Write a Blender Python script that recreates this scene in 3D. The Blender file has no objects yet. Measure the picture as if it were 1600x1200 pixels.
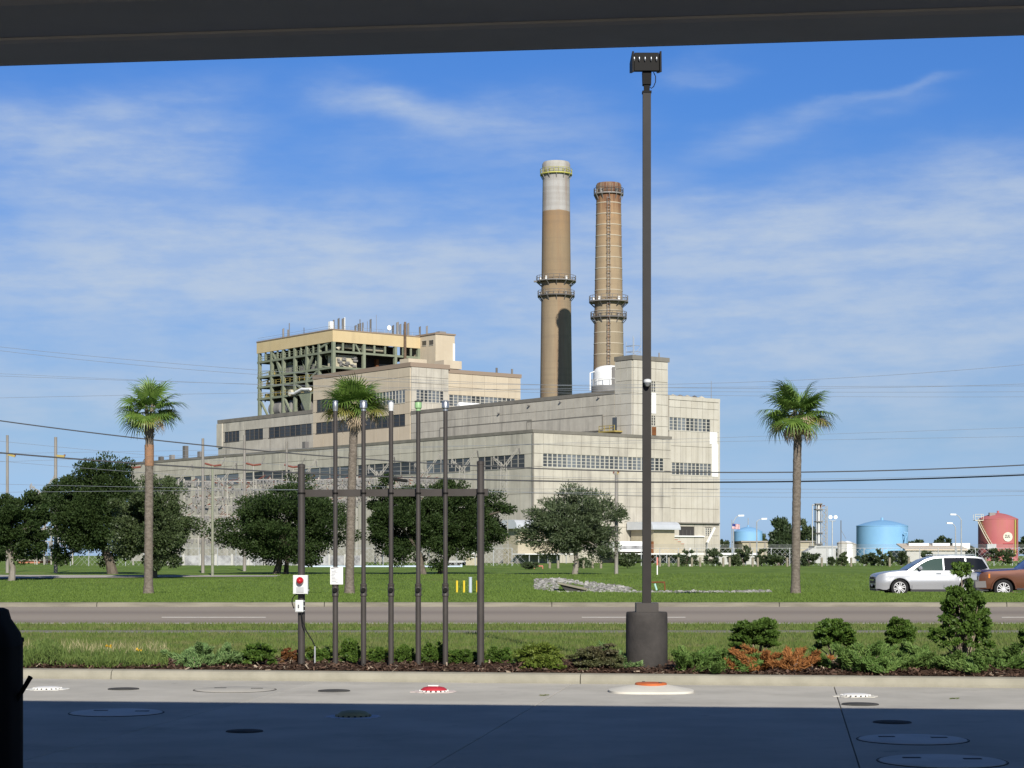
import bpy, bmesh, math, random
import numpy as np
from mathutils import Vector, Matrix
S = bpy.context.scene
COL = S.collection
R = math.radians
# ------------------------------------------------------------------ camera
F = 3000.0; CX = 800.0; HY = 868.0; EYE = 1.6        # focal length in photo pixels, horizon row, eye height
cam = bpy.data.cameras.new('camera'); co = bpy.data.objects.new('camera', cam); COL.objects.link(co)
co.location = (0, 0, EYE); co.rotation_euler = (R(90), 0, 0)
cam.sensor_width = 36; cam.lens = 36 * F / 1600; cam.shift_y = (HY - 600) / 1600
cam.clip_start = 0.1; cam.clip_end = 12000
S.camera = co
# ------------------------------------------------------------------ light
SUN_EL, SUN_AZ = 28.5, 10.0                          # elevation; degrees to the right of straight behind the camera
sl = bpy.data.lights.new('sun', 'SUN'); sl.energy = 4.2; sl.angle = R(0.53); sl.color = (1, 0.95, 0.86)
so = bpy.data.objects.new('sun', sl); COL.objects.link(so)
sd = Vector((math.sin(R(SUN_AZ)) * math.cos(R(SUN_EL)), -math.cos(R(SUN_AZ)) * math.cos(R(SUN_EL)), math.sin(R(SUN_EL))))
so.rotation_euler = sd.to_track_quat('Z', 'Y').to_euler(); so.location = (30, -60, 60)
S.view_settings.view_transform = 'Standard'; S.view_settings.look = 'None'
S.view_settings.exposure = 0.55; S.view_settings.gamma = 1; S.view_settings.use_curve_mapping = False
S.render.engine = 'CYCLES'
S.cycles.max_bounces = 6; S.cycles.transparent_max_bounces = 12
S.cycles.use_denoising = True

class NT:
    """tiny helper to write node trees"""
    def __init__(s, nt): s.nt = nt; s.N = nt.nodes; s.L = nt.links
    def n(s, t, **kw):
        x = s.N.new(t)
        for k, v in kw.items(): setattr(x, k, v)
        return x
    def link(s, a, b): s.L.new(a, b)
    def put(s, sock, v):
        if isinstance(v, bpy.types.NodeSocket): s.L.new(v, sock)
        else: sock.default_value = v
    def m(s, op, a, b=0.0, c=None, clamp=False):
        x = s.n('ShaderNodeMath', operation=op, use_clamp=clamp); s.put(x.inputs[0], a); s.put(x.inputs[1], b)
        if c is not None: s.put(x.inputs[2], c)
        return x.outputs[0]
    def mix(s, f, a, b, mode='MIX'):
        x = s.n('ShaderNodeMix', data_type='RGBA', blend_type=mode); s.put(x.inputs[0], f)
        for i, v in ((6, a), (7, b)):
            if not isinstance(v, bpy.types.NodeSocket): v = (*v[:3], 1)
            s.put(x.inputs[i], v)
        return x.outputs[2]
    def noise(s, vec, scale, detail=4, rough=0.55, out=0):
        x = s.n('ShaderNodeTexNoise'); s.put(x.inputs['Vector'], vec); x.inputs['Scale'].default_value = scale
        x.inputs['Detail'].default_value = detail; x.inputs['Roughness'].default_value = rough
        return x.outputs[out]
    def ramp(s, v, a, b, interp='EASE'):
        x = s.n('ShaderNodeMapRange', interpolation_type='SMOOTHSTEP' if interp == 'EASE' else 'LINEAR'); s.put(x.inputs[0], v)
        x.inputs[1].default_value = a; x.inputs[2].default_value = b
        return x.outputs[0]
    def vmul(s, v, k):
        x = s.n('ShaderNodeVectorMath', operation='MULTIPLY'); s.put(x.inputs[0], v); x.inputs[1].default_value = k
        return x.outputs[0]

# ------------------------------------------------------------------ sky: Nishita plus thin cloud
W = bpy.data.worlds.new('World'); S.world = W; W.use_nodes = True
t = NT(W.node_tree); t.N.clear()
sky = t.n('ShaderNodeTexSky', sky_type='NISHITA', sun_disc=False)
sky.sun_elevation = R(SUN_EL); sky.sun_rotation = R(180 - SUN_AZ)
sky.altitude = 0; sky.air_density = 1.0; sky.dust_density = 0.3; sky.ozone_density = 3.0
geo = t.n('ShaderNodeTexCoord'); sep = t.n('ShaderNodeSeparateXYZ'); t.link(geo.outputs['Generated'], sep.inputs[0])
X, Y, Z = sep.outputs
az = t.m('ARCTAN2', X, Y); el = t.m('ARCSINE', Z)
wc = t.n('ShaderNodeCombineXYZ'); t.put(wc.inputs[0], t.m('MULTIPLY', az, 1.0)); t.put(wc.inputs[1], t.m('MULTIPLY', el, 2.6)); wc.inputs[2].default_value = 3.7
warp = t.n('ShaderNodeTexNoise'); t.link(wc.outputs[0], warp.inputs[0]); warp.inputs['Scale'].default_value = 9; warp.inputs['Detail'].default_value = 5
wsep = t.n('ShaderNodeSeparateColor'); t.link(warp.outputs['Color'], wsep.inputs[0])
azw = t.m('ADD', az, t.m('MULTIPLY', t.m('SUBTRACT', wsep.outputs[0], 0.5), 0.16))
elw = t.m('ADD', el, t.m('MULTIPLY', t.m('SUBTRACT', wsep.outputs[1], 0.5), 0.055))
def blob(px, py, rx, ry, w, tilt=0.0):
    a0 = math.atan((px - CX) / F); e0 = math.atan((HY - py) / F)
    da = t.m('SUBTRACT', azw, a0); de = t.m('SUBTRACT', elw, e0)
    if tilt: de = t.m('SUBTRACT', de, t.m('MULTIPLY', da, tilt))
    q = t.m('ADD', t.m('POWER', t.m('ABSOLUTE', t.m('DIVIDE', da, rx / F)), 2.4), t.m('POWER', t.m('ABSOLUTE', t.m('DIVIDE', de, ry / F)), 2.4))
    return t.m('MULTIPLY', t.m('EXPONENT', t.m('MULTIPLY', q, -1.0)), w)
blobs = [(800, 580, 1600, 200, .30), (200, 430, 560, 55, .24), (820, 400, 700, 70, .20), (1330, 430, 420, 120, .28), (150, 265, 215, 74, .74), (60, 225, 130, 24, .25), (250, 415, 420, 52, .66), (660, 400, 230, 62, .46), (650, 168, 150, 36, .44, -.05), (575, 150, 70, 26, .26), (780, 225, 190, 70, .26),
         (1380, 372, 300, 72, .62, .06), (1560, 320, 150, 55, .38), (1130, 360, 120, 50, .40), (960, 318, 85, 48, .42), (1250, 205, 130, 26, .26, .16), (1390, 150, 70, 11, .22, .2),
         (250, 610, 420, 60, .34), (1300, 540, 420, 70, .42), (800, 500, 700, 60, .28), (1500, 640, 300, 40, .2), (240, 640, 320, 30, .2), (1080, 105, 70, 20, .16)]
acc = None
for b in blobs:
    v = blob(*b); acc = v if acc is None else t.m('ADD', acc, v)
tex = t.noise(wc.outputs[0], 26, 8, 0.6); big = t.noise(wc.outputs[0], 3.2, 6, 0.55)
wc2 = t.n('ShaderNodeCombineXYZ'); t.put(wc2.inputs[0], t.m('ADD', t.m('MULTIPLY', az, .8), t.m('MULTIPLY', el, -.5))); t.put(wc2.inputs[1], t.m('MULTIPLY', el, 4.5)); wc2.inputs[2].default_value = 8.1
streak = t.noise(wc2.outputs[0], 22, 7, 0.6)
tx = t.m('ADD', t.m('MULTIPLY', tex, .5), t.m('MULTIPLY', streak, .5))
acc = t.m('MULTIPLY', acc, t.m('ADD', t.m('MULTIPLY', t.ramp(tx, .33, .66), 0.62), 0.58))
# the rest of the sky carries the same kind of thin broken cloud
far = t.ramp(t.m('ABSOLUTE', az), .30, .5)
gen = t.m('MULTIPLY', t.m('MULTIPLY', t.ramp(t.m('ADD', t.m('MULTIPLY', big, .6), t.m('MULTIPLY', streak, .4)), .42, .68), .5), far)
gen = t.m('MULTIPLY', gen, t.m('SUBTRACT', 1.0, t.m('MULTIPLY', t.ramp(el, .25, .7), .85)))
cov = t.m('MULTIPLY', t.m('SUBTRACT', 1.0, t.m('EXPONENT', t.m('MULTIPLY', t.m('ADD', acc, gen), -1.45))), t.m('ADD', t.m('MULTIPLY', t.ramp(tx, .34, .64), .20), .80))
cov = t.m('MULTIPLY', cov, t.ramp(el, -0.01, .03))
hsv = t.n('ShaderNodeHueSaturation'); t.link(sky.outputs[0], hsv.inputs['Color']); hsv.inputs['Saturation'].default_value = 1.22; hsv.inputs['Value'].default_value = 1.0; hsv.inputs['Hue'].default_value = 0.5
# moist low air: the blue pales towards the horizon without turning yellow
low = t.mix(t.ramp(el, .0, .30), (0.52, 0.62, 0.93), (0.65, 0.84, 1.24))
low = t.mix(t.ramp(el, -.015, .075), (0.50, 0.78, 1.72), low)
low = t.mix(t.ramp(el, .30, 1.0), low, (0.34, 0.40, 0.48))
base = t.mix(1.0, hsv.outputs[0], low, 'MULTIPLY')
cl = t.mix(cov, base, (5.9, 6.95, 8.4))
bg = t.n('ShaderNodeBackground'); t.link(cl, bg.inputs[0]); bg.inputs[1].default_value = 0.06
wo = t.n('ShaderNodeOutputWorld'); t.link(bg.outputs[0], wo.inputs[0])

# ------------------------------------------------------------------ materials
M = {}
def mat(name, c1, c2=None, rough=.85, scale=3.0, metal=0.0, bump=0.0, bscale=None, coords='pos', streak=0.0, streak_c=(.12, .11, .10), rnd=0.0, spec=.3, detail=5, stretch=(1, 1, 1), coat=0.0, alpha=None, transl=0.0):
    m = bpy.data.materials.new(name); m.use_nodes = True; q = NT(m.node_tree)
    p = q.N['Principled BSDF']; out = q.N['Material Output']
    if coords == 'pos': vec = q.n('ShaderNodeNewGeometry').outputs['Position']
    else: vec = q.n('ShaderNodeTexCoord').outputs['Object']
    if stretch != (1, 1, 1): v2 = q.vmul(vec, stretch)
    else: v2 = vec
    col = (*c1, 1)
    if c2 is not None:
        f = q.ramp(q.noise(v2, scale, detail, .6), .3, .7)
        col = q.mix(f, c1, c2)
    if rnd:
        g = q.n('ShaderNodeNewGeometry').outputs['Random Per Island'] if coords == 'island' else q.n('ShaderNodeObjectInfo').outputs['Random']
        hv = q.n('ShaderNodeHueSaturation'); q.put(hv.inputs['Color'], col); q.put(hv.inputs['Value'], q.m('ADD', q.m('MULTIPLY', g, 2 * rnd), 1 - rnd)); col = hv.outputs[0]
    if name == 'concrete':
        st = q.ramp(q.noise(vec, .55, 6, .7), .52, .74); sp_ = q.ramp(q.noise(vec, 3.4, 3, .6), .66, .74)
        col = q.mix(q.m('ADD', q.m('MULTIPLY', st, .38), q.m('MULTIPLY', sp_, .30)), col, (.20, .185, .165))
    if streak:
        s1 = q.ramp(q.noise(q.vmul(vec, (1.0, 1.0, .06)), .9, 6, .65), .42, .75)
        s2 = q.ramp(q.noise(vec, .16, 3, .5), .35, .7)
        col = q.mix(q.m('MULTIPLY', q.m('MULTIPLY', s1, q.m('ADD', s2, .35)), streak), col, streak_c)
    q.put(p.inputs['Base Color'], col)
    p.inputs['Roughness'].default_value = rough; p.inputs['Metallic'].default_value = metal
    p.inputs['Specular IOR Level'].default_value = min(spec, .04) if rough >= .75 else spec
    if coat: p.inputs['Coat Weight'].default_value = coat; p.inputs['Coat Roughness'].default_value = .05
    if bump:
        b = q.n('ShaderNodeBump'); b.inputs['Strength'].default_value = bump; b.inputs['Distance'].default_value = .05
        q.put(b.inputs['Height'], q.noise(v2, bscale or scale * 4, 4, .6)); q.put(p.inputs['Normal'], b.outputs[0])
    if transl:
        tr = q.n('ShaderNodeBsdfTranslucent'); q.put(tr.inputs[0], col)
        ms = q.n('ShaderNodeMixShader'); ms.inputs[0].default_value = transl
        q.link(p.outputs[0], ms.inputs[1]); q.link(tr.outputs[0], ms.inputs[2]); q.link(ms.outputs[0], out.inputs[0])
    if alpha is not None: p.inputs['Alpha'].default_value = alpha
    M[name] = m
    return m
def leafmat(name, c1, c2, c3=None, rough=.5, transl=.3, spec=.35):
    """foliage: colour per leaf, a second tone drifting through the plant"""
    m = bpy.data.materials.new(name); m.use_nodes = True; q = NT(m.node_tree)
    p = q.N['Principled BSDF']; out = q.N['Material Output']; g = q.n('ShaderNodeNewGeometry')
    col = q.mix(g.outputs['Random Per Island'], c1, c2)
    if c3: col = q.mix(q.ramp(q.noise(g.outputs['Position'], 1.1 if rough < .9 else 3, 4, .6), .45, .62), col, c3)
    q.put(p.inputs['Base Color'], col); p.inputs['Roughness'].default_value = min(rough, .8); p.inputs['Specular IOR Level'].default_value = spec
    tr = q.n('ShaderNodeBsdfTranslucent'); q.put(tr.inputs[0], col); ms = q.n('ShaderNodeMixShader'); ms.inputs[0].default_value = transl
    q.link(p.outputs[0], ms.inputs[1]); q.link(tr.outputs[0], ms.inputs[2]); q.link(ms.outputs[0], out.inputs[0])
    M[name] = m; return m

# ------------------------------------------------------------------ mesh helpers
class MB:
    def __init__(s): s.v = []; s.f = []; s.sm = []
    def add(s, vs, fs, smooth=False):
        o = len(s.v); s.v += [tuple(p) for p in vs]; s.f += [tuple(i + o for i in f) for f in fs]; s.sm += [smooth] * len(fs); return s
    def box(s, x0, x1, y0, y1, z0, z1):
        return s.add([(x0, y0, z0), (x1, y0, z0), (x1, y1, z0), (x0, y1, z0), (x0, y0, z1), (x1, y0, z1), (x1, y1, z1), (x0, y1, z1)],
                     [(0, 3, 2, 1), (4, 5, 6, 7), (0, 1, 5, 4), (1, 2, 6, 5), (2, 3, 7, 6), (3, 0, 4, 7)])
    def tube(s, p0, p1, r0, r1=None, n=8, cap=True):
        return s.path([p0, p1], [r0, r0 if r1 is None else r1], n, cap)
    def path(s, pts, r, n=8, cap=True):
        pts = [Vector(p) for p in pts]
        if not isinstance(r, (list, tuple)): r = [r] * len(pts)
        o = len(s.v); k = len(pts); ref = None
        for i, p in enumerate(pts):
            d = (pts[min(i + 1, k - 1)] - pts[max(i - 1, 0)]).normalized()
            if ref is None: ref = Vector((1, 0, 0)) if abs(d.x) < .8 else Vector((0, 1, 0))
            a = (ref - d * ref.dot(d)).normalized(); b = d.cross(a); ref = a
            for j in range(n):
                q = 2 * math.pi * j / n; s.v.append(tuple(p + (a * math.cos(q) + b * math.sin(q)) * r[i]))
        for i in range(k - 1):
            for j in range(n):
                a0 = o + i * n + j; a1 = o + i * n + (j + 1) % n
                s.f.append((a0, a1, a1 + n, a0 + n)); s.sm.append(True)
        if cap:
            s.f.append(tuple(o + j for j in reversed(range(n)))); s.sm.append(False)
            s.f.append(tuple(o + (k - 1) * n + j for j in range(n))); s.sm.append(False)
        return s
    def lathe(s, cx, cy, prof, n=32, cap=True):
        o = len(s.v); k = len(prof)
        for (r, z) in prof:
            for j in range(n):
                q = 2 * math.pi * j / n; s.v.append((cx + r * math.cos(q), cy + r * math.sin(q), z))
        for i in range(k - 1):
            for j in range(n):
                a0 = o + i * n + j; a1 = o + i * n + (j + 1) % n
                s.f.append((a0, a1, a1 + n, a0 + n)); s.sm.append(True)
        if cap:
            s.f.append(tuple(o + j for j in reversed(range(n)))); s.sm.append(False)
            s.f.append(tuple(o + (k - 1) * n + j for j in range(n))); s.sm.append(False)
        return s
    def bar(s, p0, p1, w, h=None, up=(0, 0, 1)):
        p0, p1 = Vector(p0), Vector(p1); d = (p1 - p0).normalized(); u = Vector(up)
        if abs(d.dot(u)) > .98: u = Vector((0, 1, 0))
        a = d.cross(u).normalized() * (w / 2); b = a.cross(d).normalized() * ((h or w) / 2)
        vs = [p + x for p in (p0, p1) for x in (-a - b, a - b, a + b, -a + b)]
        return s.add(vs, [(0, 3, 2, 1), (4, 5, 6, 7), (0, 1, 5, 4), (1, 2, 6, 5), (2, 3, 7, 6), (3, 0, 4, 7)])
    def quad(s, a, b, c, d): return s.add([a, b, c, d], [(0, 1, 2, 3)])
    def ngon(s, pts): return s.add(pts, [tuple(range(len(pts)))])
    def prism(s, pts, vec):
        """closed outline pts extruded by vec"""
        n = len(pts); vec = Vector(vec); q = [tuple(Vector(p) + vec) for p in pts]
        return s.add(list(pts) + q, [tuple(reversed(range(n))), tuple(range(n, 2 * n))] + [(i, (i + 1) % n, (i + 1) % n + n, i + n) for i in range(n)])
    def mesh(s, name, m, off=(0, 0, 0), sharp=True):
        me = bpy.data.meshes.new(name)
        ox, oy, oz = off
        me.from_pydata([(x - ox, y - oy, z - oz) for x, y, z in s.v], [], s.f)
        me.polygons.foreach_set('use_smooth', s.sm)
        if sharp and any(s.sm):
            try: me.set_sharp_from_angle(angle=R(38))
            except Exception: pass
        if m: me.materials.append(M[m])
        me.update(); return me
OFF = {}
def tag(o, label=None, cat=None, group=None, kind=None):
    if label: o['label'] = label
    if cat: o['category'] = cat
    if group: o['group'] = group
    if kind: o['kind'] = kind
    return o
def thing(name, label, cat, base, group=None, frame=None):
    """an Empty at the thing's base; base is in world space, or in the frame's space when one is given"""
    o = bpy.data.objects.new(name, None); COL.objects.link(o); o.empty_display_size = .2
    if frame: o.location = frame.world(*base); o.rotation_euler = (0, 0, frame.rot)
    else: o.location = base
    OFF[o] = tuple(base); tag(o, label, cat, group)
    return o
def obj(name, mb, m, parent=None, at=None, label=None, cat=None, group=None, kind=None, sharp=True):
    """one mesh object; its coordinates are given in the parent's space (world, or the frame), at = its own origin"""
    base = OFF.get(parent, (0, 0, 0)) if parent else (0, 0, 0)
    pos = at if at is not None else base
    me = mb.mesh(name, m, pos, sharp) if isinstance(mb, MB) else mb
    o = bpy.data.objects.new(name, me); COL.objects.link(o); o.location = tuple(Vector(pos) - Vector(base))
    OFF[o] = tuple(pos)
    if parent: o.parent = parent
    tag(o, label, cat, group, kind)
    return o
def inst(name, me, parent, pos, scale=(1, 1, 1), rot=None):
    o = bpy.data.objects.new(name, me); COL.objects.link(o)
    base = OFF.get(parent, (0, 0, 0)) if parent else (0, 0, 0)
    o.location = tuple(Vector(pos) - Vector(base)); o.scale = scale; OFF[o] = tuple(pos)
    if rot: o.rotation_euler = rot
    if parent: o.parent = parent
    return o
UB = {}
def unit_box(m):
    if m not in UB: UB[m] = MB().box(-.5, .5, -.5, .5, -.5, .5).mesh('block', m)
    return UB[m]
def pbox(name, m, parent, x0, x1, y0, y1, z0, z1):
    """a box part that shares one unit mesh"""
    return inst(name, unit_box(m), parent, ((x0 + x1) / 2, (y0 + y1) / 2, (z0 + z1) / 2), (x1 - x0, y1 - y0, z1 - z0))
def copy_tree(o, parent=None):
    c = o.copy(); COL.objects.link(c); c.parent = parent
    for ch in o.children: copy_tree(ch, c)
    return c
def npmesh(name, V, faces_n, m):
    """V: (k*n,3) vertices, consecutive n per face"""
    me = bpy.data.meshes.new(name); nv = len(V); nf = nv // faces_n
    me.vertices.add(nv); me.vertices.foreach_set('co', np.ascontiguousarray(V, dtype=np.float32).ravel())
    me.loops.add(nv); me.loops.foreach_set('vertex_index', np.arange(nv, dtype=np.int32))
    me.polygons.add(nf); me.polygons.foreach_set('loop_start', np.arange(0, nv, faces_n, dtype=np.int32))
    me.polygons.foreach_set('loop_total', np.full(nf, faces_n, dtype=np.int32))
    me.materials.append(M[m]); me.update(calc_edges=True); me.validate(); return me

# photo pixel -> place
def P(px, py, Yd): return Vector(((px - CX) / F * Yd, Yd, EYE - (py - HY) / F * Yd))
def G(px, py, z=0.0):
    d = (EYE - z) * F / (py - HY); return Vector(((px - CX) / F * d, d, z))
class Frame:
    def __init__(s, ox, oy, rot): s.ox, s.oy, s.rot = ox, oy, rot; s.c, s.s = math.cos(rot), math.sin(rot)
    def world(s, x, y, z): return (s.ox + s.c * x - s.s * y, s.oy + s.s * x + s.c * y, z)
    def depth(s, x, y): return s.oy + s.s * x + s.c * y
    def fx(s, ypl, px):
        k = (px - CX) / F; return (k * (s.oy + s.c * ypl) - s.ox + s.s * ypl) / (s.c - k * s.s)
    def fy(s, xpl, px):
        k = (px - CX) / F; return (s.ox + s.c * xpl - k * (s.oy + s.s * xpl)) / (s.s + k * s.c)
    def fz(s, x, y, py): return EYE - (py - HY) / F * s.depth(x, y)

# ------------------------------------------------------------------ palette
def grassmat(name, a, b, dry, sc=1.0):
    m = bpy.data.materials.new(name); m.use_nodes = True; q = NT(m.node_tree); p = q.N['Principled BSDF']
    pos = q.n('ShaderNodeNewGeometry').outputs['Position']
    f = q.ramp(q.noise(q.vmul(pos, (1, .35, 1)), .30 * sc, 5, .6), .35, .68)
    c = q.mix(f, a, b)
    c = q.mix(q.m('MULTIPLY', q.ramp(q.noise(q.vmul(pos, (1, .5, 1)), .11 * sc, 4, .6), .56, .72), .5), c, dry)
    fine = q.noise(q.vmul(pos, (1, .25, 1)), 9 * sc, 3, .7)
    hv = q.n('ShaderNodeHueSaturation'); q.put(hv.inputs['Color'], c); q.put(hv.inputs['Value'], q.m('ADD', q.m('MULTIPLY', fine, .6), .72)); 
    q.put(p.inputs['Base Color'], hv.outputs[0]); p.inputs['Roughness'].default_value = .9; p.inputs['Specular IOR Level'].default_value = .1
    b = q.n('ShaderNodeBump'); b.inputs['Strength'].default_value = .7; b.inputs['Distance'].default_value = .08
    q.put(b.inputs['Height'], q.noise(pos, 7 * sc, 4, .7)); q.put(p.inputs['Normal'], b.outputs[0]); M[name] = m
grassmat('lawn', (.104, .165, .030), (.152, .222, .045), (.21, .22, .075))
grassmat('lawn_near', (.115, .165, .040), (.15, .20, .055), (.19, .20, .085), 2.0)
leafmat('blade', (.115, .175, .035), (.165, .215, .055), (.20, .21, .08), rough=.7, transl=.35, spec=.15)
leafmat('blade_far', (.125, .195, .036), (.165, .235, .052), None, rough=.7, transl=.35, spec=.15)
mat('mulch', (.062, .038, .027), (.115, .075, .054), .95, 14, bump=.9, bscale=40)
mat('mulch_chip', (.092, .057, .041), None, .95, rnd=.6, coords='island'); mat('bark_pale', (.3, .24, .18), None, .95, rnd=.4, coords='island')
mat('concrete', (.40, .38, .335), (.485, .46, .405), .9, .9, bump=.12, bscale=60, rnd=.06)
mat('bronze_pole', (.019, .0165, .015), (.024, .021, .019), .55, 3, spec=.2); mat('concrete_kerb', (.255, .24, .19), (.32, .30, .24), .9, 2.5, bump=.15, bscale=50, rnd=.04)
mat('joint', (.05, .045, .04), None, .95)
mat('kerb_road', (.15, .138, .108), (.25, .23, .18), .9, 1.2, stretch=(.4, 1, 3), bump=.1)
mat('gutter', (.44, .41, .34), (.52, .48, .40), .9, 1.5)
mat('path_asphalt', (.20, .185, .155), (.26, .24, .205), .9, 2)
mat('yard_road', (.40, .375, .335), (.46, .435, .39), .9, .4)
mat('paint_white', (.72, .71, .66), (.6, .59, .54), .7, 6)
mat('soffit', (.60, .535, .45), (.66, .59, .50), .8, 1.5, rnd=.07); mat('fascia', (.45, .43, .40), None, .8)
mat('bronze', (.043, .037, .033), (.054, .047, .042), .5, 3, spec=.3); mat('bronze_dark', (.008, .0075, .007), None, .6, spec=.1)
mat('base_paint', (.042, .039, .037), (.066, .060, .056), .76, 3, bump=.15, bscale=25, streak=.0)
mat('black_plastic', (.006, .006, .006), None, .8, spec=.05); mat('black_rubber', (.018, .018, .018), None, .8)
mat('steel', (.42, .43, .43), (.34, .35, .35), .35, 4, metal=.8); mat('galv', (.45, .46, .46), (.36, .37, .38), .5, 3, metal=.4)
mat('green_cap', (.24, .40, .19), None, .4); mat('white_plastic', (.56, .57, .56), None, .45); mat('grey_box', (.62, .64, .62), (.55, .57, .55), .5, 5)
mat('red_lamp', (.42, .012, .018), None, .2, coat=.5); mat('paper', (.66, .66, .645), None, .8); mat('ink', (.12, .12, .13), None, .8); mat('ink_pale', (.28, .29, .31), None, .8)
mat('cover_dark', (.055, .055, .052), (.085, .082, .077), .8, 6); mat('cover_red', (.42, .03, .045), (.34, .03, .04), .6, 5); mat('cover_orange', (.40, .10, .028), (.50, .13, .038), .6, 6)
mat('cover_white', (.72, .71, .68), None, .6); mat('cover_yellow', (.32, .30, .16), (.26, .25, .15), .7, 5); mat('patch_pale', (.56, .535, .47), (.62, .59, .52), .85, 4)
mat('patch_pink', (.60, .51, .47), None, .85); mat('patch_blue', (.50, .54, .62), None, .85); mat('lid_grey', (.56, .55, .52), (.64, .63, .60), .85, 3)
# road: worn lanes of pale asphalt, darker in the wheel tracks
m = bpy.data.materials.new('road'); m.use_nodes = True; q = NT(m.node_tree); p = q.N['Principled BSDF']
pos = q.n('ShaderNodeNewGeometry').outputs['Position']; sp = q.n('ShaderNodeSeparateXYZ'); q.link(pos, sp.inputs[0])
n1 = q.noise(q.vmul(pos, (.08, 1, 1)), .55, 4, .6); n2 = q.noise(pos, 22, 3, .7)
def trk(y, w): return q.m('EXPONENT', q.m('MULTIPLY', q.m('POWER', q.m('DIVIDE', q.m('SUBTRACT', sp.outputs[1], y), w), 2.0), -1.0))
tr = q.m('ADD', trk(52.0, 1.5), trk(60.2, 2.2)); tr = q.m('MULTIPLY', tr, q.m('ADD', n1, .35), None, True)
c = q.mix(q.m('MULTIPLY', tr, .8), (.345, .295, .24), (.225, .188, .16))
c = q.mix(q.m('MULTIPLY', n2, .35), c, (.20, .18, .16)); q.put(p.inputs['Base Color'], c); p.inputs['Roughness'].default_value = .9; p.inputs['Specular IOR Level'].default_value = .03
M['road'] = m
# ================================================================== GROUND
rng = np.random.default_rng(7); random.seed(7)
KA = R(8.3); KE = Vector((math.cos(KA), -math.sin(KA), 0)); KN = Vector((math.sin(KA), math.cos(KA), 0))   # along the kerb, and away from the lot
K0 = Vector((0, 24.07, 0))
def kp(s, n, z=0.0): v = K0 + KE * s + KN * n; return (v.x, v.y, z)
def bed(px, n, z=None):
    """the point n metres behind the kerb's foot, seen in pixel column px"""
    k = (px - CX) / F; b = K0 + KN * n
    s = (k * b.y - b.x) / (KE.x - k * KE.y); v = b + KE * s
    return Vector((v.x, v.y, bed_z(n) if z is None else z))
def bed_z(n): return .115 + .05 * math.sin(min(max((n - .2) / 2.6, 0), 1) * math.pi)
def lerp_t(d, tab):
    for (a, za), (b, zb) in zip(tab, tab[1:]):
        if d <= b: return za + (zb - za) * max(0, (d - a)) / (b - a)
    return tab[-1][1]
FT = [(78.8, -.3), (89, -.2), (105, -.12), (124, .06), (134, .22), (165, .25), (210, .4), (300, .4), (12000, .4)]
def zf(x, d):
    z = lerp_t(d, FT)
    z += .34 * math.exp(-((x - 3.4) / 3.4) ** 2 - ((d - 113) / 6.0) ** 2) - .16 * math.exp(-((x - 3.6) / 2.0) ** 2 - ((d - 99) / 4) ** 2)
    z += .10 * math.exp(-((x - 16) / 14) ** 2 - ((d - 125) / 14) ** 2)
    return z
def field_at(px, py, lo=89.0, hi=320.0):
    """where the sight line through a pixel meets the field"""
    k = (px - CX) / F; d = lo
    while d < hi:
        if EYE - (py - HY) / F * d <= zf(k * d, d): break
        d += .25
    return Vector((k * d, d, zf(k * d, d)))
def grid(name, xs, ys, zfun, m, kind='structure'):
    mb = MB(); nx = len(xs)
    vs = [(x, y, zfun(x, y)) for y in ys for x in xs]
    fs = [(j * nx + i, j * nx + i + 1, (j + 1) * nx + i + 1, (j + 1) * nx + i) for j in range(len(ys) - 1) for i in range(nx - 1)]
    mb.add(vs, fs, True); return obj(name, mb, m, kind=kind, sharp=False)
# bed of bare earth under everything
mb = MB().box(-300, 300, -120, 78, -1.2, -.5); obj('ground', mb, 'joint', kind='structure')
# the forecourt: cast concrete slabs with open joints
lot = MB(); lot.add([kp(-70, 0, -.06), kp(70, 0, -.06), kp(70, -110, -.06), kp(-70, -110, -.06), kp(-70, 0, -.5), kp(70, 0, -.5), kp(70, -110, -.5), kp(-70, -110, -.5)],
                    [(0, 3, 2, 1), (0, 1, 5, 4), (1, 2, 6, 5), (2, 3, 7, 6), (3, 0, 4, 7)])
lot = obj('forecourt', lot, 'joint', kind='structure')
slab_me = {}
def slab(s0, s1, n0, n1):
    key = (round(s1 - s0, 2), round(n1 - n0, 2)); g = .005
    if key not in slab_me:
        w, l = key[0] / 2 - g, key[1] / 2 - g; b = .005
        mb = MB(); mb.add([(-w, -l, -.059), (w, -l, -.059), (w, l, -.059), (-w, l, -.059), (-w, -l, -b), (w, -l, -b), (w, l, -b), (-w, l, -b), (-w + b, -l + b, 0), (w - b, -l + b, 0), (w - b, l - b, 0), (-w + b, l - b, 0)],
                          [(0, 1, 5, 4), (1, 2, 6, 5), (2, 3, 7, 6), (3, 0, 4, 7), (4, 5, 9, 8), (5, 6, 10, 9), (6, 7, 11, 10), (7, 4, 8, 11), (8, 9, 10, 11)])
        slab_me[key] = mb.mesh('slab', 'concrete')
    v = K0 + KE * (s0 + s1) / 2 + KN * (n0 + n1) / 2
    inst('slab', slab_me[key], lot, (v.x, v.y, 0), rot=(0, 0, -KA))
J0 = .76                                             # first joint, then every 3.22 m
nb = [-.006, -9.66, -16.1, -22.54, -32.2]
for i in range(-6, 6):
    for a, b in zip(nb, nb[1:]): slab(J0 + 3.22 * i, J0 + 3.22 * (i + 1), b, a)
for a, b in ((-70, J0 - 3.22 * 6), (J0 + 3.22 * 6, 70)): slab(a, b, -32.2, -.006)
slab(-70, 70, -110, -32.2)
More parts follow.
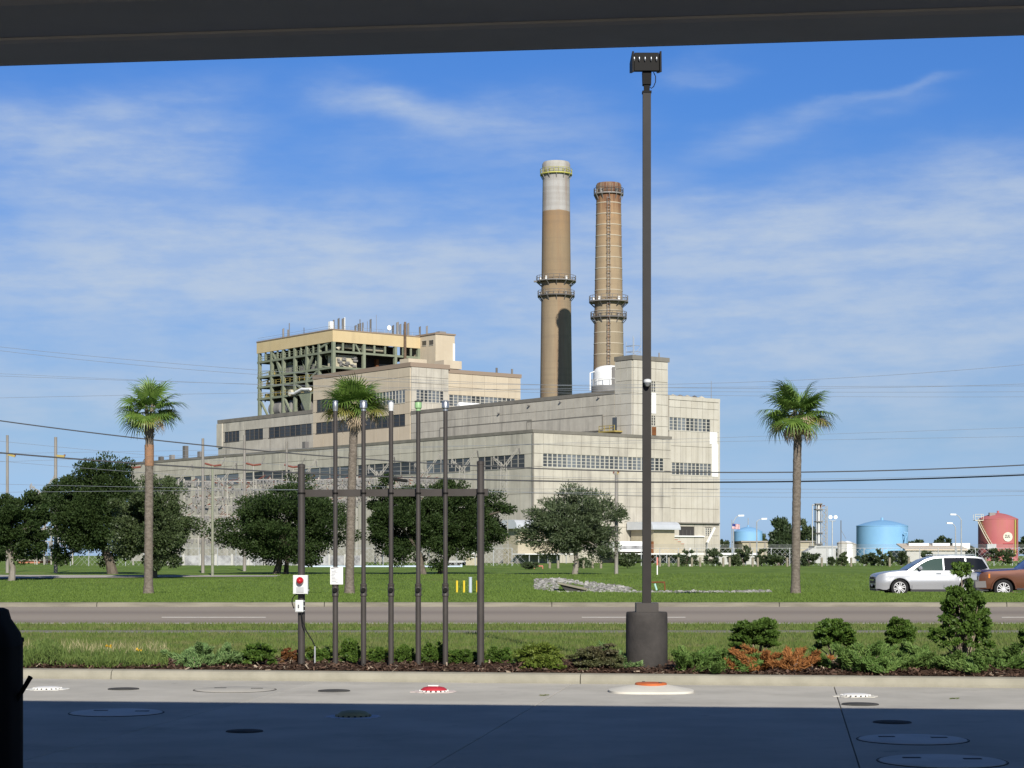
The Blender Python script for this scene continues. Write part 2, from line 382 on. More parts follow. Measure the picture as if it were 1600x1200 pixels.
# lot kerb: cast segments
kerb = obj('kerb', MB().prism([kp(-70, .002, -.4), kp(-70, .24, -.4), kp(-70, .24, .06), kp(-70, .002, -.02)], KE * 140), 'joint', kind='structure')
kprof = [(0, -.02), (0, .035), (.012, .085), (.035, .108), (.075, .12), (.23, .12), (.23, -.02)]
segs = [-66, -40, -30, -24, -18] + [J0 + 6.1 * (i - 2) + .1 for i in range(6)] + [40, 66]
for a, b in zip(segs, segs[1:]):
    L = b - a - .012; mb = MB(); n = len(kprof)
    mb.add([(x, y, z) for x in (-L / 2, L / 2) for y, z in kprof], [tuple(range(n)), tuple(reversed(range(n, 2 * n)))] + [(i, i + n, (i + 1) % n + n, (i + 1) % n) for i in range(n)])
    v = K0 + KE * (a + b) / 2; inst('kerb_segment', mb.mesh('kerb_segment', 'concrete_kerb'), kerb, (v.x, v.y, 0), rot=(0, 0, -KA))
# planting bed and verge
def bz(s, n): return bed_z(n) + .018 * math.sin(s * 5.1 + n * 3) + .014 * math.sin(s * 11.3 - n * 7) if .24 < n < 3.0 else bed_z(n)
ss = np.arange(-16, 16.01, .16); ns = [.231, .4, .55, .7, .85, 1.0, 1.15, 1.3, 1.5, 1.7, 1.9, 2.1, 2.4, 2.7, 3.0]
mb = MB(); nx = len(ss); mb.add([kp(s, n, bz(s, n) if n > .3 else .112) for n in ns for s in ss], [(j * nx + i, j * nx + i + 1, (j + 1) * nx + i + 1, (j + 1) * nx + i) for j in range(len(ns) - 1) for i in range(nx - 1)], True)
obj('planting_bed', mb, 'mulch', kind='structure', sharp=False)
def vz(d): return lerp_t(d, [(24, .125), (28, .115), (33, .05), (41, -.05), (49.4, -.13), (60, -.13)])
def verge(name, s_lo, y1, m):
    mb = MB(); xs = np.arange(-60, 60.1, 1.0); ys = np.linspace(0, 1, 15)
    vs = []
    for tt in ys:
        for x in xs:
            s = x / KE.x; y0 = (K0 + KE * s + KN * s_lo).y; y = y0 + (y1 - y0) * tt; vs.append((x, y, vz(y) if tt > 0 else .113))
    nx = len(xs); mb.add(vs, [(j * nx + i, j * nx + i + 1, (j + 1) * nx + i + 1, (j + 1) * nx + i) for j in range(len(ys) - 1) for i in range(nx - 1)], True)
    return obj(name, mb, m, kind='structure', sharp=False)
verge('verge', 2.75, 41.0, 'lawn_near')
mb = MB().prism([(-150, 41.0, -.3), (-150, 42.6, -.3), (-150, 42.6, -.062), (-150, 41.0, -.045)], (300, 0, 0)); obj('footpath', mb, 'path_asphalt', kind='structure')
grid('roadside_strip', np.arange(-150, 151, 10.0), [42.6, 44, 46, 48.2], lambda x, y: vz(y), 'lawn_near')
mb = MB().prism([(-150, 48.2, -.5), (-150, 49.3, -.5), (-150, 49.3, -.19), (-150, 49.25, -.125), (-150, 48.2, -.12)], (300, 0, 0)); obj('gutter', mb, 'gutter', kind='structure')
mb = MB().prism([(-400, 49.3, -.5), (-400, 67.5, -.5), (-400, 67.5, -.2), (-400, 58, -.185), (-400, 49.3, -.2)], (800, 0, 0)); road = obj('road', mb, 'road', kind='structure')
lm = MB().box(-1.5, 1.5, -.07, .07, -.001, .004).mesh('lane_marking', 'paint_white')
zl = lambda y: -.2 + .015 * min((y - 49.3) / 8.7, (67.5 - y) / 9.5)
for i in range(-4, 6): inst('lane_marking', lm, road, (-8.63 + 12.15 * i, 55.6, zl(55.6) + .002))
# far kerb of the road, median, hidden carriageway, field
fk = obj('roadside_kerb', MB().prism([(-400, 67.52, -.5), (-400, 67.7, -.5), (-400, 67.7, -.1), (-400, 67.52, -.1)], (800, 0, 0)), 'joint', kind='structure')
L = 8.0; pr = [(0, -.21), (.02, -.09), (.06, -.055), (.22, -.045), (.22, -.21)]; n = len(pr)
mb = MB(); mb.add([(x, y, z) for x in (-L / 2 + .015, L / 2 - .015) for y, z in pr], [tuple(range(n)), tuple(reversed(range(n, 2 * n)))] + [(i, i + n, (i + 1) % n + n, (i + 1) % n) for i in range(n)])
km = mb.mesh('kerb_segment', 'kerb_road')
for i in range(-10, 11): inst('kerb_segment', km, fk, (i * L - 2.6, 67.5, 0))
mz = lambda x, y: lerp_t(y, [(67.7, -.05), (71, .0), (75.5, .1), (77, .07), (78.8, -.3)]) + .012 * math.sin(x * .7) * (1 if 69 < y < 78 else 0)
grid('median', np.arange(-300, 301, 3.0), [67.7, 69, 71, 73, 75, 75.6, 76.2, 77, 78, 78.8], mz, 'lawn')
obj('far_carriageway', MB().box(-300, 300, 78.6, 89.4, -.6, -.2), 'road', kind='structure')
xs = np.concatenate([[-6000, -2000, -700, -300, -150, -100], np.arange(-70, 70.1, 1.6), [100, 150, 300, 700, 2000, 6000]])
ys = np.concatenate([np.arange(89, 135, 1.5), np.arange(136, 240, 6), [260, 300, 360, 500, 1000, 2500, 9000]])
grid('field', xs, ys, zf, 'lawn')
# service road across the left of the field
mb = MB(); xs = np.arange(-120, -15.9, 2.0); rows = [0, .33, .66, 1.0]
def sy(x, tt):
    f = max(0, min(1, (x + 38) / 20)); return (124 + 6 * f) * (1 - tt) + (134 - 1 * f) * tt
vs = [(x, sy(x, tt), zf(x, sy(x, tt)) + .03) for tt in rows for x in xs]; nx = len(xs)
mb.add(vs, [(j * nx + i, j * nx + i + 1, (j + 1) * nx + i + 1, (j + 1) * nx + i) for j in range(3) for i in range(nx - 1)], True)
obj('service_road', mb, 'yard_road', kind='structure', sharp=False)
# grass blades
def blades(name, pts, h, w, m, lean=.45):
    pts = np.asarray(pts, dtype=np.float64); n = len(pts); a = rng.uniform(0, 2 * np.pi, n)
    hh = h * rng.uniform(.5, 1.3, n); ww = w * rng.uniform(.7, 1.3, n)
    dx, dy = np.cos(a) * ww, np.sin(a) * ww; l = rng.normal(0, lean, (n, 2)) * hh[:, None]
    V = np.empty((n, 3, 3)); V[:, 0] = pts + np.stack([-dx, -dy, -.01 * np.ones(n)], 1); V[:, 1] = pts + np.stack([dx, dy, -.01 * np.ones(n)], 1)
    V[:, 2] = pts + np.stack([l[:, 0], l[:, 1], hh], 1)
    o = bpy.data.objects.new(name, npmesh(name, V.reshape(-1, 3), 3, m)); COL.objects.link(o); return tag(o, kind='stuff')
n = 150000; d = 26.6 + 14.4 * rng.random(n) ** 1.35; x = (rng.random(n) - .5) * 2 * (.30 * d + .5)
lo = 24.07 - .146 * x + 2.7; ok = d > lo; d, x = d[ok], x[ok]; patch = np.sin(x * 2.1 + np.sin(d * 1.3) * 2) + np.sin(d * 2.9 + x * .7); ok = rng.random(len(d)) < .72 + .14 * patch; d, x = d[ok], x[ok]
tag(blades('verge_grass', np.stack([x, d, [vz(v) for v in d]], 1), .062, .0075, 'blade'), 'short mown grass of the verge behind the planting bed', 'grass')
n = 26000; d = 42.65 + 5.5 * rng.random(n); x = (rng.random(n) - .5) * 2 * .29 * d
tag(blades('roadside_grass', np.stack([x, d, [vz(v) for v in d]], 1), .07, .011, 'blade'), 'narrow strip of grass between footpath and road gutter', 'grass')
n = 60000; d = 67.75 + 9 * rng.random(n); x = (rng.random(n) - .5) * 2 * .29 * d
tag(blades('median_grass', np.stack([x, d, [mz(a, b) for a, b in zip(x, d)]], 1), .06, .016, 'blade_far'), 'green grass of the median along the far kerb', 'grass')
n = 70000; d = 89 + 50 * rng.random(n) ** 1.5; x = (rng.random(n) - .5) * 2 * .29 * d
ok = ~((x < -17) & (d > 123.5)); d, x = d[ok], x[ok]
tag(blades('field_grass', np.stack([x, d, [zf(a, b) for a, b in zip(x, d)]], 1), .085, .022, 'blade_far'), 'wide green field of grass below the power station', 'grass')
# bark chips on the bed
n = 15000; s = rng.uniform(-9, 9, n); nn = .25 + 2.3 * rng.random(n) ** 1.6
pts = np.array([kp(a, b, bz(a, b) + .004) for a, b in zip(s, nn)]); a = rng.uniform(0, 6.28, n); l = rng.uniform(.012, .04, n); w = rng.uniform(.004, .012, n)
ux = np.stack([np.cos(a) * l, np.sin(a) * l, rng.normal(0, .3, n) * l], 1); uy = np.stack([-np.sin(a) * w, np.cos(a) * w, rng.normal(0, .5, n) * w], 1)
zz = np.zeros((n, 3)); zz[:, 2] = np.abs(ux[:, 2]) + rng.uniform(0, .015, n)
Vv = np.stack([pts - ux - uy + zz, pts + ux - uy + zz, pts + ux + uy + zz, pts - ux + uy + zz], 1); k = int(n * .92)
o = bpy.data.objects.new('mulch_chips', npmesh('mulch_chips', Vv[:k].reshape(-1, 3), 4, 'mulch_chip')); COL.objects.link(o); tag(o, 'loose brown bark chips over the planting bed', 'mulch', kind='stuff')
o = bpy.data.objects.new('pale_chips', npmesh('pale_chips', Vv[k:].reshape(-1, 3), 4, 'bark_pale')); COL.objects.link(o); tag(o, 'paler dry chips and bits scattered over the planting bed', 'mulch', kind='stuff')

# ================================================================== CANOPY
CA = R(6.5); CF = Frame(0, 10.5, -CA)               # local x along the front edge, y away from the camera
ZB = 4.36
can = thing('canopy', 'dark forecourt canopy overhead with panelled underside and deep front edge', 'canopy', (0, -9, 0), frame=CF)
obj('roof_deck', MB().box(-18, 18, -26, -.03, 4.95, 5.42), 'fascia', can)
obj('fascia', MB().prism([(-18, -.03, ZB + .0), (-18, 0, ZB + .0), (-18, 0, 5.66), (-18, -.03, 5.66)], (36, 0, 0)), 'fascia', can)
obj('edge_trim', MB().prism([(-18, -.52, ZB + .12), (-18, -.03, ZB + .12), (-18, -.03, ZB - .005), (-18, -.06, ZB - .012), (-18, -.49, ZB - .012), (-18, -.52, ZB + .0)], (36, 0, 0)), 'soffit', can)
obj('gutter_beam', MB().prism([(-18, -1.14, ZB + .20), (-18, -.525, ZB + .20), (-18, -.525, ZB + .012), (-18, -1.10, ZB + .012), (-18, -1.14, ZB + .03)], (36, 0, 0)), 'soffit', can)
sme = MB().box(-.196, .196, -6.0, 6.0, 0, .05).mesh('soffit_panel', 'soffit')
for i in range(-44, 45):
    for c in (-7.1, -19.3): inst('soffit_panel', sme, can, (i * .4, c - .045, ZB + .045))
obj('back_fascia', MB().box(-18, 18, -26.03, -26, ZB, 5.5), 'fascia', can); obj('side_fascia', MB().box(-18.03, -18, -26, 0, ZB, 5.5), 'fascia', can); obj('side_fascia', MB().box(18, 18.03, -26, 0, ZB, 5.5), 'fascia', can)
for x in (-9, 9):
    for y in (-16, -22): obj('column', MB().box(x - .2, x + .2, y - .2, y + .2, 0, ZB + .07), 'fascia', can)

# ================================================================== COVERS ON THE LOT
def disc(px, py, wpx):
    g = G(px, py); return g, wpx / F * g.y / 2
def flat_cover(name, px, py, w, m, label, ring=None, z=.008, extra=None, group='covers set in the concrete lot'):
    g, r = disc(px, py, w); t = thing(name, label, 'manhole cover', (g.x, g.y, 0), group)
    if ring: obj('collar', MB().lathe(g.x, g.y, [(r * ring[1], .0), (r * ring[1], .004), (r * ring[1] * .985, .006), (r, .006)], 40, cap=False), ring[0], t)
    obj('lid', MB().lathe(g.x, g.y, [(r * .97, .0), (r * .97, z), (r * .93, z + .004), (0.001, z + .005)], 40, cap=False), m, t)
    return t, g, r
flat_cover('manhole_cover', 193, 1077, 50, 'cover_dark', 'small dark flat cover in the sunlit concrete near the black bin')
flat_cover('manhole_cover', 522, 1080, 52, 'cover_dark', 'dark flat cover in sun between the round concrete lid and the red cover')
flat_cover('manhole_cover', 1344, 1101, 60, 'cover_dark', 'dark flat cover just in front of the white scalloped cover')
flat_cover('manhole_cover', 382, 1143, 60, 'cover_dark', 'small dark cover in the shade left of centre', z=.006)
flat_cover('manhole_cover', 1394, 1129, 62, 'cover_dark', 'small dark cover in the shade above the wide round lids', z=.006)
for px, py, w, lab in ((367, 1078, 128, 'wide pale concrete lid in full sun between two dark flat covers'), (182, 1114, 146, 'wide pale concrete lid in the shade beside the black bin'), (1426, 1156, 172, 'wide pale concrete lid in the shade with a dark cover above it'), (1472, 1190, 200, 'wide pale concrete lid at the bottom edge of the photo')):
    t, g, r = flat_cover('concrete_manhole', px, py, w, 'concrete' if py < 1100 else 'lid_grey', lab, ring=('cover_dark', 1.012), group='wide round lids set in the concrete lot')
    for a in (.35, 2.4): obj('lift_slot', MB().box(g.x + r * .55 * math.cos(a) - .07, g.x + r * .55 * math.cos(a) + .07, g.y + r * .5 * math.sin(a) - .03, g.y + r * .5 * math.sin(a) + .03, .008, .016), 'cover_dark', t)
def scallop(px, py, w, top, notch, apron, label, aw=1.5, hgt=.023, dome=1.0):
    g, r = disc(px, py, w); t = thing('fill_cover', label, 'manhole cover', (g.x, g.y, 0), 'raised fill covers with notched rims')
    # painted apron: an irregular round patch
    n = 36; rr = [r * aw * (1 + .1 * math.sin(i * 2.3) + .05 * math.sin(i * 5.1)) for i in range(n)]
    obj('apron', MB().prism([(g.x + rr[i] * math.cos(6.2832 * i / n), g.y + rr[i] * .95 * math.sin(6.2832 * i / n), .001) for i in range(n)], (0, 0, .005)), apron, t)
    obj('rim', MB().lathe(g.x, g.y, [(r, .0), (r, hgt * .55), (r * .93, hgt * .8), (r * .93, hgt * .6), (0.001, hgt * .6)], 40, cap=False), 'joint', t)
    for i in range(18):
        a = 6.2832 * (i + .5) / 18; u = Vector((math.cos(a), math.sin(a), 0)); v = Vector((-u.y, u.x, 0)); c = Vector((g.x, g.y, 0)) + u * r * .955
        mb = MB(); w2 = r * .12
        mb.add([c + v * sx * w2 * k + u * e * r * .055 + Vector((0, 0, z)) for z, k in ((.004, 1), (hgt * .95, .7)) for sx, e in ((-1, -1), (1, -1), (1, 1), (-1, 1))], [(4, 5, 6, 7), (0, 1, 5, 4), (1, 2, 6, 5), (2, 3, 7, 6), (3, 0, 4, 7)])
        obj('rim_tooth', mb, notch, t)
    obj('lid', MB().lathe(g.x, g.y, [(r * .9, hgt * .5), (r * .9, hgt * .95), (r * .86, hgt * (1 + .5 * dome)), (r * .7, hgt * (1 + 1.3 * dome)), (r * .4, hgt * (1 + 1.75 * dome)), (r * .12, hgt * (1 + 1.85 * dome)), (0.001, hgt * (1 + 1.85 * dome))], 36, cap=False), top, t)
    return t, g, r
scallop(74, 1077, 44, 'cover_white', 'cover_white', 'paint_white', 'white notched fill cover in the sun beside the squeegee handle', dome=.25)
t, g, r = scallop(678, 1081, 46, 'cover_red', 'cover_white', 'patch_pink', 'red notched fill cover with white rim on the sunlit concrete')
obj('painted_mark', MB().prism([(g.x - r * .4, g.y + r * .1, .0655), (g.x + r * .3, g.y - r * .05, .0655), (g.x + r * .35, g.y + r * .3, .0655), (g.x - r * .1, g.y + r * .45, .0655)], (0, 0, .012)), 'cover_white', t)
scallop(1337, 1088, 46, 'cover_white', 'cover_white', 'patch_pale', 'white notched fill cover on the joint line right of the lamp post', dome=.25)
scallop(552, 1120, 56, 'cover_yellow', 'cover_yellow', 'patch_blue', 'yellowish notched fill cover in the shade on a pale painted patch')
g, r = disc(1017, 1081, 50); t = thing('raised_cover', 'orange cover on a raised cone of pale concrete in front of the lamp post', 'manhole cover', (g.x, g.y, 0))
n = 40; sq = lambda a, p: (abs(math.cos(a)) ** p + abs(math.sin(a)) ** p) ** (-1 / p)
mb = MB(); R0, R1 = r * 2.65, r * 1.05
ring = lambda RR, z, pw: [(g.x + RR * sq(6.2832 * i / n, pw) * math.cos(6.2832 * i / n), g.y + .85 * RR * sq(6.2832 * i / n, pw) * math.sin(6.2832 * i / n), z) for i in range(n)]
mb.add(ring(R0, 0, 3) + ring(R0, .025, 3) + ring(R1, .085, 2), [tuple(range(2 * n, 3 * n))] + [(j * n + i, j * n + (i + 1) % n, (j + 1) * n + (i + 1) % n, (j + 1) * n + i) for j in range(2) for i in range(n)], True)
obj('concrete_cone', mb, 'patch_pale', t)
obj('lid', MB().lathe(g.x, g.y, [(r, .08), (r, .098), (r * .94, .108), (r * .5, .112), (.001, .112)], 36, cap=False), 'cover_orange', t)
for a in (2.2, 5.6): obj('bolt', MB().lathe(g.x + r * .7 * math.cos(a), g.y + r * .7 * math.sin(a), [(.018, .1), (.018, .118), (.001, .119)], 8, cap=False), 'cover_dark', t)
for px, py, lab in ((850, 1087, 'small sprig of green leaves lying on the sunlit concrete'), (1491, 1092, 'dry leaf sprig on the concrete below the long juniper')):
    g = G(px, py); mb = MB()
    for i in range(7):
        a = random.uniform(0, 6.28); c = Vector((g.x + random.uniform(-.05, .05), g.y + random.uniform(-.05, .05), .006)); u = Vector((math.cos(a), math.sin(a), .25)) * .035; v = Vector((-math.sin(a), math.cos(a), .1)) * .012
        mb.add([c - u, c + v, c + u, c - v], [(0, 1, 2, 3)])
    mb.tube((g.x - .05, g.y, .006), (g.x + .06, g.y + .02, .01), .004, n=5)
    tag(obj('leaf_sprig', mb, 'blade', at=(g.x, g.y, 0)), lab, 'leaves')

# ================================================================== BIN AND SQUEEGEE
Yb = 11.0; kx = lambda px: (px - CX) / F * Yb; kz = lambda py: EYE - (py - HY) / F * Yb
xr = kx(22); cxb = xr - .30
t = thing('waste_bin', 'black plastic waste bin with rounded sloping hood in the canopy shade', 'bin', (cxb, Yb, 0))
top = kz(955)
mb = MB(); lev = [(.28, .26, 0), (.31, .29, .04), (.31, .29, kz(1010)), ]
def rbox(mb, cx, cy, lev, nseg=24, pw=5):
    vs = []; 
    for (a, b, z) in lev:
        for i in range(nseg):
            an = 6.2832 * i / nseg; s_ = sq(an, pw); vs.append((cx + a * s_ * math.cos(an), cy + b * s_ * math.sin(an), z))
    k = len(lev); mb.add(vs, [(j * nseg + i, j * nseg + (i + 1) % nseg, (j + 1) * nseg + (i + 1) % nseg, (j + 1) * nseg + i) for j in range(k - 1) for i in range(nseg)], True)
    mb.add(vs[:nseg], [tuple(reversed(range(nseg)))]); mb.add(vs[-nseg:], [tuple(range(nseg))]); return mb
obj('body', rbox(MB(), cxb, Yb, lev), 'black_plastic', t)
obj('hood', rbox(MB(), cxb, Yb, [(.315, .295, kz(1010)), (.30, .29, kz(990)), (.245, .24, top + .02), (.235, .23, top), (.20, .2, top + .012)][:2] + [(.25, .25, kz(968)), (.237, .235, top + .005), (.215, .215, top + .016)]), 'black_plastic', t)
obj('opening_flap', MB().box(cxb - .17, cxb + .17, Yb - .30, Yb - .285, kz(1000), kz(985)), 'black_rubber', t)
t = thing('squeegee_station', 'dark squeegee bucket post standing beside the black waste bin', 'squeegee station', (kx(26), Yb + .2, 0))
Yp = Yb + .2; kx2 = lambda px: (px - CX) / F * Yp; kz2 = lambda py: EYE - (py - HY) / F * Yp
obj('post', rbox(MB(), kx2(20), Yp, [(.055, .055, 0), (.055, .055, kz2(1003))], 16), 'bronze_dark', t)
obj('cap', rbox(MB(), kx2(20), Yp, [(.06, .06, kz2(1003)), (.06, .06, kz2(997)), (.05, .05, kz2(996))], 16), 'black_plastic', t)
obj('bucket', rbox(MB(), kx2(16), Yp - .12, [(.07, .08, kz2(1150)), (.075, .09, kz2(1096)), (.08, .095, kz2(1094))], 16), 'black_plastic', t)
hp = [(kx2(20), Yp - .14, kz2(1118)), (kx2(59), Yp - .18, kz2(1056))]
t2 = thing('squeegee', 'black squeegee handle leaning out of the bucket', 'squeegee', hp[0])
obj('handle', MB().tube(hp[0], hp[1], .012, .014, 10), 'black_rubber', t2); obj('grip_end', MB().tube(hp[1], Vector(hp[1]) + (Vector(hp[1]) - Vector(hp[0])).normalized() * .006, .0155, .0155, 10), 'black_plastic', t2)

# ================================================================== LAMP POST
Yl = 25.2; lx = (1010.5 - CX) / F * Yl; lz = lambda py: EYE - (py - HY) / F * Yl
t = thing('lamp_post', 'tall dark bronze lamp post on a round painted concrete base', 'lamp post', (lx, Yl, .1))
rb = 65 / 2 / F * Yl
obj('concrete_base', MB().lathe(lx, Yl, [(rb * 1.005, .05), (rb * 1.005, .3), (rb, .7), (rb * .995, lz(962)), (rb * .985, lz(958)), (rb * .955, lz(956)), (.01, lz(955.5))], 56, cap=False), 'base_paint', t)
xw = .145; obj('base_cover', MB().box(lx - xw, lx + xw, Yl - xw, Yl + xw, lz(956.5), lz(942)), 'bronze', t)
w = .056; wt = .052
mb = MB(); mb.add([(lx + sx * a, Yl + sy_ * a, z) for a, z in ((w, lz(944)), (wt, lz(146))) for sx, sy_ in ((-1, -1), (1, -1), (1, 1), (-1, 1))], [(0, 3, 2, 1), (4, 5, 6, 7), (0, 1, 5, 4), (1, 2, 6, 5), (2, 3, 7, 6), (3, 0, 4, 7)])
obj('pole', mb, 'bronze_pole', t)
obj('pole_cap', MB().box(lx - .06, lx + .06, Yl - .06, Yl + .06, lz(146), lz(143)), 'bronze_dark', t)
mb = MB(); mb.add([(lx + sx * a, Yl + sy_ * a, z) for a, z in ((.036, lz(143)), (.038, lz(134)), (.055, lz(133)), (.06, lz(112))) for sx, sy_ in ((-1, -1), (1, -1), (1, 1), (-1, 1))],
                  [(0, 3, 2, 1), (12, 13, 14, 15)] + [(j * 4 + i, j * 4 + (i + 1) % 4, j * 4 + 4 + (i + 1) % 4, j * 4 + 4 + i) for j in range(3) for i in range(4)])
obj('bracket', mb, 'bronze_dark', t)
xa, xb = lx - .185, lx + .175; z0, z1 = lz(113), lz(84)
hd = obj('lamp_head', MB().prism([(xa + .02, Yl - .10, z0), (xa + .02, Yl - .02, z0 - .0), (xa + .02, Yl + .45, z1 - .10), (xa + .02, Yl + .45, z1 - .02), (xa + .02, Yl - .06, z1)], (xb - xa - .04, 0, 0)), 'bronze_dark', t)
for x in (xa, xb): obj('side_fin', MB().prism([(x - .012, Yl - .14, z0 - .03), (x - .012, Yl + .46, z1 - .14), (x - .012, Yl + .46, z1 - .01), (x - .012, Yl - .10, z1 + .008)], (.024, 0, 0)), 'bronze_dark', t)
for px in (991, 999, 1008, 1017.5, 1026): x = (px - CX) / F * (Yl - .1); obj('lens', MB().lathe(x, Yl - .105, [(.001, lz(99)), (.009, lz(97)), (.012, lz(95)), (.009, lz(92)), (.001, lz(91))], 10, cap=False), 'steel', t)
pts = [(lx + .09, Yl, z0), (lx + .115, Yl - .02, z0 - .06), (lx + .115, Yl - .02, z0 - .13), (lx + .09, Yl - .01, z0 - .19), (lx + .06, Yl, z0 - .21), (lx + .035, Yl, z0 - .19)]
obj('cable', MB().path(pts, .006, 6), 'black_rubber', t)
zc = lz(600); t2 = thing('security_camera', 'white dome security camera bracketed to the lamp post', 'camera', (lx, Yl - .12, zc))
obj('housing', MB().lathe(lx + .002, Yl - .13, [(.048, zc + .005), (.054, zc + .018), (.05, zc + .04), (.03, zc + .052), (.001, zc + .056)], 20, cap=False), 'white_plastic', t2)
obj('dome', MB().lathe(lx + .002, Yl - .13, [(.001, zc - .05), (.022, zc - .043), (.036, zc - .02), (.038, zc + .005)], 20, cap=False), 'steel', t2)
obj('bracket', MB().box(lx - .025, lx + .025, Yl - .13, Yl - .052, zc + .015, zc + .04), 'white_plastic', t2)

# ================================================================== VENT PIPES
post = {}
def bp(px, n=.95): return bed(px, n)
t = thing('vent_rack', 'dark brown rack of two posts and one crossbar holding five vent pipes', 'pipe rack', bp(610))
a, b = bp(471, .99), bp(751, .99); dv = (b - a).normalized()
def vz_(p, py): return EYE - (py - HY) / F * p.y
for pnt, tp in ((a, 726), (b, 721)):
    po = obj('post', MB().lathe(pnt.x, pnt.y, [(.047, pnt.z - .05), (.047, vz_(pnt, tp + 3))], 20), 'bronze', t, at=tuple(pnt))
    obj('post_cap', MB().lathe(pnt.x, pnt.y, [(.051, vz_(pnt, tp + 5)), (.051, vz_(pnt, tp)), (.03, vz_(pnt, tp - 1.2))], 20), 'bronze', po)
    obj('clamp', MB().lathe(pnt.x, pnt.y, [(.054, vz_(pnt, 772)), (.054, vz_(pnt, 769.5))], 20), 'bronze_dark', po)
za = (vz_(a, 765.5) + vz_(a, 775.5)) / 2; n_ = Vector((-dv.y, dv.x, 0))
mb = MB().bar(a + n_ * .07 + dv * .01 + Vector((0, 0, za - a.z)), b + n_ * .07 + dv * .09 + Vector((0, 0, za - b.z)), .05, .095); obj('crossbar', mb, 'bronze', t)
caps = {524: ('steel', 'slim', 'paper sign fixed low down'), 568: ('steel', 'wide', 'wide bright steel cap, second in the row'), 611: ('white_plastic', 'slim', 'small white cap in the middle of the row'), 653.5: ('green_cap', 'wide', 'pale green cap'), 696: ('steel', 'wide', 'wide steel cap nearest the right post')}
for px, (cm, kind, txt) in caps.items():
    p0 = bp(px, .92); zz = lambda py: vz_(p0, py)
    t2 = thing('vent_pipe', 'thin dark vent pipe with ' + txt, 'vent pipe', p0, 'vent pipes standing in the rack')
    obj('lower_pipe', MB().lathe(p0.x, p0.y, [(.036, p0.z - .05), (.036, zz(930))], 16), 'bronze', t2)
    v = obj('valve_body', MB().lathe(p0.x, p0.y, [(.037, zz(932)), (.044, zz(931)), (.044, zz(928)), (.040, zz(927)), (.046, zz(921)), (.040, zz(916.5)), (.043, zz(916)), (.043, zz(912.5)), (.032, zz(911.5))], 18), 'bronze', t2)
    obj('valve_cap', MB().tube((p0.x, p0.y - .03, zz(922)), (p0.x, p0.y - .072, zz(922)), .032, .027, 12), 'bronze_dark', v)
    obj('upper_pipe', MB().lathe(p0.x, p0.y, [(.0295, zz(913)), (.0285, zz(641))], 16), 'bronze', t2)
    obj('pipe_clamp', MB().lathe(p0.x, p0.y, [(.037, zz(772)), (.037, zz(769.5))], 16), 'bronze_dark', t2)
    r = .047 if kind == 'wide' else .034
    h = obj('vent_cap', MB().lathe(p0.x, p0.y, [(.031, zz(642)), (.031, zz(639)), (r, zz(637.5)), (r, zz(630)), (r * .85, zz(628)), (r * .8, zz(628.5))], 20), cm, t2)
    obj('weather_lid', MB().lathe(p0.x, p0.y, [(r * 1.05, zz(628.2)), (r * 1.05, zz(626.6)), (r * .5, zz(625.6))], 20), 'steel' if cm != 'green_cap' else 'cover_dark', h)
p0 = bp(525.5, .92); zz = lambda py: vz_(p0, py); y = p0.y - .05; fx_ = lambda px: (px - CX) / F * y
t2 = thing('paper_sign', 'white notice sheet with faint print strapped to the first vent pipe', 'sign', (p0.x, y, zz(913)))
obj('sheet', MB().box(fx_(516), fx_(536), y - .004, y, zz(913), zz(886)), 'paper', t2)
obj('title', MB().add([(fx_(517.5), y - .0055, zz(888.8)), (fx_(523), y - .0055, zz(887.9)), (fx_(528.3), y - .0055, zz(887.6)), (fx_(529.3), y - .0055, zz(886.6)), (fx_(523), y - .0055, zz(886.6)), (fx_(517.5), y - .0055, zz(887.4))], [(0, 1, 2, 5), (5, 2, 3, 4)]), 'ink', t2)
mb = MB()
for i, (x0, x1) in enumerate(((521, 526.5), (518, 525), (518, 528), (518, 524), (517.5, 522), (518, 524), (518, 524.5), (518.3, 528), (518.3, 526), (524, 528.3))):
    zc = zz(890.6 + i * 2.2); mb.box(fx_(x0), fx_(x1), y - .0055, y - .005, zc - .0042, zc + .0042)
for py in (889.8, 894.5, 901.5, 908): mb.box(fx_(532.2), fx_(533.6), y - .0055, y - .005, zz(py + .5), zz(py - .5))
obj('small_print', mb, 'ink_pale', t2)
obj('strap', MB().lathe(p0.x, p0.y, [(.039, zz(890)), (.039, zz(889))], 12), 'steel', t2)
# alarm box, switch box
p0 = a; y = p0.y - .055; fx_ = lambda px: (px - CX) / F * y; zz = lambda py: EYE - (py - HY) / F * y
t2 = thing('alarm_box', 'light grey alarm box with a red dome lamp on the left rack post', 'alarm', (fx_(470), y, zz(928)))
obj('enclosure', MB().box(fx_(459.3), fx_(482), y - .10, y, zz(928), zz(898.5)), 'grey_box', t2); obj('door', MB().box(fx_(460), fx_(481.4), y - .112, y - .10, zz(927.3), zz(899.2)), 'white_plastic', t2)
l = obj('beacon', MB().lathe(0, 0, [(.048, 0), (.05, .03), (.042, .075), (.022, .095), (.001, .1)], 20, cap=False), 'red_lamp', t2, at=(fx_(470.5), y - .112, zz(907)))
l.rotation_euler = (R(90), 0, 0); l.data.transform(Matrix.Translation((fx_(470.5), y - .112, zz(907)))); 
obj('beacon_base', MB().tube((fx_(470.5), y - .118, zz(907)), (fx_(470.5), y - .112, zz(907)), .053, .053, 20), 'grey_box', t2)
obj('horn_grille', MB().box(fx_(464.5), fx_(476), y - .122, y - .112, zz(925), zz(917)), 'galv', t2); obj('latch', MB().box(fx_(482), fx_(484), y - .09, y - .05, zz(923.5), zz(920.5)), 'steel', t2)
t2 = thing('switch_box', 'small grey switch box below the alarm box on the left post', 'junction box', (fx_(469), y, zz(957)))
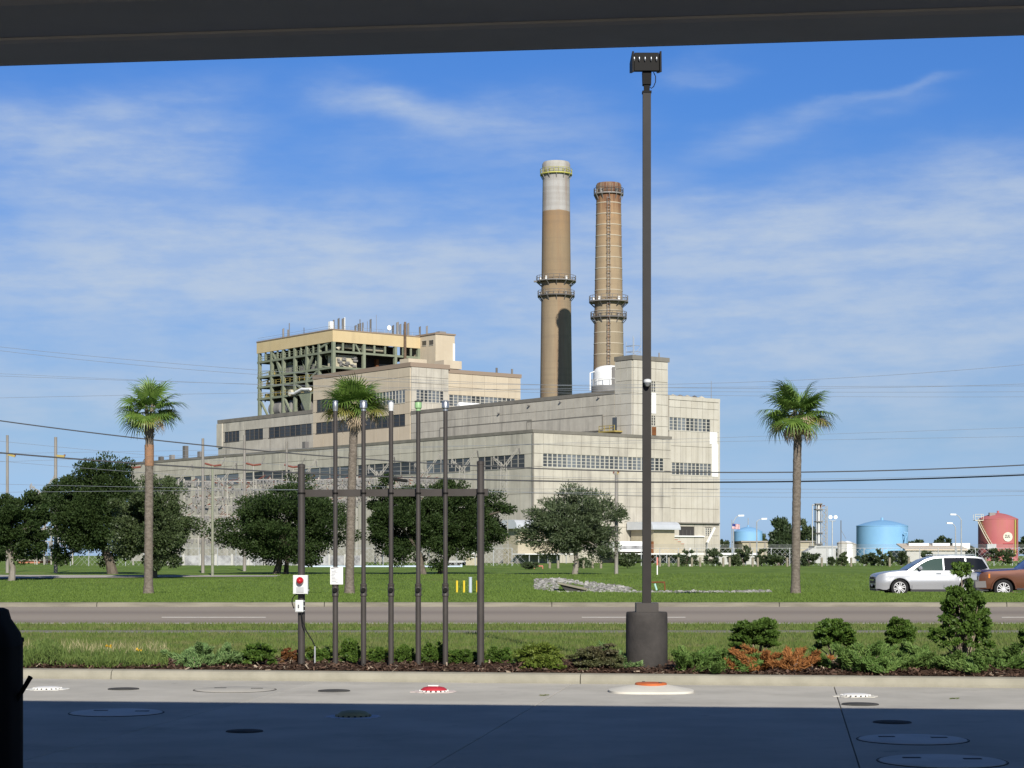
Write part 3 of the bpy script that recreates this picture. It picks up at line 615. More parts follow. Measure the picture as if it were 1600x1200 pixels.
obj('enclosure', MB().box(fx_(462.5), fx_(474.5), y - .07, y, zz(956), zz(937.5)), 'grey_box', t2); obj('cover_plate', MB().box(fx_(463.2), fx_(473.8), y - .078, y - .07, zz(955), zz(938.6)), 'white_plastic', t2)
obj('switch', MB().box(fx_(466.5), fx_(468.5), y - .092, y - .078, zz(949.5), zz(944.5)), 'ink', t2); obj('switch_plate', MB().box(fx_(465.5), fx_(469.8), y - .082, y - .078, zz(951.5), zz(943)), 'grey_box', t2)
for px, py in ((475.5, 939), (475.5, 947), (475.5, 954), (461, 941), (461, 951)): obj('lug', MB().box(fx_(px - 1.6), fx_(px + 1.6), y - .05, y - .03, zz(py + .8), zz(py - .8)), 'steel', t2)
pth = [(fx_(461), y - .03, zz(928)), (fx_(457), y - .05, zz(933)), (fx_(456), y - .05, zz(940)), (fx_(459), y - .04, zz(949)), (fx_(463), y - .03, zz(952))]
tag(obj('conduit_loop', MB().path([(fx_(466), y - .03, zz(928.3)), (fx_(461), y - .05, zz(930)), (fx_(457.5), y - .05, zz(935)), (fx_(457), y - .05, zz(942)), (fx_(459.5), y - .05, zz(950)), (fx_(463), y - .03, zz(951.5))], .007, 7), 'black_rubber', at=(fx_(460), y, zz(950))), 'black flexible conduit looping from alarm box to switch box', 'conduit')
t2 = thing('ground_conduit', 'thin grey conduit slanting from the switch box down into the mulch', 'conduit', bed(492, .95))
b0 = bed(492, .9); zb = lambda py: EYE - (py - HY) / F * b0.y
obj('riser', MB().tube((b0.x, b0.y, b0.z - .05), (b0.x, b0.y, zb(1010)), .011, n=8), 'galv', t2)
obj('cable', MB().path([(b0.x, b0.y, zb(1010)), ((488 - CX) / F * b0.y, b0.y, zb(1001)), ((478 - CX) / F * b0.y, b0.y, zb(985)), ((473.5 - CX) / F * b0.y, b0.y - .03, zb(972)), ((470.5 - CX) / F * b0.y, y - .04, zb(957))], .008, 7), 'black_rubber', t2)
for px, py, m_, lab in ((491, 1041, 'paper', 'crumpled white scrap of paper on the mulch by the thin conduit'), (514, 1036, 'patch_blue', 'pale blue scrap of litter on the mulch left of a vent pipe')):
    g = G(px, py, .14); mb = MB(); n = 6
    mb.add([(g.x + .035 * math.cos(i) * (1 + .3 * math.sin(3 * i)), g.y + .03 * math.sin(i), g.z + .02 * (i % 2)) for i in range(6)] + [(g.x, g.y, g.z + .035)], [(i, (i + 1) % 6, 6) for i in range(6)])
    tag(obj('litter', mb, m_, at=(g.x, g.y, g.z)), lab, 'litter')
# ================================================================== FOLIAGE
leafmat('leaf_oak', (.026, .048, .015), (.056, .088, .027), (.040, .064, .019), transl=.34, spec=.15)
leafmat('leaf_oak_light', (.045, .070, .026), (.085, .112, .045), (.055, .080, .028), transl=.22)
leafmat('leaf_willow', (.060, .088, .040), (.115, .145, .072), (.06, .08, .036), transl=.25)
leafmat('leaf_fir', (.025, .045, .018), (.05, .075, .028), None, transl=.15)
leafmat('leaf_shrub', (.050, .105, .018), (.125, .20, .036), (.075, .13, .024), transl=.32, spec=.22, rough=.5)
leafmat('leaf_yellowgreen', (.085, .13, .02), (.19, .24, .045), (.10, .15, .03), transl=.3, spec=.25, rough=.5)
leafmat('leaf_olive', (.07, .085, .03), (.13, .135, .06), (.10, .085, .045), transl=.25)
leafmat('juniper', (.065, .135, .026), (.19, .28, .07), (.10, .18, .036), rough=.7, transl=.2)
leafmat('juniper_blue', (.085, .165, .05), (.21, .31, .11), None, rough=.7, transl=.2)
leafmat('juniper_brown', (.22, .085, .025), (.40, .17, .05), (.28, .12, .035), rough=.8, transl=.2)
leafmat('leaf_far', (.04, .062, .026), (.07, .095, .04), None, transl=.2)
leafmat('weed', (.08, .14, .03), (.19, .25, .06), (.12, .18, .04), rough=.7, transl=.35)
leafmat('weed_dry', (.36, .32, .16), (.5, .44, .25), None, rough=.8, transl=.3)
leafmat('petal', (.75, .45, .02), (.85, .55, .05), None, rough=.8)
leafmat('red_leaf', (.14, .05, .02), (.22, .09, .03), (.08, .09, .03), rough=.6)
mat('bark', (.085, .07, .055), (.15, .125, .10), .95, 6, bump=.6, coords='obj', stretch=(1, 1, .3)); mat('bark_grey', (.17, .15, .125), (.26, .235, .20), .95, 5, bump=.5, coords='obj', stretch=(1, 1, .3))
mat('twig', (.20, .16, .12), (.28, .23, .17), .9, 8)
def unit(v): return v / np.maximum(np.linalg.norm(v, axis=1, keepdims=True), 1e-9)
def leaves(C, D, ln, wd, up=.25, r=None):
    """leaf quads (rhombus folded along nothing) at points C, pointing roughly along D"""
    r = r or rng; n = len(C); D = unit(D + r.normal(0, .55, (n, 3)) + np.array([0, 0, up])); Bv = unit(np.cross(D, r.normal(0, 1, (n, 3))))
    L = (ln * r.uniform(.6, 1.35, n))[:, None]; Wd = (wd * r.uniform(.7, 1.3, n))[:, None]
    return np.stack([C - D * L * .5, C + Bv * Wd * .5 - D * L * .05, C + D * L * .5, C - Bv * Wd * .5 - D * L * .05], 1)
def crown_pts(center, rad, n, ncl, seed, cr=.24, flat=-.93, cone=0.0, hollow=.35, pyr=False):
    """clumped points through an uneven ellipsoid crown: returns points and outward directions"""
    r = np.random.default_rng(seed); c = []
    while len(c) < ncl:
        v = r.normal(0, 1, 3); v /= np.linalg.norm(v)
        if v[2] < flat: continue
        lump = 1 + .16 * math.sin(v[0] * 4.1 + seed) + .13 * math.sin(v[2] * 5.3 + v[1] * 4 + seed * 2)
        c.append(v * lump * r.uniform(hollow, .96) ** .8)
    c = np.array(c); 
    if pyr:
        rr_ = np.linalg.norm(c, axis=1); zz_ = np.clip(c[:, 2], -1, 1); h_ = np.maximum(np.linalg.norm(c[:, :2], axis=1), 1e-6)
        s = rr_ / h_ * (1 - cone * (zz_ + 1) / 2) * np.sqrt(np.clip(1 - np.clip(zz_, 0, 1) ** 2.6, 0, 1)); c[:, 0] *= s; c[:, 1] *= s; c[:, 2] = np.minimum(c[:, 2], .9)
    elif cone: s = 1 - cone * np.clip((c[:, 2] + 1) / 2, 0, 1); c[:, 0] *= s; c[:, 1] *= s
    w = r.uniform(.5, 1.5, ncl) * (1 - (cone * np.clip((c[:, 2] + 1) / 2, 0, 1)) * .8); k = r.choice(ncl, n, p=w / w.sum())
    size = r.uniform(.65, 1.3, ncl)[k] * cr
    off = r.normal(0, 1, (n, 3)); off = off / np.linalg.norm(off, axis=1, keepdims=True) * (r.random(n) ** .45)[:, None]
    p = c[k] + off * size[:, None] * np.array([1, 1, .72]); D = unit(p + off * .8)
    rad = np.array(rad); return np.array(center) + p * rad, D * rad / rad.max(), np.array(center) + c * rad
def foliage(name, parent, V, m, at):
    V = V - np.array(at); o = bpy.data.objects.new(name, npmesh(name, V.reshape(-1, 3), 4, m)); COL.objects.link(o)
    OFF[o] = tuple(at); o.location = tuple(Vector(at) - Vector(OFF[parent])); o.parent = parent; return o
def limbs(base, top, r0, cl, nlimb, seed, wob=.15):
    r = random.Random(seed); mb = MB(); base, top = Vector(base), Vector(top); d = top - base
    pts = [base + d * q + Vector((r.uniform(-wob, wob), r.uniform(-wob, wob), 0)) * (1 if 0 < q < 1 else 0) for q in (0, .33, .66, 1)]
    mb.path([base - Vector((0, 0, .2))] + pts, [r0 * 1.35, r0 * 1.15, r0 * .9, r0 * .8, r0 * .6], 9)
    for c in r.sample(list(cl), min(nlimb, len(cl))):
        c = Vector(c); s = pts[r.choice((2, 3))]; mid = (s + c) / 2 + Vector((0, 0, .1 * (c - s).length))
        mb.path([s, mid, c], [r0 * .5, r0 * .28, r0 * .08], 6)
    return mb
def tree(label, base, ctr, rad, n, ncl, m, seed, leaf=(.19, .11), r0=.22, trunks=None, group='oak trees in front of the power station', cat='tree', name='oak_tree', bark='bark', **kw):
    t = thing(name, label, cat, base, group)
    C, D, cl = crown_pts(ctr, rad, int(n * (1.35 if n > 5000 else 1)), ncl, seed, **kw); r = np.random.default_rng(seed + 1)
    foliage('crown', t, leaves(C, D, leaf[0], leaf[1], r=r), m, tuple(ctr))
    top = Vector(ctr) - Vector((0, 0, rad[2] * .35))
    obj('trunk', limbs(base, (top.x * .6 + base[0] * .4, top.y, top.z), r0, [tuple(x) for x in cl], 9, seed), bark, t, at=tuple(base))
    return t
def crown_px(px0, px1, py0, py1, Yd):
    a, b = P(px0, py0, Yd), P(px1, py1, Yd); return ((a.x + b.x) / 2, Yd, (a.z + b.z) / 2), ((b.x - a.x) / 2, (b.x - a.x) / 2 * .95, (a.z - b.z) / 2)
c, rd = crown_px(-48, 74, 766, 886, 120); g = P(18, 907, 120); g.z = zf(g.x, 120)
tree('dark rounded oak with a pale bare trunk at the left edge of the photo', g, c, rd, 22000, 95, 'leaf_oak', 11, r0=.2, bark='bark_grey')
c, rd = crown_px(66, 232, 712, 890, 142); g = P(176, 897, 142); g.z = zf(g.x, 142)
tree('tall dark oak with a pointed high crown, left of the first palm', g, c, rd, 48000, 150, 'leaf_oak', 12, r0=.36, cone=.22)
c, rd = crown_px(168, 308, 752, 893, 127); g = P(240, 905, 127); g.z = zf(g.x, 127)
tree('lighter green loose oak directly behind the first palm trunk', g, c, rd, 30000, 120, 'leaf_oak_light', 13, r0=.22)
c, rd = crown_px(334, 560, 758, 889, 142); g = P(432, 896, 142); g.z = zf(g.x, 142)
t = tree('broad dark oak with two trunks behind the left post of the pipe rack', g, c, rd, 46000, 160, 'leaf_oak', 14, r0=.26)
g2 = P(447, 896, 142.6); g2.z = zf(g2.x, 142.6); obj('trunk', limbs(g2, P(452, 845, 142.6), .18, [P(470, 800, 142.6)], 1, 3), 'bark', t, at=tuple(g2))
c, rd = crown_px(566, 704, 754, 886, 141); g = P(661, 897, 140); g.z = zf(g.x, 140)
tree('dark oak behind the vent pipes, its crown sagging low to the left', g, c, rd, 34000, 125, 'leaf_oak', 15, r0=.24)
c, rd = crown_px(648, 792, 752, 880, 143); g = P(690, 897, 143); g.z = zf(g.x, 143)
tree('dark oak behind the right post of the pipe rack', g, c, rd, 34000, 125, 'leaf_oak', 16, r0=.30)
c, rd = crown_px(820, 974, 757, 888, 138); g = P(898, 897, 138); g.z = zf(g.x, 138)
tree('loose olive green tree with drooping twigs left of the lamp post', g, c, rd, 24000, 190, 'leaf_willow', 17, leaf=(.30, .075), r0=.2, group=None, name='willow_tree', hollow=.15, cr=.22, bark='bark_grey')
c, rd = crown_px(1194, 1250, 802, 892, 231); g = P(1216, 884, 231); g.z = zf(g.x, 231)
tree('dark ragged evergreen tree just left of the right palm trunk', g, c, rd, 6500, 70, 'leaf_fir', 18, leaf=(.5, .2), group=None, name='evergreen_tree', cone=.7, cr=.24, r0=.2, pyr=True)
# shrubs along the far fence
far_shrubs = [(958, 1005, 863, 893, 190, 'wide dark hedge shrub at the foot of the lamp post, by the wooden pole'), (1057, 1090, 855, 889, 212, 'round shrub below the dock steps in front of the fence'), (1100, 1129, 858, 888, 212, 'round shrub at the right foot of the power station'),
              (1138, 1157, 866, 887, 214, 'small shrub below the flag'), (1150, 1172, 850, 886, 216, 'upright shrub below the small blue tank'), (1178, 1203, 860, 886, 214, 'dark shrub left of the ragged evergreen'), (1196, 1226, 862, 886, 213, 'dark shrub under the ragged evergreen'),
              (1250, 1278, 862, 885, 216, 'yellowish shrub just right of the right palm trunk'), (1294, 1306, 870, 885, 218, 'tiny shrub below the grey shed'), (1306, 1324, 862, 885, 218, 'shrub below the white storage tanks'), (1340, 1366, 864, 885, 218, 'shrub below the left half of the large blue tank'),
              (1362, 1384, 860, 885, 217, 'shrub below the middle of the large blue tank'), (1380, 1398, 862, 885, 219, 'shrub right of centre below the large blue tank'), (1400, 1420, 862, 885, 218, 'shrub at the right foot of the large blue tank'), (1436, 1462, 862, 884, 219, 'pale shrub behind the roof of the silver car'),
              (1548, 1586, 858, 886, 216, 'full dark shrub below the red tank'), (816, 840, 878, 892, 180, 'low dark shrub beside the red pipework'), (895, 925, 872, 892, 196, 'low dark shrub behind the loose olive tree')]
for i, (x0, x1, y0, y1, Yd, lab) in enumerate(far_shrubs):
    c, rd = crown_px(x0, x1, y0, y1 - 2, Yd); g = (c[0], Yd, zf(c[0], Yd))
    tree(lab, g, (c[0], c[1], max(c[2], g[2] + rd[2] * .8)), rd, 1100, 26, 'leaf_far' if i % 3 else 'leaf_oak_light', 40 + i, leaf=(.34, .16), r0=.06, group='shrubs along the far fence', cat='shrub', name='fence_shrub', cr=.34)
# trees on the horizon
for i, (x0, x1, y0, y1, Yd, lab) in enumerate([(1412, 1452, 843, 872, 700, 'far low tree right of the large blue tank'), (1456, 1492, 841, 872, 690, 'far round tree behind the flat pale roofs'), (1238, 1286, 812, 872, 520, 'tall far tree behind the right palm trunk'), (1122, 1142, 843, 874, 620, 'far tree between power station and flagpole'),
                                              (1528, 1552, 846, 874, 690, 'far tree behind the stair of the red tank'), (1585, 1626, 838, 876, 560, 'far dark tree right of the red tank'), (1184, 1200, 836, 870, 640, 'far tree behind the small blue tank'), (1500, 1530, 853, 872, 800, 'far low tree left of the red tank'), (1284, 1345, 856, 876, 800, 'far low trees behind the grey shed'), (-60, 60, 858, 880, 420, 'far low tree behind the left edge oak')]):
    c, rd = crown_px(x0, x1, y0, y1, Yd); tree(lab, (c[0], Yd, .4), c, rd, 2200, 40, 'leaf_far', 70 + i, leaf=(1.1, .6), r0=.3, group='trees far behind the tanks', name='far_tree', cr=.3)

# ================================================================== PALMS
mat('palm_bark', (.125, .105, .085), (.21, .18, .148), .95, 7, bump=.8, bscale=26, coords='obj', stretch=(1, 1, 1.6))
mat('palm_bark_red', (.30, .17, .10), (.24, .15, .10), .95, 7, bump=.8, coords='obj'); mat('boot_fibre', (.17, .14, .11), (.27, .23, .18), .95, 5, bump=.8, coords='obj')
leafmat('frond', (.085, .16, .028), (.18, .27, .055), (.115, .20, .038), transl=.3, spec=.45, rough=.4); leafmat('frond_yellow', (.20, .21, .05), (.30, .27, .08), None, transl=.3); leafmat('frond_dead', (.30, .23, .15), (.44, .35, .25), None, rough=.8, transl=.15)
mat('petiole', (.14, .19, .06), None, .6)
def frond_mesh(seed, m, fan=.74, droop=.35, n=26, spread=2.2, pet=.86):
    """a fan leaf: folded blades round the end of a stalk that runs along +X"""
    r = random.Random(seed); V = []
    for i in range(n):
        a = (i / (n - 1) - .5) * 2 * spread + r.uniform(-.03, .03); L = fan * (1 - .28 * abs(a / spread) ** 2) * r.uniform(.85, 1.08); w = .026
        d = Vector((math.cos(a), math.sin(a), 0)); s = Vector((-d.y, d.x, 0)); base = Vector((pet - .03 * (1 - math.cos(a)), 0, 0))
        lift = .10 * abs(math.sin(a)); dr = droop * r.uniform(.6, 1.5)
        pt = lambda q: base + d * L * q + Vector((0, 0, lift * q * L - dr * L * max(0, q - .45) ** 2 * 1.6))
        p = [pt(0), pt(.35), pt(.7), pt(1.0)]; ww = [.006, w, w * .8, .002]
        for j in range(3): V.append([p[j] - s * ww[j], p[j] + s * ww[j], p[j + 1] + s * ww[j + 1], p[j + 1] - s * ww[j + 1]])
    for q in range(3):                                      # the stalk
        x0, x1 = pet * q / 3, pet * (q + 1) / 3; V.append([Vector((x0, -.016, 0)), Vector((x0, .016, 0)), Vector((x1, .012, 0)), Vector((x1, -.012, 0))]); V.append([Vector((x0, 0, -.014)), Vector((x0, 0, .014)), Vector((x1, 0, .01)), Vector((x1, 0, -.01))])
    return npmesh('frond', np.array([[tuple(c) for c in f] for f in V]).reshape(-1, 3), 4, m)
FR = [frond_mesh(s, 'frond', droop=.35 + .15 * s, pet=(.42, .60, .78, .90)[s], fan=(.80, .82, .80, .74)[s]) for s in range(4)]; FY = [frond_mesh(9, 'frond_yellow', droop=.6)]; FD = [frond_mesh(20 + s, 'frond_dead', fan=.6, droop=1.1, spread=1.3, n=15) for s in range(2)]
def palm(px, base_py, crown_px_, crown_py, rpx, label, seed, dead=6, yellow=3, red=None, boot_py=0, droopy=.3, n=30):
    Yd = 75.5; r = random.Random(seed); b = P(px, base_py, Yd); b.z = mz(b.x, Yd) - .02
    t = thing('palm_tree', label, 'palm tree', b, 'fan palms on the median'); c = P(crown_px_, crown_py, Yd); rad = rpx * .98 / F * Yd
    prof = []
    hh = c.z - .15 - b.z; rb_ = 7.2 / F * Yd
    mb = MB(); k = 60; pts = []; rr = []
    for i in range(k + 1):
        q = i / k; x = b.x + (c.x - b.x) * (q ** 1.4); pts.append((x, Yd, b.z - .1 + (hh + .1) * q)); rr.append(rb_ * (1.28 - .3 * min(q / .08, 1) - .10 * q + .03 * math.sin(i * 2.7) + .02 * math.sin(i * 1.3)))
    obj('trunk', mb.path(pts, rr, 14), 'palm_bark', t, at=tuple(b))
    if red:
        z0, z1 = P(px, red[1], Yd).z, P(px, red[0], Yd).z; q0 = (z0 - b.z) / hh; x0 = b.x + (c.x - b.x) * q0 ** 1.4
        obj('bare_ring', MB().path([(x0, Yd, z0), (x0, Yd, z1)], [rb_ * 1.0, rb_ * 1.02], 14), 'palm_bark_red', t)
    # old leaf bases under the crown
    zb = P(px, boot_py, Yd).z; mb = MB(); hb = c.z - zb
    for i in range(46):
        q = r.random(); a = r.uniform(0, 6.283); z = zb + hb * q; x = b.x + (c.x - b.x) * (min(1, (z - b.z) / hh) ** 1.4); u = Vector((math.cos(a), math.sin(a), 0))
        p0 = Vector((x, Yd, z)) + u * rb_ * .7; mb.bar(p0, p0 + u * .07 + Vector((0, 0, .22)), .07, .03, up=tuple(u))
    obj('leaf_bases', mb, 'boot_fibre', t)
    sc = rad / 1.32
    def put(me, el, az_, s, nm='frond'):
        o = inst(nm, me, t, (c.x + .06 * math.cos(az_), Yd + .06 * math.sin(az_), c.z - .12 + .16 * r.random()), (s, s, s)); rot = Matrix.Rotation(az_, 3, 'Z') @ Matrix.Rotation(-el, 3, 'Y') @ Matrix.Rotation(r.uniform(-.5, .5), 3, 'X'); o.rotation_euler = rot.to_euler()
    for i in range(n):
        q = (i + .5) / n; el = math.asin(max(-1, min(1, -droopy + (1 + droopy) * q))) + r.uniform(-.12, .12); put(FR[(i * 7 + i // 4) % 4], el, i * 2.39996 + r.uniform(-.3, .3), sc * r.uniform(.85, 1.05))
    for i in range(yellow): put(FY[0], r.uniform(-.7, -.1), i * 2.39996 + r.uniform(-.5, .5), sc * r.uniform(.8, .95))
    for i in range(dead): put(FD[i % 2], r.uniform(-1.15, -.30), i * 2.39996 + r.uniform(-.4, .4), sc * r.uniform(.75, .9), 'dead_frond')
    return t
palm(232, 930, 234, 640, 54, 'fan palm with a reddish band high on its trunk, at the left', 1, dead=2, yellow=3, red=(695, 728), boot_py=692, droopy=.55, n=28)
palm(546, 929, 554, 631, 54, 'fan palm with a full green crown and dead skirt behind the vent pipes', 2, dead=9, yellow=5, boot_py=668, droopy=.35, n=38)
palm(1243, 929, 1247, 643, 59, 'fan palm standing alone in front of the tanks, brown fronds hanging', 3, dead=14, yellow=6, boot_py=700, droopy=.6, n=36)

# ================================================================== PLANTING BED SHRUBS
def bush(label, px0, px1, py0, py1, off, n, m, seed, leaf=(.05, .031), ncl=40, stems=5, name='shrub', cat='shrub', group='shrubs in the planting bed', depth=.9, **kw):
    c0 = bed((px0 + px1) / 2, off); Yd = c0.y; hw = (px1 - px0) / 2 / F * Yd; zt = EYE - (py0 - HY) / F * Yd; zb = max(EYE - (py1 - HY) / F * Yd, c0.z - .02)
    ctr = (c0.x, Yd, (zt + zb) / 2); rd = (hw, min(hw * depth, .6), (zt - zb) / 2); t = thing(name, label, cat, (c0.x, Yd, c0.z), group)
    kw.setdefault('flat', -1); kw.setdefault('hollow', .2); kw.setdefault('pyr', True); kw.setdefault('cone', .25)
    kw.setdefault('cr', .19); C, D, cl = crown_pts(ctr, rd, int(n * 1.35), int(ncl * 2.2), seed, **kw); C[:, 2] = np.maximum(C[:, 2], c0.z + .01)
    foliage('foliage', t, leaves(C, D, leaf[0], leaf[1], r=np.random.default_rng(seed)), m, ctr)
    r = random.Random(seed); mb = MB()
    for i in range(stems):
        e = Vector(cl[r.randrange(len(cl))]); s = Vector((c0.x + r.uniform(-.05, .05), Yd + r.uniform(-.05, .05), c0.z - .03)); mb.path([s, (s + e) / 2 + Vector((0, 0, .04)), e], [.012, .009, .004], 5)
    obj('stems', mb, 'twig', t); return t
def juniper(label, px0, px1, py0, py1, off, n, m, seed, off1=None, name='juniper_bush'):
    """spreading juniper: layered sprays of short upswept shoots"""
    r = np.random.default_rng(seed); c0 = bed((px0 + px1) / 2, off); Yd = c0.y; s0, s1 = bed(px0, off), bed(px1, off); hw = (s1 - s0).length / 2
    zt = EYE - (py0 - HY) / F * Yd - c0.z; t = thing(name, label, 'juniper', (c0.x, Yd, c0.z), 'spreading junipers in the planting bed')
    nb = max(26, int(hw * 52)); V = []; mb = MB()
    for b in range(nb):
        u = r.uniform(-1, 1); v = r.normal(0, .30); org = Vector(c0) + KE * (u * hw * .85) + KN * v
        a = r.uniform(0, 6.283); L = r.uniform(.18, .42); rise = r.uniform(.25, 1.0) * zt * (1 - .35 * abs(u))
        d = KE * math.cos(a) + KN * math.sin(a); tip = org + d * L + Vector((0, 0, rise)); mid = org + d * L * .5 + Vector((0, 0, rise * .72))
        mb.path([org, mid, tip], [.007, .005, .002], 4, cap=False)
        k = n // nb; q = r.random(k) ** .7; ax = np.array([np.array(org) * (1 - x) ** 2 + np.array(mid) * 2 * x * (1 - x) + np.array(tip) * x * x for x in q])
        side = r.normal(0, 1, (k, 3)) * np.array([1, 1, .45]); side /= np.linalg.norm(side, axis=1, keepdims=True)
        C = ax + side * (.085 * (1.1 - q * .6))[:, None] * r.random(k)[:, None]
        V.append(leaves(C, side * .6 + np.array(d) * .9 + np.array([0, 0, .5]), .062, .013, .25, r))
    V = np.concatenate(V); V[:, :, 2] = np.maximum(V[:, :, 2], bed_z(off) - .01)
    foliage('foliage', t, V, m, tuple(c0)); obj('stems', mb, 'twig', t); return t
bush('rounded dark green shrub behind the orange juniper', 1135, 1228, 966, 1014, 1.9, 9500, 'leaf_shrub', 101, ncl=60)
bush('rounded shrub above the mulch gap, second of the clipped row', 1262, 1345, 968, 1016, 1.9, 8500, 'leaf_shrub', 102, ncl=55)
bush('smaller open shrub between a clipped shrub and the tall one', 1377, 1437, 965, 1014, 1.9, 5200, 'leaf_shrub', 103, ncl=40)
bush('shrub cut by the right edge of the photo', 1586, 1640, 978, 1014, 1.9, 4500, 'leaf_shrub', 104, ncl=36)
for i, (x0, x1, y0, lab) in enumerate(((470, 545, 1010, 'low green hedge shrub behind the first vent pipe'), (560, 640, 1012, 'low green hedge shrub behind the second and third vent pipes'), (640, 715, 1010, 'low green hedge shrub behind the fourth and fifth vent pipes'), (715, 812, 1014, 'low green hedge shrub behind the right rack post'))):
    bush(lab, x0, x1, y0, 1044, 2.3, 3800, 'leaf_yellowgreen', 150 + i, ncl=30, cone=.1)
t = bush('tall ragged cone shaped shrub with a knob top in front of the silver car', 1455, 1556, 902, 1020, 1.5, 8200, 'leaf_shrub', 105, ncl=85, stems=34, cone=.6, cr=.13, hollow=.4, pyr=True, flat=-1, group=None)
kb = bed(1502, 1.5); zt = lambda py: EYE - (py - HY) / F * kb.y; C, D, cl = crown_pts((kb.x, kb.y, zt(892)), (.13, .13, .15), 560, 16, 106, cr=.35); foliage('knob', t, leaves(C, D, .05, .03), 'leaf_shrub', (kb.x, kb.y, zt(892)))
obj('main_stem', MB().path([kb - Vector((0, 0, .05)), Vector((kb.x + .02, kb.y, zt(950))), Vector((kb.x, kb.y, zt(895)))], [.018, .014, .006], 6), 'twig', t)
bush('yellow green glossy shrub right of the vent rack', 803, 886, 1003, 1055, .75, 8000, 'leaf_yellowgreen', 107, ncl=60)
bush('low olive brown shrub left of the lamp post base', 886, 984, 1006, 1052, .8, 8000, 'leaf_olive', 108, leaf=(.045, .018), ncl=60, stems=16)
bush('dark green shrub right of the blue green juniper', 368, 438, 1006, 1042, .95, 4500, 'leaf_shrub', 109, ncl=40)
bush('small reddish brown shrub at the foot of the left rack post', 436, 474, 1012, 1040, 1.25, 700, 'red_leaf', 110, ncl=18, stems=10)
for i, (x0, x1, y0, y1, lab) in enumerate([(478, 522, 1012, 1041, 'small shrub between left rack post and first vent pipe'), (528, 566, 999, 1043, 'taller dark shrub between first and second vent pipe'), (572, 608, 1012, 1042, 'bright shrub between second and third vent pipe'), (614, 652, 1008, 1044, 'shrub between third and fourth vent pipe'),
                                           (656, 700, 1004, 1046, 'dense shrub between fourth and fifth vent pipe'), (700, 748, 1013, 1046, 'shrub left of the right rack post'), (756, 806, 1010, 1046, 'low bright shrub right of the right rack post')]):
    bush(lab, x0, x1, y0, y1, 1.35, 3600, 'leaf_shrub', 120 + i, ncl=30)
juniper('blue green feathery juniper left of the vent rack', 256, 376, 1003, 1048, .95, 20000, 'juniper_blue', 130)
juniper('green juniper right of the lamp post base', 1046, 1172, 1006, 1058, .80, 24000, 'juniper', 131)
juniper('orange brown dying juniper below the first clipped shrub', 1130, 1285, 1006, 1052, 1.05, 22000, 'juniper_brown', 132)
juniper('bright green juniper drooping over the mulch at the mulch gap', 1282, 1400, 1000, 1058, .95, 22000, 'juniper', 133)
juniper('long green juniper in front of the tall shrub', 1370, 1545, 1004, 1050, 1.25, 32000, 'juniper', 134)
juniper('green juniper at the right edge of the photo', 1520, 1660, 1004, 1048, 1.25, 22000, 'juniper', 135)
juniper('low green juniper between lamp post base and rack', 938, 990, 1004, 1040, 1.5, 7000, 'juniper_blue', 136)
# weeds at the left
r = np.random.default_rng(5); n = 15000; px = r.uniform(10, 262, n); off = .35 + 1.9 * r.random(n); w = np.array([tuple(bed(a, b)) for a, b in zip(px, off)])
hgt = .07 + .16 * np.exp(-((px - 72) / 26) ** 2) + .05 * r.random(n) + .04 * np.sin(px * .09) ** 2
w[:, 2] += hgt * r.random(n); V = leaves(w, np.stack([r.normal(0, .5, n), r.normal(0, .5, n), np.ones(n)], 1), .085, .010, .6, r)
o = bpy.data.objects.new('weeds', npmesh('weeds', V.reshape(-1, 3), 4, 'weed')); COL.objects.link(o); tag(o, 'yellow green weeds growing over the left end of the planting bed', 'weeds', kind='stuff')
n = 480; px = r.uniform(30, 262, n); w = np.array([tuple(bed(a, b)) for a, b in zip(px, 1.1 + 1.5 * r.random(n))]); w[:, 2] += .1 + .13 * r.random(n); V = leaves(w, np.stack([r.normal(0, .3, n), r.normal(0, .3, n), np.ones(n)], 1), .16, .005, .9, r)
o = bpy.data.objects.new('dry_grass', npmesh('dry_grass', V.reshape(-1, 3), 4, 'weed_dry')); COL.objects.link(o); tag(o, 'thin dry seed stalks standing over the weeds', 'dry grass', kind='stuff')
for i, (px, py, lab) in enumerate(((170, 1010, 'taller yellow wildflower among the weeds'), (217, 1015, 'lower yellow wildflower nearer the blue green juniper'))):
    b = bed(px, 1.1); z = EYE - (py - HY) / F * b.y; t = thing('wildflower', lab, 'flower', b, 'yellow wildflowers in the weeds'); obj('stalk', MB().path([b, (b.x + .01, b.y, (b.z + z) / 2), (b.x, b.y, z)], .004, 5), 'petiole', t)
    C = np.array([(b.x + .035 * math.cos(k), b.y + .03 * math.sin(k), z + .012 * math.sin(2 * k)) for k in range(14)]); foliage('petals', t, leaves(C, C - np.array((b.x, b.y, z)), .04, .022), 'petal', (b.x, b.y, z))

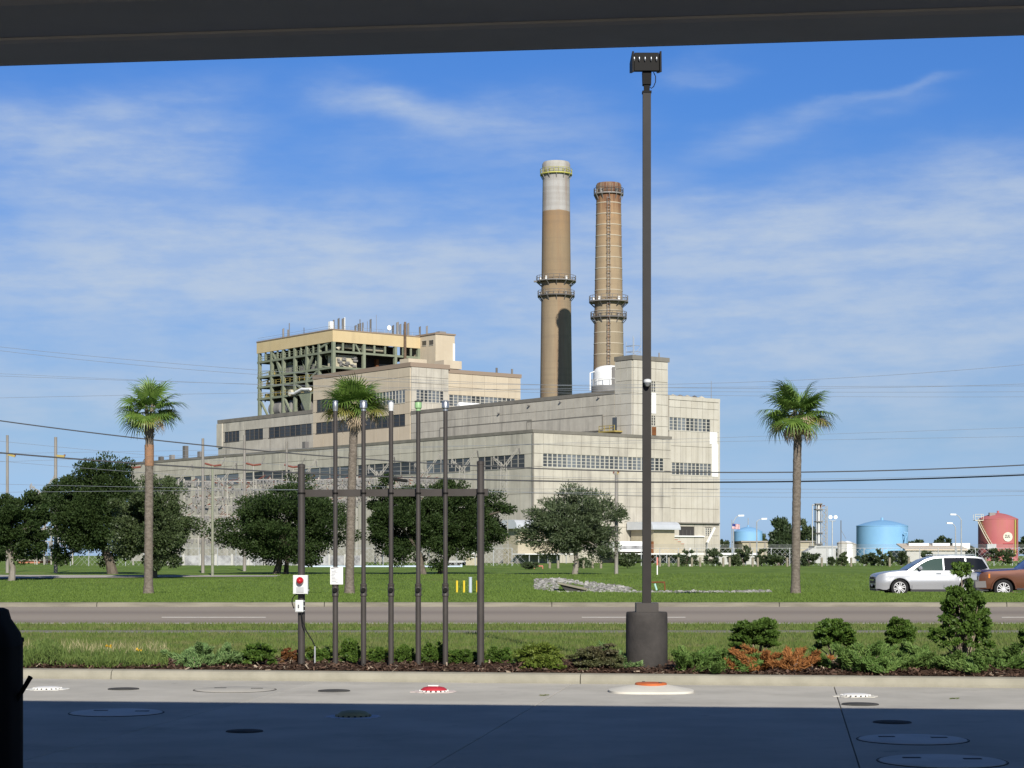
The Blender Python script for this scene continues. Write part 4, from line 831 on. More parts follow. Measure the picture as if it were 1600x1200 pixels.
# ================================================================== VEHICLES
mat('silver_paint', (.33, .34, .355), None, .35, metal=.3, coat=.4); mat('alloy', (.62, .62, .62), None, .35, metal=.15); mat('copper_paint', (.125, .048, .026), None, .3, metal=.35, coat=.6); mat('bumper_grey', (.16, .15, .145), None, .4)
mat('car_glass', (.008, .009, .010), None, .06, spec=.35); mat('car_glass_green', (.035, .062, .05), None, .06, spec=.4); mat('tyre', (.022, .022, .023), None, .85); mat('chrome', (.75, .76, .77), None, .14, metal=1.0); mat('headlight', (.62, .60, .52), None, .1, coat=.8); mat('trim_black', (.025, .025, .027), None, .5)
mat('well', (.012, .012, .012), None, .95); mat('amber', (.55, .18, .03), None, .25); mat('tail_red', (.35, .02, .02), None, .2)
def car_shell(t, xs, lo, hi, half, rows, m, name='body'):
    """sides and lid of a body: for each station xs the skin runs from lo to hi, half(x, z) gives its half width"""
    mb = MB(); n = len(xs); k = rows + 1
    for sgn in (-1, 1):
        vs = []
        for x in xs:
            a, b = lo(x), hi(x)
            for j in range(k): z = a + (b - a) * j / rows; vs.append((x, sgn * half(x, z), z))
        f = [(i * k + j, (i + 1) * k + j, (i + 1) * k + j + 1, i * k + j + 1) for i in range(n - 1) for j in range(rows)]
        mb.add(vs, f if sgn < 0 else [tuple(reversed(q)) for q in f], True)
    vs = []
    for x in xs:
        b = hi(x); w = half(x, b)
        for u in (-1, -.92, -.6, 0, .6, .92, 1): vs.append((x, u * w, b + .03 * (1 - u * u) if abs(u) < 1 else b))
    mb.add(vs, [(i * 7 + j, (i + 1) * 7 + j, (i + 1) * 7 + j + 1, i * 7 + j + 1) for i in range(n - 1) for j in range(6)], True)
    for i, fl in ((0, 1), (n - 1, 0)):
        x = xs[i]; a, b = lo(x), hi(x); q = [(x, -half(x, a), a), (x, half(x, a), a), (x, half(x, (a + b) / 2), (a + b) / 2), (x, half(x, b), b), (x, 0, b + .03), (x, -half(x, b), b), (x, -half(x, (a + b) / 2), (a + b) / 2)]
        mb.ngon(list(reversed(q)) if fl else q)
    x0, x1 = xs[0], xs[-1]; mb.quad((x0, -.8, .26), (x0, .8, .26), (x1, .8, .26), (x1, -.8, .26))
    return mb
def smooth(x, pts):
    for (a, za), (b, zb) in zip(pts, pts[1:]):
        if x <= b:
            q = (x - a) / (b - a); q = max(0, min(1, q)); return za + (zb - za) * q
    return pts[-1][1]
def wheel(parent, x, y, r, rim_r, sgn, rimm='alloy', spokes=6):
    base = OFF[parent]; w = obj('wheel', MB().tube((x, y - sgn * .24, r), (x, y - sgn * .02, r), r * .62, n=24), 'well', parent, at=None)
    def ringx(prof, n=30): # profile (radius, y offset) revolved about the axle
        mb = MB(); vs = [(x + a * math.cos(6.2832 * i / n), y + b, r + a * math.sin(6.2832 * i / n)) for a, b in prof for i in range(n)]
        return mb.add(vs, [(j * n + i, j * n + (i + 1) % n, (j + 1) * n + (i + 1) % n, (j + 1) * n + i) for j in range(len(prof) - 1) for i in range(n)], True)
    s = sgn
    obj('tyre', ringx([(rim_r, -.22 * s), (r * .94, -.22 * s), (r, -.18 * s), (r, -.03 * s), (r * .96, .0), (rim_r * 1.02, -.005 * s), (rim_r, -.03 * s)]), 'tyre', w)
    mb = ringx([(rim_r, -.02 * s), (rim_r * .93, -.01 * s), (rim_r * .88, -.05 * s)])
    for i in range(spokes):
        a = 6.2832 * i / spokes + .3; u = Vector((math.cos(a), 0, math.sin(a))); v = Vector((-u.z, 0, u.x)); c = Vector((x, y - .03 * s, r))
        for e in (-1, 1): mb.bar(c + u * .04 + v * e * .02, c + u * rim_r * .92 + v * e * rim_r * .16, rim_r * .12, .03, up=(0, 1, 0))
    mb.tube((x, y - .05 * s, r), (x, y - .005 * s, r), rim_r * .22, n=14); obj('rim', mb, rimm, w)
def place_car(name, label, cat, x, y, z):
    t = thing(name, label, cat, (0, 0, 0)); return t, (x, y, z)
def arch(x, cs, rr, base):
    z = base
    for c, r_ in cs:
        if abs(x - c) < rr: z = max(z, .36 + math.sqrt(max(rr * rr - (x - c) ** 2, 0)))
    return z
# silver people carrier: front at x = 0, length 5.1, near side at negative y
t, loc = place_car('parked_suv', 'silver sport utility vehicle facing left behind the tall ragged shrub', 'car', (1370 - CX) / F * 84, 85.0, -.2)
ax = [(1.02, .36), (4.04, .36)]; RR = .46
top = [(0, .80), (.06, .93), (.2, 1.0), (.6, 1.075), (1.2, 1.13), (1.5, 1.14), (3.2, 1.14), (4.4, 1.16), (4.95, 1.16), (5.1, 1.05)]
xs = sorted(set([0, .03, .08, .16, .3, .45] + [round(ax[0][0] + RR * math.cos(a * math.pi / 12), 3) for a in range(13)] + [round(ax[1][0] + RR * math.cos(a * math.pi / 12), 3) for a in range(13)] + [1.6, 1.9, 2.2, 2.5, 2.8, 3.1, 3.4, 4.6, 4.75, 4.9, 5.0, 5.06, 5.1]))
def half(x, z):
    e = .96 - .20 * max(0, (.45 - x) / .45) ** 2.2 - .12 * max(0, (x - 4.75) / .35) ** 2
    return e - .05 * max(0, (.5 - z) / .3) - .035 * max(0, (z - .85) / .3) ** 1.2 + (.02 if .55 < z < .75 else 0)
obj('body', car_shell(t, xs, lambda x: arch(x, ax, RR, .30 if x > .25 else .34), lambda x: smooth(x, top), half, 8, 'silver_paint'), 'silver_paint', t)
obj('sill', MB().box(1.5, 3.56, -.93, .93, .22, .33), 'trim_black', t); obj('bumper', MB().box(.02, .3, -.74, .74, .25, .40), 'trim_black', t); obj('underbody', MB().box(.3, 4.9, -.72, .72, .24, .7), 'well', t)
roof = [(1.35, 1.14), (1.75, 1.40), (2.15, 1.63), (2.5, 1.74), (3.2, 1.785), (4.2, 1.77), (4.75, 1.70), (4.98, 1.2)]
def gh(x, z): return .92 - .17 * max(0, (z - 1.15) / .55) - .10 * max(0, (x - 4.5) / .5)
gx = [1.36, 1.5, 1.75, 2.0, 2.15, 2.3, 2.5, 2.75, 2.95, 3.05, 3.3, 3.6, 3.86, 3.98, 4.2, 4.5, 4.7, 4.8, 4.9, 4.97]
obj('cabin', car_shell(t, gx, lambda x: 1.05, lambda x: max(smooth(x, roof), 1.1), gh, 5, 'silver_paint'), 'silver_paint', t)
def side_glass(pts, m='car_glass', e=.02):
    for sgn in (-1, 1):
        mb = MB(); x0, x1 = min(p[0] for p in pts), max(p[0] for p in pts); n = len(pts); st = []
        def span(x):
            zs = []
            for (xa, za), (xb, zb) in zip(pts, pts[1:] + pts[:1]):
                if min(xa, xb) <= x <= max(xa, xb) and xa != xb: zs.append(za + (zb - za) * (x - xa) / (xb - xa))
            return min(zs), max(zs)
        k = 8; cols = [x0 + 1e-4 + (x1 - x0 - 2e-4) * i / k for i in range(k + 1)]; vs = []
        for x in cols:
            a, b = span(x)
            for j in range(5): z = a + (b - a) * j / 4; vs.append((x, sgn * (gh(x, z) + e), z))
        f = [(i * 5 + j, (i + 1) * 5 + j, (i + 1) * 5 + j + 1, i * 5 + j + 1) for i in range(k) for j in range(4)]
        mb.add(vs, f if sgn < 0 else [tuple(reversed(q)) for q in f], True); obj('window', mb, m, t, sharp=False)
side_glass([(1.58, 1.14), (2.0, 1.145), (2.92, 1.15), (2.92, 1.69), (2.6, 1.675), (2.3, 1.60), (1.95, 1.42)], 'car_glass_green')
side_glass([(2.98, 1.15), (3.88, 1.165), (3.88, 1.71), (2.98, 1.70)]); side_glass([(3.96, 1.17), (4.74, 1.20), (4.90, 1.25), (4.68, 1.635), (4.4, 1.69), (3.96, 1.71)])
mb = MB(); q = [(1.40, 1.185), (1.75, 1.415), (2.12, 1.615)]
for (xa_, za_), (xb_, zb_) in zip(q, q[1:]): mb.quad((xa_ - .012, -gh(xa_, za_) + .07, za_ + .012), (xb_ - .012, -gh(xb_, zb_) + .07, zb_ + .012), (xb_ - .012, gh(xb_, zb_) - .07, zb_ + .012), (xa_ - .012, gh(xa_, za_) - .07, za_ + .012))
obj('windscreen', mb, 'car_glass', t)
mb = MB(); mb.quad((4.985, -.78, 1.24), (4.80, -.72, 1.62), (4.80, .72, 1.62), (4.985, .78, 1.24)); obj('rear_window', mb, 'car_glass', t)
for s in (-1, 1):
    obj('headlight', MB().prism([(.10, s * .80, .84), (.62, s * (half(.62, .95) + .004), .93), (.60, s * (half(.6, 1.0) + .004), 1.04), (.30, s * (half(.3, 1.0) + .004), .985), (.10, s * .76, .95)], (0, -s * .08, 0)), 'headlight', t)
    obj('roof_rail', MB().bar((2.5, s * .70, 1.83), (4.3, s * .70, 1.85), .035, .035), 'chrome', t)
    obj('mirror', MB().path([(1.88, s * .94, 1.22), (1.9, s * 1.03, 1.25), (1.93, s * 1.08, 1.27)], [.05, .10, .07], 8), 'silver_paint', t)
    for x in (2.62, 3.62): obj('door_handle', MB().box(x, x + .2, s * .955 - .02, s * .955 + .02, 1.0, 1.03), 'chrome', t)
    for x in (1.55, 2.95, 3.9): obj('door_seam', MB().bar((x, s * (half(x, .8) + .001), .36), (x, s * (half(x, 1.1) + .0), 1.16), .012, .012), 'trim_black', t)
    obj('tail_light', MB().box(4.86, 5.0, s * .84 - .05, s * .84 + .03, .95, 1.2), 'tail_red', t)
    for x, _ in ax: wheel(t, x, s * .95, .385, .265, s)
obj('grille', MB().box(-.02, .04, -.52, .52, .58, .86), 'trim_black', t); obj('grille_bar', MB().box(-.03, -.015, -.48, .48, .70, .74), 'chrome', t); obj('intake', MB().box(.0, .05, -.6, .6, .36, .5), 'trim_black', t); obj('number_plate', MB().box(-.04, -.022, -.17, .17, .44, .55), 'white_plastic', t)
t.location = loc
# copper pickup: front at x = 0
t, loc = place_car('pickup_truck', 'copper brown pickup truck cut by the right edge of the photo', 'pickup truck', (1531 - CX) / F * 80, 81.0, -.2)
ax = [(1.0, .4), (4.6, .4)]; RR = .50
top = [(0, .92), (.05, 1.06), (.3, 1.13), (1.5, 1.19), (1.75, 1.22), (3.6, 1.25), (5.7, 1.27), (5.85, 1.2)]
xs = sorted(set([0, .04, .1, .25, .4] + [round(c + RR * math.cos(a * math.pi / 12), 3) for c, _ in ax for a in range(13)] + [1.7, 2, 2.4, 2.8, 3.2, 3.6, 3.9, 5.3, 5.6, 5.85]))
half2 = lambda x, z: .985 - .12 * max(0, (.4 - x) / .4) ** 2 - .04 * max(0, (.6 - z) / .3) - .03 * max(0, (z - 1.0) / .25)
obj('body', car_shell(t, xs, lambda x: arch(x, [(c, .4) for c, _ in ax], RR, .42), lambda x: smooth(x, top), half2, 8, 'copper_paint'), 'copper_paint', t)
obj('hood', MB().add([(.12, -.80, 1.125), (1.85, -.86, 1.225), (1.85, .86, 1.225), (.12, .80, 1.125), (.12, -.5, 1.19), (1.85, -.5, 1.27), (1.85, .5, 1.27), (.12, .5, 1.19)], [(0, 1, 5, 4), (4, 5, 6, 7), (7, 6, 2, 3), (0, 4, 7, 3)]), 'copper_paint', t)
roof2 = [(1.85, 1.22), (2.6, 1.84), (3.0, 1.94), (4.6, 1.95), (4.9, 1.88), (5.04, 1.24)]
gh = lambda x, z: .94 - .15 * max(0, (z - 1.2) / .7)
obj('cabin', car_shell(t, [1.86, 2.1, 2.35, 2.6, 2.8, 3.0, 3.4, 4.0, 4.6, 4.8, 4.9, 4.97, 5.04], lambda x: 1.18, lambda x: max(smooth(x, roof2), 1.2), gh, 5, 'copper_paint'), 'copper_paint', t)
side_glass([(2.2, 1.28), (3.4, 1.30), (3.4, 1.85), (2.9, 1.83), (2.65, 1.74)]); side_glass([(3.5, 1.30), (4.85, 1.31), (4.78, 1.83), (3.5, 1.85)])
mb = MB(); mb.quad((1.89, -.86, 1.27), (2.57, -.76, 1.83), (2.57, .76, 1.83), (1.89, .86, 1.27)); obj('windscreen', mb, 'car_glass', t)
for s in (-1, 1):
    obj('headlight', MB().prism([(.02, s * .83, .82), (.36, s * .985, .84), (.38, s * .975, 1.06), (.06, s * .80, 1.06)], (0, -s * .06, 0)), 'car_glass_green', t)
    obj('indicator', MB().box(.36, .43, s * .975 - .02, s * .975 + .012, .86, 1.04), 'amber', t); obj('mirror', MB().box(2.15, 2.3, s * 1.12 - .1, s * 1.12 + .1, 1.25, 1.5), 'trim_black', t)
    obj('fender_flare', MB().path([(1.0 + (RR + .01) * math.cos(a * math.pi / 12), s * 1.0, .4 + (RR + .01) * math.sin(a * math.pi / 12)) for a in range(13)], .035, 6), 'copper_paint', t)
    obj('door_handle', MB().box(2.85, 3.05, s * .965, s * .985, 1.1, 1.13), 'trim_black', t); obj('door_seam', MB().bar((1.72, s * .977, .5), (1.72, s * .96, 1.2), .012, .012), 'trim_black', t)
    obj('running_board', MB().box(1.55, 4.0, s * .9 - .08, s * .9 + .08, .36, .44), 'trim_black', t)
    for x, _ in ax: wheel(t, x, s * .97, .40, .27, s, spokes=6)
obj('grille', MB().box(-.03, .04, -.60, .60, .78, 1.06), 'chrome', t); obj('bumper', MB().prism([(-.14, -.86, .46), (-.16, -.86, .72), (.25, -.99, .74), (.28, -.99, .46)], (0, 1.85, 0)), 'bumper_grey', t); obj('valance', MB().box(-.1, .4, -.85, .85, .32, .47), 'trim_black', t); obj('underbody', MB().box(.3, 5.6, -.75, .75, .34, .85), 'well', t)
t.location = loc
# ================================================================== POWER STATION
mat('clad', (.41, .38, .32), (.475, .445, .375), .85, .5, streak=.55, streak_c=(.17, .16, .145), rnd=.045)
mat('clad_warm', (.45, .42, .355), (.495, .468, .405), .85, .4, streak=.45, streak_c=(.24, .215, .17), rnd=.035)
mat('clad_tan', (.49, .415, .31), (.52, .45, .34), .85, .3, streak=.22, streak_c=(.26, .21, .15), rnd=.03)
mat('wall_back', (.26, .24, .21), None, .9); mat('coping', (.155, .145, .125), (.20, .185, .16), .9, .5); mat('coping_tan', (.27, .21, .16), None, .9)
mat('fascia_tan', (.52, .41, .235), (.55, .44, .26), .8, .3, streak=.12); mat('white_panel', (.74, .74, .72), None, .7)
mat('glass_dull', (.10, .11, .12), None, .25, rnd=.75, spec=.6); mat('glass_dark', (.035, .036, .038), None, .3, rnd=.5, spec=.5); mat('sash', (.46, .44, .38), None, .7); mat('sash_dull', (.24, .23, .21), None, .8); mat('sash_dark', (.09, .085, .08), None, .8)
mat('green_steel', (.175, .195, .135), (.22, .24, .17), .7, .8, rnd=.08); mat('plant_dark', (.055, .052, .05), None, .9); mat('plant_grey', (.17, .165, .155), (.23, .22, .21), .8, .6); mat('plant_cream', (.50, .46, .34), (.38, .34, .24), .7, 1.2); mat('plant_yellow', (.36, .28, .08), (.28, .22, .07), .7, 1); mat('stack_brown', (.12, .085, .06), (.17, .12, .085), .9, 1); mat('rust', (.20, .085, .035), (.14, .06, .03), .9, 2); mat('vent_metal', (.16, .15, .14), None, .6, rnd=.5)
PF = Frame(3.3, 300, R(38.1))
def place(pl, c, a0, a1, z0, z1, d0, d1):
    """a box standing d0..d1 out from a wall plane"""
    return (a0, a1, c - d1, c - d0, z0, z1) if pl == 'F' else (c - d1, c - d0, a0, a1, z0, z1)
def panels(par, pl, c, A, Zr, m, holes=(), d0=.0, d1=.2, gap=.03, name='panel'):
    for a0, a1 in zip(A, A[1:]):
        for z1, z0 in zip(Zr, Zr[1:]):
            segs_ = [(a0, a1)]
            for h0, h1, hz0, hz1 in holes:
                if hz0 < (z0 + z1) / 2 < hz1:
                    new = []
                    for s0, s1 in segs_:
                        if h1 <= s0 or h0 >= s1: new.append((s0, s1)); continue
                        if h0 - s0 > .25: new.append((s0, h0))
                        if s1 - h1 > .25: new.append((h1, s1))
                    segs_ = new
            for s0, s1 in segs_: pbox(name, m, par, *place(pl, c, s0 + gap, s1 - gap, z0 + gap, z1 - gap, d0, d1))
def window(par, pl, c, a0, a1, z0, z1, n, glass='glass_dull', sash='sash', rows=4, mw=.16):
    w = obj('window', MB().box(*place(pl, c, a0, a1, z0, z1, .0, .03)), 'sash_dark', par, at=(a0, c, z0) if pl == 'F' else (c, a0, z0)); st = (a1 - a0) / n
    for i in range(n): pbox('pane', glass, w, *place(pl, c, a0 + i * st + mw / 2, a0 + (i + 1) * st - mw / 2, z0 + .06, z1 - .06, .03, .06))
    for i in range(n + 1): pbox('mullion', sash, w, *place(pl, c, a0 + i * st - mw / 2, a0 + i * st + mw / 2, z0, z1, .03, .17))
    mb = MB()
    for j in range(rows + 1): z = z0 + (z1 - z0) * j / rows; mb.box(*place(pl, c, a0, a1, z - .04, z + .04, .06, .10))
    obj('glazing_bars', mb, sash, w); obj('sill', MB().box(*place(pl, c, a0 - .1, a1 + .1, z0 - .14, z0 - .01, .0, .26)), sash, w); return w
rngl = lambda a, b, n: [a + (b - a) * i / n for i in range(n + 1)]
# ---- lower wing round the corner
wing = thing('power_station_wing', 'low streaked concrete wing of the power station with a long ribbon window', 'building', (0, 0, 0), 'buildings of the power station', PF)
xh = PF.fx(8, 988.5); xe = PF.fx(0, 1047.6); ZW = PF.fz(0, 0, 671); yl = PF.fy(0, 205)
obj('wall', MB().box(.0, xe, 0, 8, -.5, ZW - .55).box(0, xh, 8.0, yl, -.5, ZW - .55), 'wall_back', wing)
for pr_ in ((-.27, xe + .1, -.27, .35, ZW - .5, ZW), (-.27, .35, .35, yl, ZW - .5, ZW), (.35, xe + .1, .35, 8, ZW - .6, ZW - .3), (.35, xh, 8, yl, ZW - .6, ZW - .3)): obj('coping' if pr_[3] - pr_[2] < 1 or pr_[1] - pr_[0] < 1 else 'roof', MB().box(*pr_), 'coping', wing)
zr = lambda *ys: [PF.fz(0, 0, y) for y in ys]
Zf = zr(676.2, 694, 708, 728.5, 747, 771, 789, 822, 880)
w0, w1 = PF.fx(0, 847), PF.fx(0, 1036); panels(wing, 'F', 0, rngl(0, xe, 15), Zf, 'clad', [(w0, w1, Zf[3] - .01, Zf[2] + .01)])
window(wing, 'F', 0, w0, w1, Zf[3], Zf[2], 26)
wl = [(821, 748), (736, 667), (655, 560), (548, 470), (457, 383), (374, 305), (300, 249)]; wl = [(PF.fy(0, a), PF.fy(0, b)) for a, b in wl]
Zl = zr(676.2, 694, 709, 730, 771, 822, 880)
panels(wing, 'L', 0, rngl(0, 42, 14) + rngl(42, yl, 14)[1:], Zl, 'clad', [(a, b, Zl[3] - .01, Zl[2] + .01) for a, b in wl])
for i, (a, b) in enumerate(wl): window(wing, 'L', 0, a, b, Zl[3], Zl[2], max(4, int((b - a) / (1.6 + .45 * i))), 'glass_dark' if i % 2 == 0 else 'glass_dull', 'sash_dull', rows=3, mw=.12)
obj('downpipe', MB().tube((-.32, -.32, 0), (-.32, -.32, ZW - .6), .12), 'coping', wing)
for px, h in ((245, .8), (262, 1.0), (283, 2.6), (306, 1.2), (470, 1.3)): y = PF.fy(0, px); obj('roof_vent', MB().box(.6, 1.4, y - .5, y + .5, ZW - .4, ZW + h), 'vent_metal', wing)
# ---- main hall with stair tower and east block
hall = thing('power_station_hall', 'tall pale machine hall of the power station with a square stair tower at its corner', 'building', (xh, 8, 0), 'buildings of the power station', PF)
ym = PF.fy(xh, 642); yt = PF.fy(xh, 962); ZH = PF.fz(xh, yt, 609.5); xt = PF.fx(8, 1042.5); xr_ = PF.fx(8, 1122); ZT = PF.fz(xh, 8, 554.7); ZR = PF.fz(xr_, 8, 623.5)
obj('wall', MB().box(xh, xr_ - 6, 8.0, ym - .3, -.4, ZH - .7), 'wall_back', hall); obj('tower_wall', MB().box(xh, xt, 8, yt, 1, ZT - .8), 'wall_back', hall); obj('block_wall', MB().box(xt, xr_, 8.002, 34, -.4, ZR - .7), 'wall_back', hall)
obj('coping', MB().box(xh - .27, xh + .3, yt + .1, ym - .3, ZH - .65, ZH), 'coping', hall); obj('roof', MB().box(xh + .3, xr_ - 6, yt + .1, ym - .3, ZH - .7, ZH - .4), 'coping', hall)
obj('tower_coping', MB().box(xh - .3, xt + .3, 7.7, yt + .1, ZT - .75, ZT), 'coping', hall); obj('block_coping', MB().box(xt + .3, xr_ + .25, 7.75, 34.2, ZR - .65, ZR), 'clad_warm', hall)
for i in range(6): x = xt + 1 + i * 1.7; obj('roof_cap', MB().lathe(x, 9.5, [(.55, ZR), (.55, ZR + .25), (.01, ZR + .5)], 12, cap=False), 'clad_warm' if i % 2 else 'vent_metal', hall)
Zh = [ZH - .7] + [PF.fz(xh, yt, y) for y in (632, 649, 668, 690)]
panels(hall, 'L', xh, rngl(yt + .1, ym - .3, 28), Zh, 'clad')
for (p0, p1, y0, y1) in ((826, 943, 649.5, 672), (690, 832, 657, 680)):     # long blind panels outlined on the wall
    a, b = PF.fy(xh, p1), PF.fy(xh, p0); z1, z0 = PF.fz(xh, a, y0), PF.fz(xh, a, y1); obj('blind_panel', MB().box(xh - .32, xh - .2, a, b, z0, z1), 'clad', hall)
    for bx in ((a - .15, b + .15, z1, z1 + .16), (a - .15, b + .15, z0 - .16, z0), (a - .16, a, z0, z1), (b, b + .16, z0, z1)): obj('panel_frame', MB().box(xh - .36, xh - .2, *bx), 'coping', hall)
Zt = [ZT - .8] + [PF.fz(xh, 8, y) for y in (574, 594, 614, 630, 648, 664, 690)]
panels(hall, 'L', xh, rngl(8, yt, 3), Zt, 'clad_warm')
tw0, tw1 = PF.fx(8, 1016.5), PF.fx(8, 1023.5); th = [(tw0, tw1, PF.fz(tw0, 8, 612.5), PF.fz(tw0, 8, 594)), (tw0, tw1, PF.fz(tw0, 8, 665), PF.fz(tw0, 8, 647.5))]
panels(hall, 'F', 8, rngl(xh, tw0, 4) + [tw1] + rngl(tw1, xt, 2)[1:], Zt, 'clad_warm', [(a, b, c - .8, d + .3) for a, b, c, d in th])
for a, b, c_, d_ in th: window(hall, 'F', 8, a, b, c_, d_, 2, 'glass_dark')
obj('white_panel', MB().box(tw0, tw1, 7.74, 7.8, PF.fz(tw0, 8, 646), PF.fz(tw0, 8, 613.5)), 'white_panel', hall); obj('rusty_door', MB().box(tw0 + .1, tw1, 7.7, 7.78, PF.fz(tw0, 8, 680), PF.fz(tw0, 8, 667)), 'rust', hall)
bz_ = lambda y, px=1080: PF.fz(PF.fx(8, px), 8, y); b0, b1 = PF.fx(8, 1044.5), PF.fx(8, 1109); c0, c1 = PF.fx(8, 1048.5), PF.fx(8, 1110.5)
Zb = [ZR - .7] + [bz_(y) for y in (638, 654, 673.5, 698, 724, 742.5, 764, 795, 817)]
panels(hall, 'F', 8, rngl(xt + .3, xr_, 9), Zb, 'clad_warm', [(b0, b1, Zb[3] - .01, Zb[2] + .01), (c0, c1, Zb[6] - .01, Zb[5] + .01)])
window(hall, 'F', 8, b0, b1, Zb[3], Zb[2], 10); window(hall, 'F', 8, c0, c1, Zb[6], Zb[5], 10)
obj('white_panel', MB().box(PF.fx(8, 1107.5), PF.fx(8, 1119), 7.72, 7.79, bz_(694, 1115), bz_(675.5, 1115)), 'white_panel', hall); obj('white_panel', MB().box(PF.fx(8, 1110.8), PF.fx(8, 1120.5), 7.72, 7.79, bz_(745, 1115), bz_(694, 1115)), 'white_panel', hall)
obj('corner_trim', MB().box(xr_ - .1, xr_ + .22, 7.76, 8.2, 0, ZR - .65), 'clad_warm', hall); obj('seam_pipe', MB().tube((xe + .25, 7.68, .4), (xe + .25, 7.68, PF.fz(xe, 8, 690)), .10), 'coping', hall)
# ground floor of the east block: shutter, cornice, braces
gz = lambda y: bz_(y, 1085); X8 = lambda px: PF.fx(8, px)
obj('cornice', MB().box(X8(1056), X8(1121), 7.35, 7.78, gz(818.5), gz(816.6)), 'coping', hall)
panels(hall, 'F', 8, [X8(p) for p in (1049, 1060, 1084, 1098, 1100.5, 1111, 1122)], [gz(819), gz(823), gz(837), gz(862), gz(884)], 'clad_warm', [(X8(1060), X8(1098), gz(837.2), gz(822.8)), (X8(1100.5), X8(1111), gz(837.2), gz(822.8))])
obj('dark_opening', MB().box(X8(1060), X8(1084), 7.94, 7.98, gz(837), gz(823)), 'plant_dark', hall)
sh = obj('shutter', MB().box(X8(1084), X8(1098), 7.8, 7.98, gz(837), gz(823)), 'clad', hall)
for px in (1066, 1072, 1078): obj('opening_bar', MB().box(X8(px) - .07, X8(px) + .07, 7.85, 7.94, gz(837), gz(828)), 'sash_dark', hall)
window(hall, 'F', 8, X8(1101), X8(1111), gz(839), gz(825), 3); obj('white_sill', MB().box(X8(1050), X8(1098), 7.5, 7.8, gz(839), gz(837)), 'white_panel', hall)
obj('brace', MB().bar((X8(1113), 7.4, gz(824)), (X8(1100), 7.2, gz(848)), .28), 'white_panel', hall); obj('brace_post', MB().tube((X8(1100), 7.2, .4), (X8(1100), 7.2, gz(848)), .09), 'galv', hall)
# platform on the hall wall
a = PF.fy(xh, 963); zc = PF.fz(xh, a, 676); mb = MB().box(xh - 2.0, xh - .2, a - 1.8, a + 2.4, zc, zc + .22)
pf = obj('platform', mb, 'plant_yellow', hall); mb = MB()
for q in (-1.7, -.4, .9, 2.3): mb.tube((xh - 1.9, a + q, zc), (xh - 1.9, a + q, zc + 1.1), .07, n=5)
for zq in (.6, 1.1): mb.tube((xh - 1.9, a - 1.7, zc + zq), (xh - 1.9, a + 2.3, zc + zq), .06, n=5)
obj('railing', mb, 'plant_yellow', pf); obj('platform_door', MB().box(xh - .26, xh - .19, a - .4, a + .7, zc + .2, zc + 2.6), 'glass_dull', hall)
mb = MB()
for q in (0, 1.8):
    for w_ in (0, 1.8): mb.tube((xh + 1.0 + q, 9 + w_, ZT), (xh + 1.0 + q, 9 + w_, ZT + 3.4 + (q - w_) * .5), .05, n=5)
for zq in (.8, 1.8): mb.tube((xh + 1.0, 9, ZT + zq), (xh + 2.8, 9, ZT + zq), .05, n=5); mb.tube((xh + 1.0, 10.8, ZT + zq), (xh + 2.8, 10.8, ZT + zq), .05, n=5); mb.tube((xh + 1, 9, ZT + zq), (xh + 1, 10.8, ZT + zq), .05, n=5); mb.tube((xh + 1, 9, ZT), (xh + 2.8, 9, ZT + zq), .04, n=5)
obj('antenna_frame', mb, 'galv', hall); obj('whip_antenna', MB().tube((X8(1117.5), 9, ZR), (X8(1117.5), 9, ZR + 3.2), .06, .03), 'vent_metal', hall); obj('roof_spike', MB().tube((X8(1036), 9, ZT), (X8(1036), 9, ZT + .9), .12), 'vent_metal', hall)
for px, y in ((938, 621), (878, 628), (829, 634), (782, 646)): a = PF.fy(xh, px); obj('wall_lamp', MB().box(xh - .6, xh - .2, a - .15, a + .15, PF.fz(xh, a, y + 1), PF.fz(xh, a, y - 1)), 'vent_metal', hall)
# ---- office block with two window rows
blk = thing('power_station_block', 'tan painted flat roofed block of the power station between the hall and the steel frame', 'building', (xh, ym, 0), 'buildings of the power station', PF)
yk = PF.fy(xh, 490.5); ye = PF.fy(xh, 342); ZM = PF.fz(xh, ym, 566); ZK = PF.fz(xh, yk, 640); xm = PF.fx(ym, 700); xk = PF.fx(ym + .4, 812.5); ZN = PF.fz(xm, ym, 576.5)
obj('wall', MB().box(xh, xm, ym, yk, 1, ZM - .9).box(xm + .002, xk, ym + .4, yk, 1, ZN - .8).box(xh, xh + 34, yk + .002, ye, 1, ZK - .8), 'wall_back', blk)
obj('coping', MB().box(xh - .3, xm + .3, ym - .3, ym + .3, ZM - .85, ZM).box(xh - .3, xh + .3, ym + .3, yk + .1, ZM - .85, ZM), 'coping_tan', blk); obj('coping', MB().box(xm + .3, xk + .2, ym + .1, ym + .7, ZN - .75, ZN), 'coping_tan', blk); obj('coping', MB().box(xh - .3, xh + .3, yk + .1, ye + .2, ZK - .8, ZK), 'coping', blk)
obj('roof', MB().box(xh + .3, xm + .3, ym + .3, yk, ZM - .9, ZM - .4), 'coping', blk); obj('roof', MB().box(xm + .31, xk, ym + .7, yk, ZN - .8, ZN - .4), 'coping', blk); obj('roof', MB().box(xh + .3, xh + 34, yk + .1, ye, ZK - .8, ZK - .4), 'coping', blk)
mzy = lambda y: PF.fz(xh, ym, y); fzr = [ZM - .9] + [mzy(y) for y in (588, 598, 608.5, 627, 640, 660)]
fw = [(PF.fx(ym, 649.5), PF.fx(ym, 692.5))]
panels(blk, 'F', ym, rngl(xh, xm, 5), fzr, 'clad', [(a, b, fzr[4] - .01, fzr[3] + .01) for a, b in fw]); window(blk, 'F', ym, *fw[0], fzr[4], fzr[3], 7)
